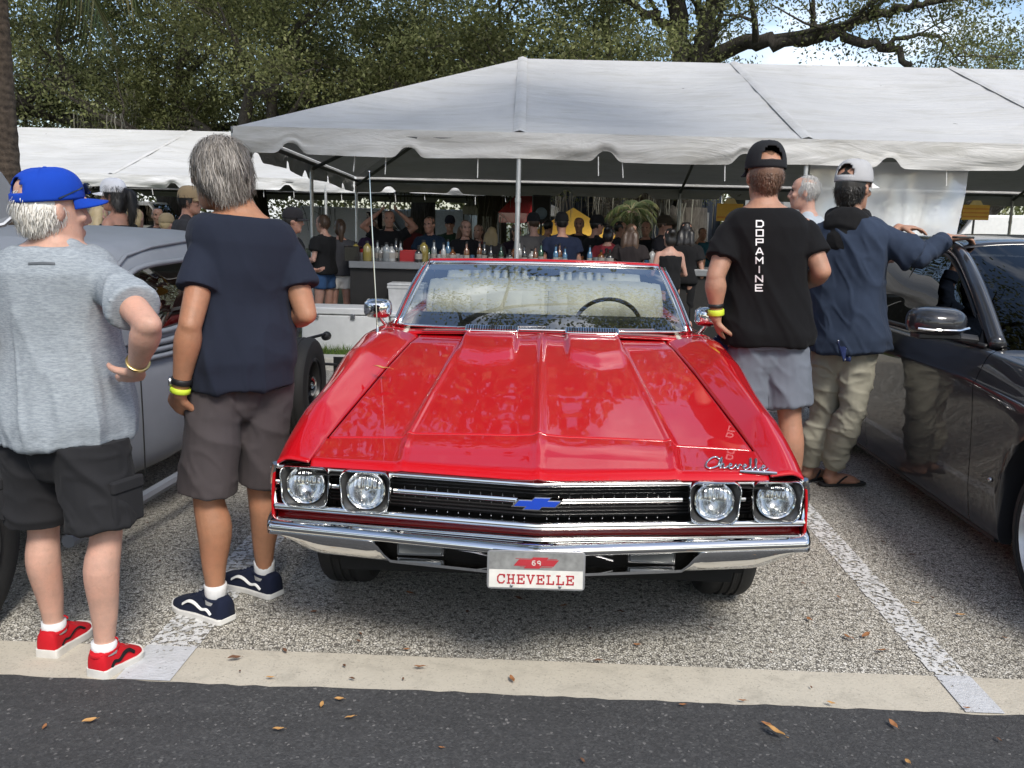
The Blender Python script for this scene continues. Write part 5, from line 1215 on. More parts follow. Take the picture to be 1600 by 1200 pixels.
def hairmat(name, lo, hi):
    t = MT(name); g = t.n('ShaderNodeNewGeometry'); t.set(base=t.ramp(g.outputs['Random Per Island'], [(0, lo), (1, hi)]), rough=.42, spec=.5); return t.m
def strands(ob, n, ln, down, seed, mat, parent, off, sel=None, wid=.0012, lift=.006, flow=None, jit=.25):
    r = np.random.RandomState(seed); me = ob.data; nv = len(me.vertices); co = np.empty(nv*3); no = np.empty(nv*3); me.vertices.foreach_get('co', co); me.vertex_normals.foreach_get('vector', no)
    co = co.reshape(-1, 3)+np.array(off); no = no.reshape(-1, 3); idx = np.arange(nv)
    if sel is not None: idx = idx[sel(co, no)]
    idx = idx[r.randint(0, len(idx), n)]; p = co[idx]+r.normal(0, .004, (n, 3)); nn = no[idx]; dn = np.array(down)[None]+r.normal(0, jit, (n, 3))
    if flow is not None: dn = flow(p)+r.normal(0, jit, (n, 3))
    t = dn-nn*(dn*nn).sum(1)[:, None]; t /= np.linalg.norm(t, axis=1)[:, None]+1e-9; s = np.cross(t, nn); s /= np.linalg.norm(s, axis=1)[:, None]+1e-9
    l = ln*r.uniform(.5, 1.2, n)[:, None]; vs = []
    for q, hgt, w in ((0, -.002, 1), (.33, 1, 1.1), (.7, 1.3, .9), (1.0, .7, .25)):
        c = p+t*l*q+nn*lift*hgt*r.uniform(.3, 1.2, n)[:, None]+dn*(l*q*q*.35); vs += [c-s*wid*w, c+s*wid*w]
    V = np.stack(vs, 1).reshape(-1, 3)-np.array(off); b = (np.arange(n)*8)[:, None]; F = np.concatenate([b+np.array([0, 1, 3, 2]), b+np.array([2, 3, 5, 4]), b+np.array([4, 5, 7, 6])])
    return raw('strands', V, F, mat, parent, smooth=True)
def band(c, d, r, w, mat, root, off, name='wristband', flat=1.0, face=None):
    m = MB(); d = Vector(d).normalized(); a = d.orthogonal().normalized(); b = d.cross(a); rings = []
    for t, rr in ((-.5, r-.004), (-.5, r), (-.4, r+.0025), (.4, r+.0025), (.5, r), (.5, r-.004)):
        rings.append([c+d*t*w+a*rr*math.cos(q)+b*rr*math.sin(q) for q in [2*math.pi*i/24 for i in range(24)]])
    m.loft(rings, cap=False); o = m.build(name, mat, root, off=off, ang=60)
    if face is not None: k = MB(); fv = Vector(face).normalized(); k.lathe([(.017, 0), (.018, .006), (.015, .009), (.001, .009)], c+fv*(r), 'Z', 16, rot=fv.to_track_quat('Z', 'Y').to_matrix()); k.build('dial', M['steel'], o, off=off)
    return o
def legs(mb, J, k=1., g=1., foot=True):
    for s in 'LR':
        h, kn, an = J['hip'+s], J['kn'+s], J['an'+s]; d = (J['toe'+s]-J['heel'+s]).normalized(); cf = kn.lerp(an, .30)-d*.020*k
        mb.limb([h, h.lerp(kn, .5), kn, cf, kn.lerp(an, .65)-d*.004*k, an+(kn-an).normalized()*.04*k, an], [.088*k*g, .074*k*g, .055*k*g, .0615*k*g, .045*k, .034*k, .036*k], 16, 4)
        if foot:
            hl, to = J['heel'+s], J['toe'+s]; mb.limb([an-Vector((0, 0, .02*k)), hl.lerp(to, .18)+Vector((0, 0, .036*k)), hl.lerp(to, .5)+Vector((0, 0, .038*k)), hl.lerp(to, .78)+Vector((0, 0, .022*k)), hl.lerp(to, .95)+Vector((0, 0, .016*k))], [.036*k, .036*k, .034*k, .034*k, .018*k], 12, 3)
def arms(mb, J, k=1., g=1.):
    for s in 'LR':
        sh, el, wr = J['sh'+s], J['el'+s], J['wr'+s]; inn = sh.lerp(J['chest'], .35)+Vector((0, 0, .03*k))
        mb.limb([inn, sh, sh.lerp(el, .45), el], [.058*k, .056*k*g, .047*k*g, .039*k*g], 14, 4); mb.limb([el, el.lerp(wr, .25), el.lerp(wr, .65), wr], [.037*k*g, .0455*k*g, .034*k, .0265*k], 14, 4); bk = (el-(sh+wr)/2); mb.sph(el+(bk.normalized()*.012*k if bk.length > .01 else Vector()), .032*k, 10)
def neck(mb, J, k=1.):
    u = (J['head']-J['neck']).normalized(); mb.limb([J['neck']-u*.07*k, J['neck']+u*.02, J['head']-u*.03*k-Vector(J['hf'])*.012*k], [.066*k, .055*k, .055*k], 14, 3)
def tee(mb, J, k=1., g=1., sleeve=.55, dw=.016, t0=-.06, sr=.070, belly=0, fl=1., trap=.058):
    torso(mb, J, dw, dw+.002, t0, .95, g, k, belly, fl)
    for s in 'LR':
        sh, el = J['sh'+s], J['el'+s]; inn = sh.lerp(J['chest'], .40)+Vector((0, 0, .035*k)); nb = J['neck']-(J['neck']-J['chest']).normalized()*.016*k
        mb.limb([nb, nb.lerp(sh, .55)-Vector((0, 0, .004)), sh-Vector((0, 0, .004))], [trap*k, .056*k, .060*k], 14, 3)
        e = sh.lerp(el, sleeve); mb.tube([Vector(q) for q in cr([tuple(inn), tuple(sh-Vector((0, 0, .004))), tuple(sh.lerp(e, .5)), tuple(e)], 4)], [.067*k, .066*k, .065*k, .064*k]+[sr*k+.0015*i for i in range(9)], 18)
def shorts(mb, J, k=1., g=1., end=.85, r0=.100, r1=.098, top=.10):
    torso(mb, J, .012, .012, -.03, top, g, k)
    for s in 'LR':
        h, kn = J['hip'+s], J['kn'+s]; e = h.lerp(kn, end); path = [h+Vector((0, 0, .03*k)), h.lerp(e, .33), h.lerp(e, .66), e]; pr = cr([tuple(p)+(r,) for p, r in zip(path, (r0*k*g, r0*k*g, (r0+r1)/2*k*g, r1*k*g))], 5)
        mb.tube([Vector(q[:3]) for q in pr], [q[3] for q in pr], 20)
    mb.sph((J['hipL']+J['hipR'])/2-Vector((0, 0, .01)), (.10*k*g, .105*k*g, .11*k), 14)
def trousers(mb, J, k=1., g=1., r=(.098, .088, .068, .062, .055), end=.93):
    torso(mb, J, .010, .010, -.03, .12, g, k)
    for s in 'LR':
        h, kn, an = J['hip'+s], J['kn'+s], J['an'+s]; d = (J['toe'+s]-J['heel'+s]).normalized(); path = [h+Vector((0, 0, .03*k)), h.lerp(kn, .5), kn, kn.lerp(an, .32)-d*.018*k, kn.lerp(an, end)]; pr = cr([tuple(p)+(q*k*g,) for p, q in zip(path, r)], 5)
        mb.tube([Vector(q[:3]) for q in pr], [q[3] for q in pr], 20)
    mb.sph((J['hipL']+J['hipR'])/2-Vector((0, 0, .01)), (.10*k*g, .105*k*g, .11*k), 14)
def collar(J, k, mat, shirt, off, r=.062):
    u = (J['head']-J['neck']).normalized(); c = J['neck']-u*.016*k; a = u.orthogonal().normalized(); b = u.cross(a); m = MB()
    m.tube([c+a*r*k*math.cos(q)+b*r*k*math.sin(q) for q in [2*math.pi*i/32 for i in range(33)]], .0085, 8, cap=False); return m.build('collar', mat, shirt, off=off, ang=180)
YEL = simple('neon_wristband', (.62, .78, .05), .5); BLKF = cloth('black_cloth', (.012, .012, .013)); WHT = cloth('white_cloth', (.72, .72, .72))
def person(label, loc, group=None): return thing('person', label, 'person', loc, group=group)
# ------------------------------------------------------------------ the four men in front, posed from the photograph
def PJ(d): return {k_: (P(*v) if not isinstance(v, Vector) else v) for k_, v in d.items()}
def put(J, s, heel, toe, z=0.0):
    J['heel'+s] = G(*heel, z); J['toe'+s] = G(*toe, z)
# ---- man with the blue cap
J = PJ(dict(head=(80, 330, 2.76), neck=(84, 375, 2.77), chest=(85, 462, 2.79), pel=(98, 672, 2.80), shL=(-2, 438, 2.80), shR=(176, 444, 2.72), elL=(-70, 520, 2.66), wrL=(-25, 605, 2.78), elR=(232, 508, 2.52), wrR=(212, 578, 2.64),
            hipL=(58, 698, 2.82), hipR=(145, 700, 2.74), knL=(68, 824, 2.84), knR=(166, 832, 2.73), anL=(86, 985, 2.86), anR=(166, 1012, 2.72)))
J['head'] += Vector((0, 0, .0)); J['hf'] = Vector((.64, .77, -.08)); put(J, 'L', (72, 1030), (132, 985)); put(J, 'R', (150, 1062), (212, 1022)); J['anL'] = J['heelL'].lerp(J['toeL'], .24)+Vector((0, 0, .085)); J['anR'] = J['heelR'].lerp(J['toeR'], .24)+Vector((0, 0, .085))
root = person('man in blue cap and heather grey t-shirt with hand on hip, red trainers', (J['heelL']+J['heelR'])/2+Vector((.03, .06, 0))); off = root.location.copy(); k = .98
sk1 = skin('pale_skin', (.62, .375, .285), .35); mb = MB(); torso(mb, J, girth=1.04, k=k); neck(mb, J, k); head_mesh(mb, J['head'], J['hf'], k); arms(mb, J, k); legs(mb, J, k, .93)
hand_mesh(mb, J['wrR'], P(196, 612, 2.80)-J['wrR'], Vector((-.5, .75, .2)), k, -1, .35, fing=(1, 1, 1, 1)); hand_mesh(mb, J['wrL'], Vector((.25, .3, -.9)), Vector((.8, .3, 0)), k, 1, .4)
remesh(mb, 'body', .0062, 4, sk1, root, off)
t1 = cloth('heather_grey_tee', (.35, .385, .415), .65, hcol=(.16, .185, .21)); mb = MB(); tee(mb, J, k, 1.07, .62, .020, -.035, .066, .03, .9)
remesh(mb, 'shirt', .007, 3, t1, root, off, fold(.020, 3, 8, 1.3, tw=.15, z0=.85, z1=1.5))
mb = MB(); shorts(mb, J, k, 1.10, .90, .108, .108, .14)
c1 = cloth('black_cargo_cotton', (.022, .022, .024)); srt = remesh(mb, 'shorts', .007, 4, c1, root, off, fold(.013, 5, 6, 6, tw=.8))
for s, e in (('L', -1), ('R', 1)):
    m = MB(); h, kn = J['hip'+s], J['kn'+s]; a = h.lerp(kn, .60)+Vector((e*.100, -.03, 0)); m.rbox(a, (.022, .125, .13), .010, Matrix.Rotation(-e*.35, 3, 'Z')); pk = m.build('cargo_pocket', c1, srt, off=off, bevel=.008)
    m = MB(); m.rbox(a+Vector((e*.003, -.002, .062)), (.025, .13, .04), .011, Matrix.Rotation(-e*.35, 3, 'Z')); m.build('pocket_flap', c1, pk, off=off, bevel=.006)
RED = cloth('red_mesh_fabric', (.50, .012, .020), rough=.6); SOLE = simple('off_white_sole', (.62, .60, .56), .6); BLU = cloth('royal_blue_cotton', (.010, .055, .40), rough=.8)
for s in 'LR':
    shoe(J, s, 1.0, '', (RED, SOLE, RED, BLKF), root); a = J['an'+s]
    m = MB(); m.tube([a-Vector((0, 0, .01)), a+Vector((0, 0, .032))], [.040, .040], 16); m.build('sock', WHT, root, off=off, ang=180)
    pass
hm = MB(); r, f, u = frame(J['hf']); hc = J['head']; rot = Matrix((r, f, u)).transposed(); hm.sph(hc-f*.030*k+u*.006*k, (.079*k, .080*k, .086*k), 18, rot); hm.sph(hc-f*.064*k-u*.030*k, (.058*k, .036*k, .042*k), 14, rot)
hg = hairmat('white_hair', (.50, .47, .41), (.85, .82, .76)); ho = remesh(hm, 'hair', .006, 2, hg, root, off, lambda co, no: .002*vnoise(co*60, 2))
strands(ho, 3600, .022, (0, 0, -1), 3, hg, ho, off, lambda co, no: ((co-np.array(hc)) @ np.array(f) < .02*k) & (((co-np.array(hc))[:, 2] < .018) | (((co-np.array(hc)) @ np.array(f) < -.085*k) & ((co-np.array(hc))[:, 2] < .065))), lift=.003, jit=.18)
cp, (cr_, cf_, cu_, cb_, dome) = cap_mesh(hc+u*.002, J['hf'], 1.03*k, BLU, root, off, tilt=-.10, h=.094)
m = MB(); m.tube([dome(math.pi*1.5+q, .13)+u*.0 for q in [-.62+1.24*i/10 for i in range(11)]], .010, 6, flat=.35, up=cu_); m.build('strap', BLU, cp, off=off)
m = MB()          # sunglasses pushed up on the peak
for s in (-1, 1): m.sph(dome(math.pi/2+s*.42, .22)+cf_*.012, (.024, .010, .019), 12, Matrix((cr_, cf_, cu_)).transposed()); m.tube([dome(math.pi/2+s*.75, .24)+cf_*.008, dome(math.pi/2+s*1.15, .16)+cr_*(-s)*.004, dome(math.pi/2+s*1.6, .05)+cr_*(-s)*.006], .0028, 6)
M['shades'] = simple('dark_lenses', (.01, .012, .01), .08, coat=1.0); o = m.build('sunglasses', M['shades'], None, off=J['head']); o.location = J['head']; tag(o, 'dark sunglasses pushed up onto the peak of the blue cap', 'sunglasses')
band(J['wrR'].lerp(J['elR'], .18), J['elR']-J['wrR'], .033, .010, simple('gold_metal', (.55, .42, .18), .3, 1), root, off, 'bracelet')
m = MB(); sc_ = P(64, 411, 2.60); BV = None
dash = MB(); q = [P(45+40*i/6, 411, 2.66) for i in range(7)]
# ---- tall man with long grey hair
J2 = PJ(dict(head=(342, 274, 3.22), neck=(376, 330, 3.22), chest=(382, 410, 3.22), pel=(374, 574, 3.22), shL=(325, 388, 3.13), shR=(450, 398, 3.26), elL=(297, 508, 3.00), wrL=(281, 614, 3.02), elR=(478, 490, 3.22), wrR=(440, 500, 3.46),
             hipL=(334, 612, 3.14), hipR=(414, 606, 3.26), knL=(326, 776, 3.13), knR=(408, 752, 3.33), anL=(338, 930, 3.12), anR=(406, 895, 3.36)))
J2['hf'] = Vector((-.74, .66, -.18)); put(J2, 'L', (357, 974), (277, 946)); put(J2, 'R', (433, 934), (350, 908))
for s in 'LR': J2['an'+s] = J2['heel'+s].lerp(J2['toe'+s], .22)+Vector((0, 0, .09))
root2 = person('tall man with long grey hair in navy t-shirt and grey-brown shorts', (J2['heelL']+J2['heelR'])/2); off = root2.location.copy(); k = 1.03
sk2 = skin('tanned_skin', (.43, .215, .125), .25); mb = MB(); torso(mb, J2, girth=1.0, k=k); neck(mb, J2, k); head_mesh(mb, J2['head'], J2['hf'], k); arms(mb, J2, k, 1.0); legs(mb, J2, k)
hand_mesh(mb, J2['wrL'], P(268, 655, 3.12)-J2['wrL'], Vector((.35, .9, .1)), k, 1, 1.05, .05); hand_mesh(mb, J2['wrR'], Vector((-.75, .6, .15)), Vector((-.2, .1, 1)), k, -1, .9)
remesh(mb, 'body', .0062, 4, sk2, root2, off)
t2 = cloth('navy_tee_cotton', (.018, .022, .036)); mb = MB(); tee(mb, J2, k, .93, .56, .024, -.105, .060, .01, .8); remesh(mb, 'shirt', .007, 3, t2, root2, off, fold(.019, 8, 7, 1.5, tw=.25, z0=1.0, z1=1.65))
c2 = cloth('grey_brown_twill', (.068, .058, .060)); mb = MB(); shorts(mb, J2, k, .98, .96, .102, .104, .20); sh2 = remesh(mb, 'shorts', .007, 4, c2, root2, off, fold(.011, 9, 6, 3.5, tw=.6))
NAVY = cloth('navy_canvas', (.012, .016, .035)); SOL2 = simple('white_rubber', (.66, .65, .62), .55); STR = simple('white_stripe_leather', (.78, .78, .76), .5)
for s in 'LR':
    shoe(J2, s, 1.06, '', (NAVY, SOL2, NAVY, STR), root2, 'canvas'); a = J2['an'+s]; m = MB(); m.tube([a-Vector((0, 0, .02)), a+Vector((0, 0, .035)), a+Vector((0, 0, .055))], [.041, .041, .041], 16); m.build('sock', WHT, root2, off=off, ang=180)
r, f, u = frame(J2['hf']); hc = J2['head']; rot = Matrix((r, f, u)).transposed(); hm = MB()
hm.sph(hc-f*.014*k+u*.034*k, (.082*k, .106*k, .096*k), 20, rot); hm.sph(hc-f*.054*k-u*.010*k, (.074*k, .062*k, .074*k), 18, rot); hm.sph(hc-f*.070*k-u*.045*k, (.062*k, .038*k, .042*k), 14, rot)
for s in (-1, 1): hm.sph(hc+r*s*.060*k-f*.046*k+u*.010*k, (.024*k, .042*k, .052*k), 12, rot)
hg2 = hairmat('grey_hair', (.09, .078, .066), (.40, .365, .325)); F3 = np.array(f)
def hair_disp(co, no):
    d = co-np.array(hc); an_ = np.arctan2(d @ np.array(r), -(d @ F3)); return .007*(1-2*np.abs(vnoise(np.stack([an_*6+d[:, 2]*9, d[:, 2]*5, 0*an_], 1), 4)))+.003*vnoise(np.stack([an_*22, d[:, 2]*9, 0*an_], 1), 6)
ho = remesh(hm, 'hair', .005, 3, hg2, root2, off, hair_disp)
strands(ho, 9000, .045, (0, 0, -1), 7, hg2, ho, off, lambda co, no: (co-np.array(hc))[:, 2] > -.055, wid=.0011, lift=.004, flow=lambda p: np.stack([0*p[:, 0], 0*p[:, 0], -np.ones(len(p))], 1)-F3[None]*.35, jit=.16)
fd = (J2['elL']-J2['wrL']).normalized(); band(J2['wrL']+fd*.045, fd, .0335, .022, M['black_plastic'], root2, off, 'watch', face=Vector((-.9, -.3, 0))); band(J2['wrL']+fd*.012, fd, .0325, .019, YEL, root2, off)
# ---- man in the black lettered t-shirt
J4 = PJ(dict(head=(1195, 278, 4.62), neck=(1194, 318, 4.60), chest=(1197, 385, 4.60), pel=(1198, 535, 4.62), shL=(1143, 364, 4.58), shR=(1257, 362, 4.60), elL=(1118, 432, 4.50), wrL=(1119, 497, 4.52), elR=(1284, 424, 4.52), wrR=(1255, 448, 4.84),
             hipL=(1171, 552, 4.62), hipR=(1226, 552, 4.60), knL=(1170, 650, 4.64), knR=(1234, 652, 4.58), anL=(1174, 760, 4.68), anR=(1240, 768, 4.62)))
J4['hf'] = Vector((-.04, 1, -.05))
for s in 'LR': a = J4['an'+s]; a.z = .085; J4['heel'+s] = Vector((a.x, a.y-.06, 0)); J4['toe'+s] = Vector((a.x+(.05 if s == 'R' else -.05), a.y+.21, 0))
root4 = person('broad man in black t-shirt lettered down the back and black cap', (J4['anL']+J4['anR'])/2*Vector((1, 1, 0)) if False else Vector(((J4['anL'].x+J4['anR'].x)/2, J4['anL'].y, 0))); off = root4.location.copy(); k = 1.08
sk4 = skin('olive_skin', (.46, .255, .17), .1); mb = MB(); torso(mb, J4, girth=1.0, k=k); neck(mb, J4, k*1.08); head_mesh(mb, J4['head'], J4['hf'], k); arms(mb, J4, k, 1.1); legs(mb, J4, k)
hand_mesh(mb, J4['wrL'], P(1126, 530, 4.6)-J4['wrL'], Vector((.9, .2, .1)), k, 1, .8); hand_mesh(mb, J4['wrR'], Vector((-.8, .5, .2)), Vector((0, 0, 1)), k, -1, .9)
remesh(mb, 'body', .0075, 4, sk4, root4, off)
t4 = cloth('black_tee_cotton', (.009, .009, .010)); mb = MB(); tee(mb, J4, k, 1.03, .62, .018, .0, .068, .0, .8); st4 = remesh(mb, 'shirt', .0085, 5, t4, root4, off, fold(.018, 12, 6, 2.0, tw=.5, z0=1.0, z1=1.75))
c4 = cloth('blue_grey_shorts', (.15, .168, .20)); mb = MB(); shorts(mb, J4, k, 1.05, .80, .104, .104, .14); remesh(mb, 'shorts', .0085, 4, c4, root4, off, fold(.012, 13, 6, 4, tw=.7))
r, f, u = frame(J4['hf']); hc = J4['head']; rot = Matrix((r, f, u)).transposed(); hm = MB(); hm.sph(hc-f*.020*k+u*.016*k, (.0785*k, .098*k, .110*k), 16, rot); hg4 = hairmat('cropped_brown_hair', (.09, .05, .03), (.20, .11, .07)); ho = remesh(hm, 'hair', .008, 2, hg4, root4, off); strands(ho, 1500, .014, (0, 0, -1), 9, hg4, ho, off, lambda co, no: (no @ np.array(f) < .1) & ((co-np.array(hc))[:, 2] < .02), lift=.004)
cp4, (cr_, cf_, cu_, cb_, dome) = cap_mesh(hc+u*.006, J4['hf'], 1.07*k, cloth('charcoal_cap', (.022, .023, .026)), root4, off, tilt=.04, h=.118); m = MB(); m.tube([dome(math.pi*1.5+q, .13) for q in [-.62+1.24*i/10 for i in range(11)]], .010, 6, flat=.35, up=cu_); m.build('strap', BLKF, cp4, off=off)
fd = (J4['elL']-J4['wrL']).normalized(); band(J4['wrL']+fd*.03, fd, .038, .03, YEL, root4, off); band(J4['wrL']+fd*.065, fd, .037, .02, M['black_plastic'], root4, off, 'watch')
for s in 'LR': shoe(J4, s, 1.1, '', (BLKF, SOL2, BLKF), root4)
# upright block letters down the back
LET = {'D': [((0, 0), (0, 1)), ((0, 1), (.75, 1)), ((.75, 1), (1, .75)), ((1, .75), (1, .25)), ((1, .25), (.75, 0)), ((.75, 0), (0, 0))],
       'O': [((0, .0), (0, 1)), ((0, 1), (1, 1)), ((1, 1), (1, .0)), ((1, 0), (0, 0))], 'P': [((0, 0), (0, 1)), ((0, 1), (1, 1)), ((1, 1), (1, .45)), ((1, .45), (0, .45))],
       'A': [((0, 0), (.42, 1)), ((.42, 1), (.58, 1)), ((.58, 1), (1, 0)), ((.2, .3), (.8, .3))], 'M': [((0, 0), (0, 1)), ((0, 1), (.5, .4)), ((.5, .4), (1, 1)), ((1, 1), (1, 0))], 'I': [((.5, 0), (.5, 1))],
       'N': [((0, 0), (0, 1)), ((0, 1), (1, 0)), ((1, 0), (1, 1))], 'E': [((0, 0), (0, 1)), ((0, 1), (1, 1)), ((0, .5), (.85, .5)), ((0, 0), (1, 0))]}
def bvh_of(o): me = o.data; return BVHTree.FromPolygons([v.co.copy() for v in me.vertices], [tuple(p.vertices) for p in me.polygons])
WPR = simple('white_print', (.82, .82, .82), .6, var=.04)
bv = bvh_of(st4)
def on_back(bv, off, px, py, D): 
    d = ray(px, py); o_ = Vector((0, 0, CAMH))-off; h = bv.ray_cast(o_, d); return (h[0]-d*.0025) if h[0] is not None else P(px, py, D)-off
y0 = 345
for ch in 'DOPAMINE':
    m = MB(); W_, H_ = 10.5, 9.3; xc = 1187.2-(y0-345)*.012
    for (a, b), (c, d) in LET[ch]:
        n = 5; ax, ay, bx, by = xc-W_/2+a*W_, y0+H_-b*H_, xc-W_/2+c*W_, y0+H_-d*H_; l = math.hypot(bx-ax, by-ay); nx, ny = -(by-ay)/l*1.05, (bx-ax)/l*1.05; ex, ey = (bx-ax)/l*.9, (by-ay)/l*.9; row = []
        for i in range(n+1):
            t = i/n; x = ax-ex+(bx-ax+2*ex)*t; y = ay-ey+(by-ay+2*ey)*t; row += [on_back(bv, off, x+nx, y+ny, 4.5), on_back(bv, off, x-nx, y-ny, 4.5)]
        m.add(row, [(2*i, 2*i+1, 2*i+3, 2*i+2) for i in range(n)])
    m.build('letter', WPR, st4, smooth=False, solid=-.001); y0 += 14.3
# small dark dash on the back of the grey shirt
st1 = [c_ for c_ in root.children if c_.name.startswith('shirt')][0]; bv1 = bvh_of(st1); off1 = root.location.copy(); m = MB(); row = []
for i in range(13):
    x = 44+42*i/12; row += [on_back(bv1, off1, x, 410.2-.8*math.sin(i/12*3.14), 2.6), on_back(bv1, off1, x, 413.6-.8*math.sin(i/12*3.14), 2.6)]
m.add(row, [(2*i, 2*i+1, 2*i+3, 2*i+2) for i in range(12)]); m.build('reflective_tab', simple('grey_tab', (.10, .11, .12), .5), st1, smooth=False, solid=-.001)
# ---- man in the navy hooded shirt leaning on the dark car
J3 = PJ(dict(head=(1333, 296, 5.12), neck=(1326, 334, 5.10), chest=(1325, 400, 5.10), pel=(1322, 540, 5.12), shL=(1288, 374, 5.16), shR=(1376, 370, 5.02), elR=(1436, 404, 4.96), wrR=(1480, 372, 5.06), elL=(1345, 420, 5.42), wrL=(1404, 356, 5.46),
             hipL=(1296, 552, 5.18), hipR=(1342, 552, 5.06), knL=(1284, 655, 5.26), knR=(1333, 640, 5.08), anL=(1262, 738, 5.34), anR=(1300, 742, 5.2)))
J3['hf'] = Vector((.72, .69, -.06)); put(J3, 'R', (1283, 759), (1342, 757)); J3['anR'] = J3['heelR'].lerp(J3['toeR'], .22)+Vector((0, 0, .085)); a = J3['anL']; a.z = .085; J3['heelL'] = Vector((a.x-.05, a.y-.03, 0)); J3['toeL'] = Vector((a.x+.16, a.y+.14, 0))
root3 = person('man in navy hooded shirt, khaki trousers and flip-flops leaning on the dark car', (J3['heelR']+J3['heelL'])/2); off = root3.location.copy(); k = 1.05
sk3 = skin('light_brown_skin', (.42, .24, .165), .1); mb = MB(); torso(mb, J3, k=k); neck(mb, J3, k); head_mesh(mb, J3['head'], J3['hf'], k); arms(mb, J3, k); legs(mb, J3, k)
hand_mesh(mb, J3['wrR'], Vector((1, -.05, .05)), Vector((0, 0, -1)), k, 1, .45); hand_mesh(mb, J3['wrL'], Vector((.95, -.2, .0)), Vector((0, 0, -1)), k, -1, .35)
for s in 'LR':      # bare feet with toes
    hl, to = J3['heel'+s], J3['toe'+s]; d = (to-hl).normalized(); rr = Vector((d.y, -d.x, 0))
    for i in range(5): b = hl.lerp(to, .80-.02*i)+rr*(-.036+.018*i)*(1 if s == 'L' else -1)*-1+Vector((0, 0, .026)); mb.limb([b, b+d*.03, b+d*(.052-.005*i)-Vector((0, 0, .006))], [.012-.001*i, .0115-.001*i, .010-.001*i], 8, 2)
remesh(mb, 'body', .0068, 3, sk3, root3, off)
t3 = cloth('navy_overshirt', (.030, .042, .070), var=.16); mb = MB(); tee(mb, J3, k, 1.05, .9, .024, -.02, .068, 0, 1.2)
for s in 'LR': mb.tube([J3['el'+s].lerp(J3['sh'+s], .2), J3['el'+s], J3['el'+s].lerp(J3['wr'+s], .4), J3['el'+s].lerp(J3['wr'+s], .74)], [.062, .060, .055, .050], 16); mb.sph(J3['el'+s], .062, 12)
sh3 = remesh(mb, 'overshirt', .008, 5, t3, root3, off, fold(.016, 21, 7, 3, tw=.6))
for s in 'LR': q = J3['el'+s].lerp(J3['wr'+s], .70); m = MB(); d = (J3['wr'+s]-J3['el'+s]).normalized(); m.tube([q-d*.02, q+d*.045], [.056, .054], 18); m.build('rolled_cuff', t3, sh3, off=off, bevel=.006)
mb = MB(); nk = J3['neck']; r, f, u = frame(Vector((.35, .93, 0)))
mb.sph(nk-f*.075-u*.055, (.125, .075, .095), 16, Matrix((r, f, u)).transposed()); mb.tube([nk+r*.088*math.cos(q)+f*.080*math.sin(q)-u*(.02-.03*math.sin(q)) for q in [2*math.pi*i/24 for i in range(25)]], .038, 10, cap=False); mb.sph(nk-f*.105-u*.15-r*.02, (.085, .055, .09), 14, Matrix((r, f, u)).transposed())
remesh(mb, 'hood', .008, 4, BLKF, root3, off, fold(.010, 23, 8, 6))
c3 = cloth('khaki_cotton', (.33, .315, .25)); mb = MB(); trousers(mb, J3, k, 1.0, (.100, .088, .074, .076, .056), .90); remesh(mb, 'trousers', .008, 4, c3, root3, off, fold(.014, 25, 6, 8, tw=.7))
hc = J3['head']; r, f, u = frame(J3['hf']); rot = Matrix((r, f, u)).transposed(); hm = MB(); hm.sph(hc-f*.022*k+u*.016*k, (.079*k, .098*k, .108*k), 16, rot); hm.sph(hc-f*.055*k-u*.045*k, (.060*k, .042*k, .05*k), 12, rot); hg3 = hairmat('black_hair', (.008, .007, .006), (.03, .026, .022)); ho = remesh(hm, 'hair', .007, 2, hg3, root3, off); strands(ho, 1500, .02, (0, 0, -1), 19, hg3, ho, off, lambda co, no: (no @ np.array(f) < .1) & ((co-np.array(hc))[:, 2] < .015))
cp3, (cr_, cf_, cu_, cb_, dome) = cap_mesh(hc+u*.004, J3['hf'], 1.06*k, cloth('light_grey_cap', (.42, .42, .43)), root3, off, tilt=.02, h=.110, brimmat=WHT); m = MB(); m.tube([dome(math.pi*1.5+q, .12) for q in [-.62+1.24*i/10 for i in range(11)]], .010, 6, flat=.35, up=cu_); m.build('strap', WHT, cp3, off=off)
for s in 'LR':
    hl, to = J3['heel'+s], J3['toe'+s]; d = (to-hl).normalized(); rr = Vector((d.y, -d.x, 0)); m = MB(); m.loft([[hl+d*t+rr*w*q+Vector((0, 0, z)) for q, z in ((-1, .002), (1, .002), (1, .018), (-1, .018))] for t, w in ((-.012, .022), (.01, .036), (.12, .036), (.2, .046), (.25, .042), (.285, .018))]); so_ = m.build('flip_flop', M['rubber'], root3, off=off, bevel=.004)
    m = MB(); c = hl.lerp(to, .72)+Vector((0, 0, .02)); 
    for e in (-1, 1): m.tube([Vector(q) for q in cr([tuple(c+Vector((0, 0, .035))), tuple(c-d*.05+rr*e*.034+Vector((0, 0, .036))), tuple(c-d*.10+rr*e*.042)], 4)], .006, 6)
    m.build('strap', M['rubber'], so_, off=off)
def starmat():
    t = MT('starred_cloth'); v = t.n('ShaderNodeTexVoronoi', feature='F1'); v.inputs['Scale'].default_value = 45; v.inputs['Randomness'].default_value = .25; t.l(t.co(), v.inputs['Vector'])
    t.set(base=t.ramp(v.outputs['Distance'], [(.24, (.78, .78, .78)), (.32, (.012, .025, .10))]), rough=.85); return t.m
STARS = starmat()
m = MB(); b = P(1322, 532, 4.93); m.grid(lambda a, v: b+Vector((a*.045*(1-v*.55)+.01*v, -.012*math.sin(a*3+v*5), -.115*v)), [-1+i/4 for i in range(9)], [i/8 for i in range(9)]); o = m.build('bandana', STARS, None, off=b, ang=180, solid=.004); o.location = b; tag(o, 'blue bandana with white stars tucked in the khaki back pocket', 'bandana')
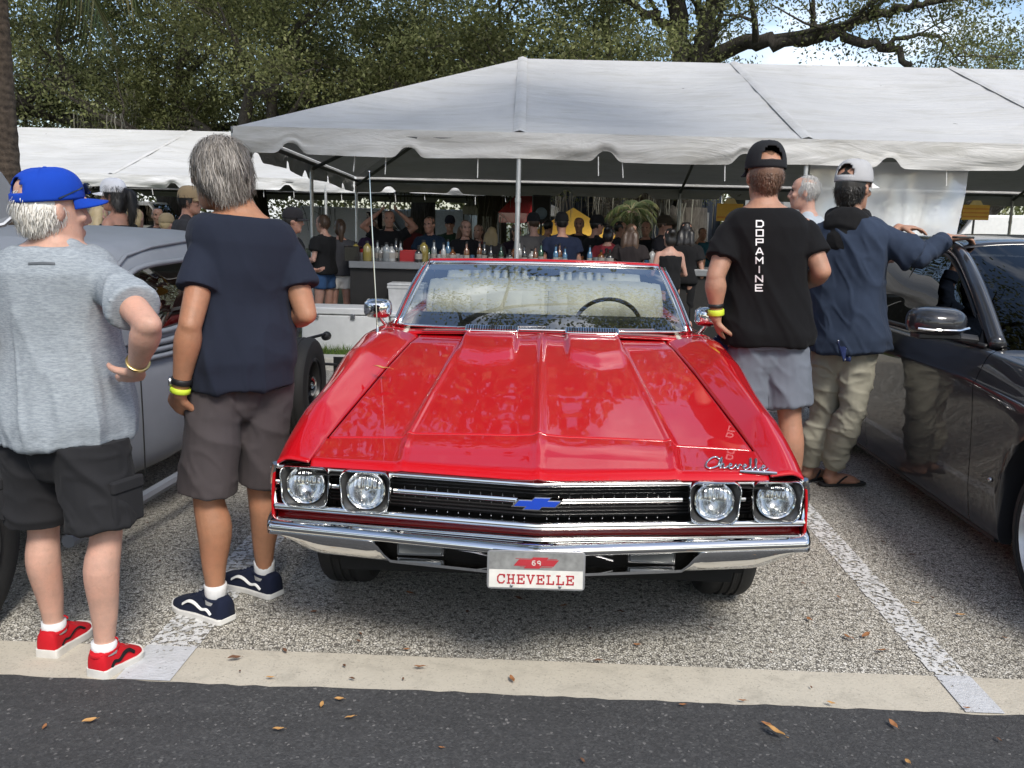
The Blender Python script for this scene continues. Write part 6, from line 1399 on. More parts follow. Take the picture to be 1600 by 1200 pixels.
b = P(1118, 520, 4.64); m = MB(); m.grid(lambda a, v: b+Vector((a*.055+.05*v, .02*math.sin(a*4+v*3), -.02-.20*v+.03*a)), [-1+i/5 for i in range(11)], [i/10 for i in range(11)]); o = m.build('flag_cloth', STARS, None, off=b, ang=180, solid=.005); o.location = b; tag(o, 'folded starred flag cloth hanging from the hand with yellow wristband', 'flag')
m = MB(); b = P(1505, 371, 4.92); m.rbox(b, (.10, .06, .012), .012); o = m.build('phone', M['black_plastic'], None, off=b, bevel=.003); o.location = b; tag(o, 'black phone under the hand on the dark car roof', 'phone')
# ================================================================== people under and beyond the tents
CT = {}
def cl(c): 
    k_ = tuple(c)
    if k_ not in CT: CT[k_] = cloth('cloth', c)
    return CT[k_]
SKT = [skin('fair_skin', (.50, .30, .23)), skin('brown_skin', (.33, .18, .12)), skin('sun_skin', (.44, .24, .17))]
HRT = {n: hairmat(n+'_hair', a, b) for n, a, b in (('black', (.006, .005, .005), (.02, .017, .015)), ('brown', (.05, .03, .018), (.11, .065, .04)), ('blond', (.36, .26, .13), (.58, .45, .25)), ('grey', (.28, .27, .26), (.5, .49, .47)))}
POSE = {'down': ((-.235, -.03, 1.13), (-.24, .05, .88), (.235, -.03, 1.13), (.24, .05, .88)), 'bent': ((-.24, -.02, 1.14), (-.17, .21, 1.10), (.24, -.02, 1.14), (.15, .22, 1.12)), 'up': ((-.38, .05, 1.50), (-.14, .02, 1.70), (.24, .0, 1.14), (.18, .2, 1.05)),
        'bothup': ((-.38, .04, 1.52), (-.15, .05, 1.72), (.38, .04, 1.52), (.15, .05, 1.72)), 'phone': ((-.22, .03, 1.13), (-.05, .24, 1.16), (.27, .06, 1.20), (.11, .13, 1.55)), 'lean': ((-.24, .06, 1.14), (-.2, .27, .98), (.24, .06, 1.14), (.2, .27, .98))}
def crowd(label, px, py, D, yaw, pose='down', top=(.02, .02, .02), bot=(.04, .06, .11), hair='black', style='short', cap=None, woman=False, tank=False, legs_='trousers', sk=0, vox=.0135, z0=.06, group='people at the bar tent', sleeve=.55, girth=1.0, fine=False):
    hp = P(px, py, D); k = min(max((hp.z-z0)/1.625, .80), 1.10); z0 = hp.z-1.625*k; base = Vector((hp.x, hp.y, max(z0, .06 if z0 > -.5 else z0))); a = R_(yaw); rot = Matrix.Rotation(-a, 3, 'Z')
    if base.z > z0+.001: pass
    def W3(p): return base+rot @ (Vector(p)*k)
    w = .92 if woman else 1
    pe = POSE[pose]; J = dict(pel=(0, 0, .95), chest=(0, .0, 1.28), neck=(0, -.015, 1.475), head=(0, .02, 1.625), shL=(-.175*w, -.01, 1.395), shR=(.175*w, -.01, 1.395), elL=pe[0], wrL=pe[1], elR=pe[2], wrR=pe[3], hipL=(-.088, 0, .92), hipR=(.088, 0, .92), knL=(-.10, .02, .50), knR=(.10, .02, .50), anL=(-.105, -.03, .085), anR=(.105, -.03, .085), heelL=(-.10, -.09, 0), heelR=(.10, -.09, 0), toeL=(-.13, .17, 0), toeR=(.13, .17, 0))
    J = {q: W3(v) for q, v in J.items()}; hf = rot @ Vector((0, 1, -.1)); J['hf'] = hf
    root = person(label, base, group); off = root.location.copy(); mb = MB(); g = girth*(.92 if woman else 1)
    torso(mb, J, girth=g, k=k); neck(mb, J, k*(.88 if woman else 1)); head_mesh(mb, J['head'], hf, k, detail=fine or 100 < yaw < 260); arms(mb, J, k, .88 if woman else 1); legs(mb, J, k)
    for s in 'LR': hand_mesh(mb, J['wr'+s], (J['wr'+s]-J['el'+s]), rot @ Vector((0, .3, 1 if pose != 'down' else .2)), k, 1 if s == 'R' else -1, .6)
    remesh(mb, 'body', min(vox, .0105) if 100 < yaw < 260 else vox, 3, SKT[sk], root, off)
    if fine or 100 < yaw < 260:
        r, f, u = frame(hf)
        for s in (-1, 1): m = MB(); m.sph(J['head']+r*s*.032*k+f*.085*k+u*.022*k, (.011*k,)*3, 8); m.build('eye', M['matte_black'], root, off=off)
    mb = MB()
    if tank: torso(mb, J, .014, .015, -.02, .84, g, k)
    else: tee(mb, J, k, g*1.03, sleeve, .018, -.02, .074, 0, .7)
    remesh(mb, 'shirt', vox, 3, cl(top), root, off, fold(.010, int(px) % 50, 7, 2, tw=.3))
    mb = MB(); (trousers if legs_ == 'trousers' else shorts)(mb, J, k, g) if legs_ != 'short' else shorts(mb, J, k, g, .42, .104, .104)
    remesh(mb, legs_ if legs_ != 'short' else 'shorts', vox, 3, cl(bot), root, off, fold(.008, int(px) % 47, 6, 4, tw=.6))
    r, f, u = frame(hf); hc = J['head']; rt = Matrix((r, f, u)).transposed(); hm = MB(); hm.sph(hc-f*.014*k+u*.032*k, (.084*k, .100*k, .102*k), 14, rt)
    if style in ('long', 'tail', 'bun'):
        hm.sph(hc-f*.050*k-u*.03*k, (.082*k, .062*k, .095*k), 12, rt)
        if style == 'long':
            for s in (-.55, 0, .55): hm.limb([hc-f*.06*k+r*s*.11*k-u*.02*k, hc-f*.10*k+r*s*.14*k-u*.16*k, hc-f*.095*k+r*s*.15*k-u*.30*k], [.055*k, .052*k, .028*k], 10, 3)
        if style == 'tail': hm.limb([hc-f*.10*k+u*.05*k, hc-f*.16*k+u*.02*k, hc-f*.16*k-u*.12*k, hc-f*.14*k-u*.24*k], [.03*k, .04*k, .038*k, .012*k], 10, 3)
        if style == 'bun': hm.sph(hc-f*.10*k+u*.08*k, .048*k, 10)
    if style != 'bald':
        ho = remesh(hm, 'hair', .011, 2, HRT[hair], root, off, lambda co, no: .006*vnoise(co*np.array([45, 45, 9.]), 3))
        if fine: strands(ho, 1600, .03 if style == 'short' else .07, (0, 0, -1), 5, HRT[hair], ho, off, lambda co, no: no @ np.array(f) < .35, lift=.004)
    if cap: cap_mesh(hc+u*.006, hf, 1.06*k, cl(cap), root, off, hole=False, n=24)
    for s in 'LR': 
        m = MB(); hl, to = J['heel'+s], J['toe'+s]; d = (to-hl).normalized(); rr = Vector((d.y, -d.x, 0)); m.loft([[hl+d*t+rr*w_*q+Vector((0, 0, h*z)) for q, z in ((-1, 0), (1, 0), (1, .6), (.5, 1), (-.5, 1), (-1, .6))] for t, w_, h in ((-.01, .03, .07), (.05, .038, .09), (.14, .042, .075), (.24, .046, .05), (.285, .025, .03))]); m.build('shoe', M['black_plastic'] if px % 2 else SOL2, root, off=off, ang=70)
    return root
K = (.014, .014, .015); N = (.016, .022, .045)
# by the bar, left of the aerial
crowd('bearded man in black shirt and dark cap beside the tent pole left of the bar', 455, 347, 8.6, 75, 'bent', K, (.05, .05, .055), 'black', cap=(.03, .028, .03), sk=2, legs_='trousers')
crowd('short haired woman in black tee and blue denim shorts at the bar end', 506, 350, 10.78, -62, 'bent', K, (.035, .075, .16), 'brown', woman=True, legs_='short', sk=0, fine=True)
crowd('woman in dark top and white frayed shorts behind the denim shorts woman', 531, 356, 10.95, -20, 'bent', (.05, .05, .055), (.66, .64, .60), 'brown', 'tail', woman=True, legs_='short', sk=0)
crowd('bartender in black shirt lifting both arms to his head', 608, 343, 11.9, 170, 'bothup', K, K, 'brown', sk=2)
crowd('bartender in dark blue shirt bending over the row of bottles', 672, 352, 11.8, 200, 'lean', (.018, .032, .055), K, 'brown', sk=2)
crowd('dark haired woman in black top leaning on the bar', 727, 357, 11.8, 160, 'lean', K, K, 'brown', 'long', woman=True, sk=0)
crowd('blond woman with long hair seen from behind beside the tent pole', 768, 366, 12.4, 10, 'down', (.08, .07, .07), K, 'blond', 'long', woman=True, sk=0)
crowd('woman in dark top with brown hair between the bar women', 748, 362, 13.2, 200, 'down', (.2, .05, .05), K, 'brown', 'long', woman=True, sk=0)
crowd('man in pale shirt and dark cap right of the front tent pole', 834, 350, 11.4, -20, 'bent', (.13, .12, .115), (.1, .09, .07), 'brown', cap=(.02, .02, .022), sk=0)
crowd('man in navy printed tee and black cap seen from behind', 878, 350, 10.9, -8, 'bent', N, (.12, .12, .12), 'black', cap=K, sk=2, girth=1.1)
crowd('tall man in black tee and black cap near the striped scarf', 931, 353, 11.6, 60, 'bent', K, (.07, .07, .075), 'black', cap=K, sk=2)
crowd('woman in red and dark striped scarf with black hair', 951, 366, 11.2, 20, 'bent', (.22, .03, .04), K, 'black', 'bun', woman=True, sk=0)
crowd('woman with long wavy brown hair facing away at the tables', 986, 364, 10.8, 15, 'bent', (.03, .025, .025), (.05, .06, .1), 'brown', 'long', woman=True, sk=0)
crowd('man in dark polo with a cap tipped forward', 1036, 353, 12.2, 110, 'bent', (.05, .045, .05), K, 'brown', cap=(.05, .04, .03), sk=2)
crowd('woman in black tank top with bare shoulders, back to the camera', 1047, 372, 10.2, -15, 'bent', K, (.03, .03, .035), 'black', 'bun', woman=True, tank=True, sk=0)
crowd('woman with long black hair and black dress beside the bare shouldered woman', 1072, 362, 10.6, 12, 'down', K, K, 'black', 'long', woman=True, sk=2)
crowd('person in teal shirt and grey shorts holding a phone in bright light', 1097, 366, 15.5, 165, 'phone', (.03, .10, .14), (.30, .31, .33), 'brown', legs_='shorts', sk=2)
crowd('grey haired man in pale shirt smiling to the left', 1262, 302, 7.3, -72, 'down', (.36, .40, .44), (.1, .1, .11), 'grey', sk=0, fine=True, vox=.010)
crowd('dark haired person low behind the dark car roof', 1331, 392, 14.5, 180, 'down', (.2, .05, .05), K, 'brown', sk=2)
crowd('person beyond the dark car under the far edge of the tent', 1466, 388, 15.0, 170, 'down', (.04, .05, .1), K, 'black', sk=1)
crowd('bald man in dark red shirt behind the bartenders', 640, 350, 14.0, 185, 'down', (.10, .02, .02), K, 'black', sk=2)
crowd('man in dark green tee with dark cap behind the bar woman', 703, 351, 13.6, 175, 'bent', (.02, .04, .025), K, 'brown', cap=(.02, .02, .03), sk=2)
crowd('woman in dark dress with tied hair between pole and cap man', 806, 362, 12.8, 150, 'bent', (.03, .02, .03), K, 'brown', 'tail', woman=True, sk=2)
crowd('man in dark brown shirt behind the navy printed tee', 856, 355, 13.8, 30, 'down', (.05, .03, .02), K, 'black', sk=2)
crowd('tall man in charcoal shirt between two black caps', 905, 352, 13.6, 190, 'bent', (.025, .025, .028), K, 'brown', sk=2)
crowd('woman in black top with cropped hair behind the wavy haired woman', 1010, 358, 13.2, 200, 'bent', K, K, 'brown', woman=True, sk=2)
crowd('man in dark grey tee just left of the wavy haired woman', 968, 358, 13.0, 95, 'down', (.03, .03, .033), K, 'black', sk=2)
crowd('woman in dark purple top at the bar behind the bottles', 582, 356, 13.5, 180, 'bent', (.04, .02, .045), K, 'brown', 'long', woman=True, sk=0)
# beyond the hot rod roof
G2 = 'people beyond the hot rod'
crowd('woman in white cap with bare back and black ponytail', 181, 308, 7.6, -85, 'bent', (.02, .02, .022), K, 'black', 'tail', cap=(.70, .70, .73), woman=True, tank=True, sk=2, group=G2, fine=True, vox=.011)
crowd('blond woman left of the woman in the white cap', 153, 340, 8.6, 30, 'down', (.05, .05, .06), K, 'blond', 'long', woman=True, sk=0, group=G2)
crowd('blond woman right of the bare backed woman', 211, 343, 9.0, 10, 'down', (.03, .03, .03), K, 'blond', 'bun', woman=True, sk=0, group=G2)
crowd('person in tan straw cap low beyond the hot rod roof', 259, 352, 10.0, 20, 'down', (.1, .1, .1), K, 'blond', cap=(.35, .27, .16), woman=True, sk=0, group=G2)
crowd('bearded man in grey-black tee and tan cap facing right', 293, 316, 8.6, 78, 'down', (.035, .035, .038), K, 'black', cap=(.30, .22, .13), sk=2, group=G2, fine=True, vox=.011)
crowd('dark haired person between the white tent poles', 246, 338, 12.0, 150, 'down', K, K, 'black', sk=1, group=G2)
crowd('person in rust coloured top just behind the peak of the blue cap', 131, 345, 10.0, 160, 'down', (.22, .06, .04), K, 'brown', sk=2, group=G2)
bpy.data.scenes.remove(TMP)
# ================================================================== bar and its clutter
M['bar_top'] = simple('grey_bar_top', (.22, .225, .23), .4, .4, var=.06); M['bar_dark'] = simple('dark_bar_front', (.014, .013, .012), .8); M['card'] = simple('cardboard', (.12, .075, .045), .85)
bx0 = P(545, 412, 10.5).x; BZ = P(600, 409, 10.5).z; BW = 6.0
bar = thing('bar_counter', 'long bar counter with pale grey edge under the big tent', 'bar', (bx0+BW/2, 10.85, .06)); h = BZ-.06
m = MB(); m.box((0, 0, h-.04), (BW, .72, .08)); m.build('counter_top', M['bar_top'], bar, bevel=.008)
for i in range(6): m = MB(); m.box((-BW/2+.5+i*1.0, -.30, (h-.08)/2), (.985, .03, h-.09)); m.build('front_panel', M['bar_dark'], bar, smooth=False)
for s in (-1, 1): m = MB(); m.box((s*(BW/2-.03), 0, (h-.08)/2), (.05, .62, h-.085)); m.build('end_panel', M['bar_dark'], bar, smooth=False)
def on_bar(px, dy=0): p = P(px, 405, 10.62+dy); return Vector((p.x, 10.62+dy, BZ))
GLS = {n: (lambda t: t)(simple(n+'_bottle', c, .12, coat=1.0, var=.05)) for n, c in (('green', (.02, .07, .03)), ('amber', (.14, .05, .012)), ('clear', (.20, .215, .22)), ('dark', (.02, .018, .016)), ('yellow', (.24, .19, .05)), ('blue', (.05, .14, .24)), ('red', (.36, .03, .03)), ('white', (.40, .40, .39)))}
CAPM = M['black_plastic']; LABW = simple('paper_label', (.30, .28, .25), .8)
PB = {}; BOT = []
def bottle(px, kind, col, dy=0, sc=1.0):
    key = (kind, col)
    loc = on_bar(px, dy)
    if key not in PB:
        t = thing('bottle' if kind != 'cup' else 'plastic_cup', 'x', 'bottle' if kind != 'cup' else 'cup', loc); m = MB()
        if kind == 'spirit': m.lathe([(.037, 0), (.04, .006), (.04, .16), (.034, .19), (.016, .215), (.0145, .275)], seg=16)
        elif kind == 'squat': m.lathe([(.048, 0), (.052, .006), (.052, .12), (.04, .15), (.018, .165), (.018, .20)], seg=16)
        elif kind == 'jug': m.lathe([(.06, 0), (.065, .008), (.065, .16), (.055, .21), (.025, .24), (.025, .26)], seg=16)
        else: m.lathe([(.028, 0), (.030, .004), (.040, .12), (.041, .122), (.038, .121)], seg=16)
        m.build('body', GLS[col], t)
        if kind != 'cup':
            top = {'spirit': .275, 'squat': .20, 'jug': .26}[kind]; r0 = {'spirit': .016, 'squat': .02, 'jug': .027}[kind]; m = MB(); m.lathe([(r0, top-.005), (r0, top+.025), (.002, top+.027)], seg=12); m.build('cap', CAPM, t)
            if kind != 'jug': rr = {'spirit': .0405, 'squat': .0525}[kind]; m = MB(); m.lathe([(rr, .04), (rr+.0006, .045), (rr+.0006, .11), (rr, .115)], seg=16, cap=False); m.build('label', LABW, t)
        PB[key] = t; o = t
    else: o = copy_tree(PB[key]); o.location = loc
    nm = {'green': 'green', 'amber': 'amber', 'clear': 'clear', 'dark': 'dark', 'yellow': 'yellow', 'blue': 'blue', 'red': 'red', 'white': 'white'}[col]+' '+{'spirit': 'slim bottle', 'squat': 'squat bottle', 'jug': 'jug', 'cup': 'plastic cup'}[kind]
    o['group'] = {'cup': 'cups on the bar'}.get(kind, 'bottles on the bar'); o.scale = (sc*.8,)*3; BOT.append((px, o, nm)); return o
rb = random.Random(4)
seq = [(556, 'jug', 'yellow'), (566, 'cup', 'white'), (574, 'jug', 'yellow'), (583, 'squat', 'clear'), (590, 'spirit', 'clear'), (597, 'squat', 'white'), (604, 'jug', 'clear'), (612, 'squat', 'white'), (619, 'spirit', 'dark'), (626, 'spirit', 'clear'), (654, 'squat', 'dark'), (662, 'jug', 'yellow'), (670, 'squat', 'green'), (678, 'spirit', 'clear'), (686, 'cup', 'white'), (693, 'spirit', 'white'), (700, 'spirit', 'blue'), (707, 'squat', 'amber')]
for px, kd, c in seq: bottle(px, kd, c, rb.uniform(-.05, .25), rb.uniform(.95, 1.15))
for i in range(44):
    px = 712+i*9.0+rb.uniform(-3, 3); bottle(px, rb.choice(['spirit', 'spirit', 'squat', 'jug', 'cup']), rb.choice(['green', 'amber', 'clear', 'dark', 'white', 'dark', 'amber', 'blue']), rb.uniform(-.08, .38), rb.uniform(.9, 1.15))
BOT.sort(key=lambda q: q[0]); seen = {}
for i, (px, o, nm) in enumerate(BOT):
    l = BOT[i-1][2] if i else 'yellow jug at the bar end'; r = BOT[i+1][2] if i+1 < len(BOT) else 'dark corner'
    lb = nm+' on the bar between '+l+' and '+r
    if lb in seen: lb = lb+(', behind windscreen' if px > 700 else ', left end')
    seen[lb] = 1; o['label'] = lb
def crate(px, w, h_, d, mat, nm, label, cat, dy=.1, z=None):
    p = on_bar(px, dy); t = thing(nm, label, cat, (p.x, p.y, BZ if z is None else z)); b = MB(); th = .012
    for c, s in (((0, 0, .006), (w, d, .012)), ((-w/2, 0, h_/2), (th, d, h_)), ((w/2, 0, h_/2), (th, d, h_)), ((0, -d/2, h_/2), (w+th, th, h_)), ((0, d/2, h_/2), (w+th, th, h_))): b.box(c, s)
    b.build('walls', mat, t, smooth=False, bevel=.003); b = MB(); b.tube([(-w/2, -d/2, h_), (w/2, -d/2, h_), (w/2, d/2, h_), (-w/2, d/2, h_), (-w/2, -d/2, h_)], .011, 6, cap=False); b.build('rim', mat, t); return t
crate(561, .19, .12, .2, GLS['red'], 'plastic_bin', 'red plastic bin at the left end of the bar', 'bin', .25); crate(643, .24, .12, .2, GLS['red'], 'plastic_bin', 'red plastic bin among the bottles in the middle of the bar', 'bin', .2); crate(552, .16, .16, .16, GLS['dark'], 'plastic_bin', 'black bar caddy at the very end of the counter', 'bin', .0)
# under and before the bar
t = thing('waste_bin', 'white square bin standing before the bar', 'bin', (P(637, 440, 10.35).x, 10.35, .06)); m = MB(); m.loft([[Vector((x*s_, y*s_, z)) for x, y in ((-.2, -.16), (.2, -.16), (.2, .16), (-.2, .16))] for s_, z in ((.85, 0), (1, .70), (1.06, .70), (1.06, .73))]); m.build('body', simple('grey_white_plastic', (.50, .50, .49), .5), t, smooth=False, bevel=.008); m = MB(); m.box((0, 0, .745), (.42, .34, .025)); m.build('lid', simple('grey_white_lid', (.56, .56, .55), .5), t, bevel=.008)
for px, w, hh, lb in ((585, .36, .40, 'brown cardboard box leaning under the bar, left one'), (612, .30, .34, 'brown cardboard box under the bar beside the white bin')):
    t = thing('cardboard_box', lb, 'box', (P(px, 450, 10.42).x, 10.42, .06)); m = MB(); m.box((0, 0, hh/2), (w, .2, hh)); m.build('carton', M['card'], t, smooth=False); m = MB(); m.box((-w*.26, -.02, hh+.01), (w*.5, .24, .008)); m.box((w*.26, .02, hh+.014), (w*.5, .22, .008)); m.build('flap', M['card'], t, smooth=False)
a, b = P(470, 479, 9.95), P(606, 479, 9.95); w = b.x-a.x; IC = M['white_paint']; zz = a.z-.06
t = thing('ice_chest', 'long white ice chest on the verge between the hot rod and the red car', 'cooler', ((a.x+b.x)/2, 10.18, .06)); m = MB(); m.rbox((0, 0, zz*.41), (w, .46, zz*.82), .03); m.build('chest', IC, t, bevel=.012); m = MB(); m.rbox((0, 0, zz*.915), (w+.012, .475, zz*.16), .03); lid = m.build('lid', IC, t, bevel=.012)
for x in (-w*.32, w*.1, w*.4): m = MB(); m.rbox((x, -.245, zz*.80), (.05, .02, .06), .008); m.build('latch', M['steel'], t, bevel=.004)
m = MB(); m.tube([(-w/2-.01, -.1, zz*.7), (-w/2-.05, -.1, zz*.66), (-w/2-.05, .1, zz*.66), (-w/2-.01, .1, zz*.7)], .014, 8); m.build('handle', M['black_plastic'], t)
p = P(655, 478, 10.15); t = thing('ice_chest', 'small white ice chest before the bar beside the windscreen', 'cooler', (p.x, 10.2, .06)); m = MB(); m.rbox((0, 0, .20), (.62, .38, .38), .03); m.build('chest', IC, t, bevel=.012); m = MB(); m.rbox((0, 0, .415), (.64, .40, .05), .03); m.build('lid', simple('cooler_lid', (.66, .67, .68), .4), t, bevel=.012)
# loudspeaker on a stand, signs, canopies and vans farther off
p = P(846, 327, 15.5); t = thing('loudspeaker', 'black loudspeaker raised on a pole before the navy building', 'speaker', (p.x, 15.5, .06)); hh = p.z-.06
m = MB(); m.rbox((0, 0, hh), (.32, .30, .46), .05); m.build('cabinet', M['black_plastic'], t, bevel=.015); m = MB(); m.box((0, -.153, hh), (.27, .008, .41)); g = m.build('grille', M['matte_black'], t); m = MB(); m.lathe([(.10, 0), (.085, -.004), (.02, -.008), (.001, -.008)], (0, -.158, hh-.07), 'Y', 20); m.build('cone', simple('blue_grey_cone', (.10, .16, .22), .4), t)
m = MB(); m.tube([(0, 0, .5), (0, 0, hh-.23)], .02, 8); m.build('pole', M['black_plastic'], t)
for i in range(3): a_ = 2.1*i; m = MB(); m.tube([(0, 0, .75), (.5*math.cos(a_), .5*math.sin(a_), .01)], .013, 6); m.build('leg', M['black_plastic'], t)
M['sign_yellow'] = simple('yellow_sign', (.72, .42, .06), .6, var=.06); M['sign_orange'] = simple('orange_stripe', (.62, .24, .03), .6)
for px, py, D, w, hh, lb, st in ((1140, 332, 12.8, .36, .24, 'yellow board sign left of the man in the black lettered tee', 0), (1524, 332, 12.6, .36, .20, 'yellow and orange striped board sign right of the plastic sheet', 1)):
    p = P(px, py, D); t = thing('board_sign', lb, 'sign', (p.x, D, .06)); z = p.z-.06; m = MB(); m.box((0, 0, z), (w, .02, hh)); m.build('board', M['sign_yellow'], t, smooth=False)
    m = MB(); m.add([(-w*.25, -.01, z+hh/2), (w*.25, -.01, z+hh/2), (.05, -.01, z+hh*.8), (-.05, -.01, z+hh*.8)], [(0, 1, 2, 3)]); m.build('crest', simple('cream_board', (.70, .55, .25), .6), t, smooth=False, solid=.02)
    for i in range(3 if st else 1): m = MB(); m.box((0, -.012, z-hh*.28+i*hh*.26), (w*.97, .004, hh*.10)); m.build('stripe', M['sign_orange'], t, smooth=False)
    m = MB(); m.tube([(0, .02, 0), (0, .02, z+hh/2)], .015, 8); m.build('post', M['pole_d'], t); m = MB(); m.box((0, .02, .01), (.4, .3, .02)); m.build('foot', M['pole_d'], t, smooth=False)
def canopy(px, D, w, mat, lb, z=1.9):
    p = P(px, 350, D); t = thing('canopy', lb, 'canopy', (p.x, D, .06)); m = MB(); c = [(-w/2, -w/2, z), (w/2, -w/2, z), (w/2, w/2, z), (-w/2, w/2, z)]; m.add(c+[(0, 0, z+.7)]+[(x, y, z-.25) for x, y, _ in c], [(0, 1, 4), (1, 2, 4), (2, 3, 4), (3, 0, 4), (0, 5, 6, 1), (1, 6, 7, 2), (2, 7, 8, 3), (3, 8, 5, 0)]); m.build('cover', mat, t, smooth=False)
    for x, y, _ in c: m = MB(); m.tube([(x*.98, y*.98, 0), (x*.98, y*.98, z)], .022, 6); m.build('leg', M['pole_d'], t)
canopy(818, 24, 1.3, GLS['red'], 'small red canopy far behind the tent pole', 1.75); canopy(895, 25, 2.2, M['sign_yellow'], 'yellow canopy far behind the bar crowd', 1.25); canopy(800, 30, 3, M['white_paint'], 'white canopy far beyond the back of the tent', 2.0)
def van(px, D, lb, mat, rz=0, sc=1.0):
    p = P(px, 350, D); t = thing('parked_van', lb, 'van', (p.x, D, .06), rz); t.scale = (sc,)*3; m = MB(); pr = [(-2.4, .35), (2.3, .35), (2.4, .7), (2.2, 1.05), (1.5, 1.15), (.95, 1.95), (-2.3, 2.0), (-2.45, 1.2)]
    m.loft([[Vector((x, y, z)) for x, z in pr] for y in (-.9, .9)]); m.build('body', mat, t, ang=30, bevel=.05); m = MB(); m.add([(1.48, -.905, 1.17), (.98, -.905, 1.82), (.25, -.905, 1.82), (.25, -.905, 1.17)], [(0, 1, 2, 3)]); m.build('window', M['dark_glass'], t, smooth=False, solid=-.01)
    m = MB(); m.add([(1.56, -.8, 1.17), (1.56, .8, 1.17), (1.05, .75, 1.87), (1.05, -.75, 1.87)], [(0, 1, 2, 3)]); m.build('windscreen', M['dark_glass'], t, smooth=False, solid=-.01)
    for x in (-1.5, 1.5):
        for y in (-.85, .85): m = MB(); m.lathe([(.17, -.1), (.33, -.1), (.35, -.06), (.35, .06), (.33, .1), (.17, .1)], (x, y, .35), 'Y', 24); m.build('wheel', M['rubber'], t)
van(566, 36, 'white van parked far behind the left end of the bar', M['white_paint'], R_(6)); van(655, 37, 'pale van far off behind the bartenders', simple('pale_blue_paint', (.5, .56, .6), .3), R_(170)); van(205, 31, 'white van far behind the white tent', M['white_paint'], R_(3)); van(1565, 24, 'white van beyond the right end of the tent', M['white_paint'], R_(175))
# ================================================================== fallen leaves
LFM = [simple('dry_leaf', (.30, .13, .05), .7, var=.3, scale=60), simple('tan_leaf', (.46, .25, .085), .65, var=.3, scale=60), simple('brown_leaf', (.13, .06, .03), .8, var=.3, scale=60)]
def leafmesh(i):
    m = MB(); L2 = .5; c = .10+.08*i
    def fn(u, v): w = .20*math.sin(math.pi*min(max(u, 0.001), .999))**.8*(1-.15*u); return Vector((v*w, u-L2, c*(abs(v)*w*2.2)+.25*c*(u-L2)**2*4+.03*math.sin(u*9+i)))
    m.grid(fn, [k/9 for k in range(10)], [-1, -.5, 0, .5, 1]); m.tube([(0, -.5, .02), (0, -.66, .05)], .012, 4); return m
PL = []
for i in range(3):
    o = leafmesh(i).build('fallen_leaf', LFM[i], ang=180); PL.append(o); o['category'] = 'leaf'
LU = {}
def zone(px, py):
    for lim, w in ((190, 'below the red trainers'), (300, 'by the left white line'), (450, 'below the navy shoes'), (600, 'below the left headlights'), (760, 'left of the number plate'), (920, 'below the number plate'), (1080, 'right of the number plate'), (1270, 'below the right headlights'), (1420, 'left of the right white line'), (1520, 'by the right white line')):
        if px < lim: return w
    return 'at the right edge'
def leaf(px, py, ln, az, mi, z=.0, where='on the grey parking bay', used=set()):
    if mi in used: o = PL[mi].copy(); link(o)
    else: o = PL[mi]; used.add(mi)
    p = G(px, py, z); o.location = p+Vector((0, 0, .004+.01*ln/.05)); o.scale = (ln*.85,)*3; o.rotation_euler = (random.uniform(-.15, .15), random.uniform(-.25, .25), R_(az))
    sz = 'tiny' if ln < .027 else 'small' if ln < .036 else '' if ln < .052 else 'large'; lb = (sz+' '+['dry reddish', 'tan', 'dark brown'][mi]+' leaf '+where+' '+zone(px, py)).strip(); n = LU.get(lb, 0); LU[lb] = n+1
    if n: lb = lb.replace(' on the ', ' on ').replace(' the ', ' '); lb += [', second one', ', third one', ', fourth one'][n-1]
    o['label'] = lb; o['group'] = 'leaves '+where; return o
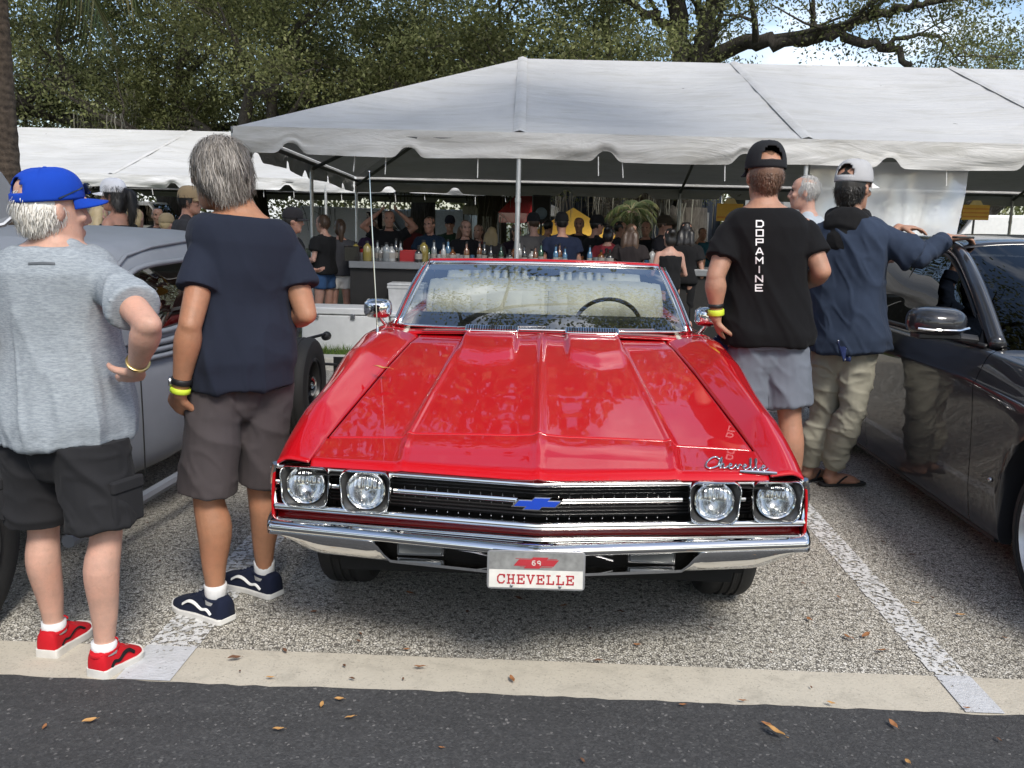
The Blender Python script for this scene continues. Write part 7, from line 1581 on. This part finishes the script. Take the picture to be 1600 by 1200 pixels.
for px, py, ln, az, mi in [(1210, 1152, .085, 40, 1), (1197, 1136, .04, 60, 0), (1395, 1137, .05, 15, 0), (503, 1106, .04, 5, 1), (530, 1097, .04, 80, 1), (547, 1126, .04, 110, 1), (435, 1145, .045, 85, 1), (70, 1140, .035, 10, 0), (140, 1132, .05, 120, 1), (1418, 1196, .04, 5, 1), (1066, 1105, .03, 100, 0), (1510, 1110, .03, 80, 0), (1298, 1103, .035, 60, 1), (910, 1193, .03, 30, 2), (690, 1172, .025, 70, 0), (1560, 1160, .03, 20, 2)]: leaf(px, py, ln, az, mi, .008, 'on the dark road')
for px, py, ln, az, mi in [(445, 1021, .04, 40, 2), (366, 1034, .055, 120, 2), (656, 1047, .05, 90, 0), (538, 1044, .03, 30, 2), (550, 1065, .035, 60, 2), (422, 1063, .035, 100, 1), (630, 1064, .02, 10, 2), (800, 1066, .05, 20, 0), (935, 1037, .04, 100, 2), (1267, 1077, .02, 0, 2), (1160, 1099, .035, 80, 0), (375, 1052, .02, 10, 2)]: leaf(px, py, ln, az, mi, .004, 'on the cream concrete strip')
for px, py, ln, az, mi in [(563, 994, .03, 30, 2), (635, 1018, .03, 110, 0), (970, 960, .04, 60, 2), (922, 985, .03, 0, 2), (995, 1011, .035, 80, 0), (1204, 1023, .025, 20, 2), (1264, 972, .05, 10, 0), (1325, 1001, .06, 30, 0), (1352, 998, .06, 130, 0), (1377, 1021, .05, 100, 0), (1430, 946, .045, 85, 1), (1500, 965, .045, 80, 1), (1110, 985, .03, 40, 2), (640, 930, .04, 70, 0), (730, 960, .04, 10, 2), (1456, 937, .03, 20, 2), (810, 940, .05, 60, 2), (880, 950, .04, 100, 0), (1425, 870, .035, 90, 2), (1380, 850, .035, 60, 2), (1255, 915, .03, 60, 2), (560, 1005, .025, 60, 2), (1310, 936, .03, 20, 0), (1570, 1000, .03, 70, 0), (250, 880, .03, 20, 2), (230, 820, .03, 60, 2), (490, 960, .035, 100, 2)]: leaf(px, py, ln, az, mi, 0, 'on the grey parking bay')
o = PL[1].copy(); link(o); o.location = Vector((-.66, NY+1.0, .905)); o.scale = (.08,)*3; o.rotation_euler = (.1, .05, R_(80)); o['label'] = 'tan leaf caught in the left seam of the red bonnet'; o.pop('group', None) if hasattr(o, 'pop') else None
if 'group' in o: del o['group']
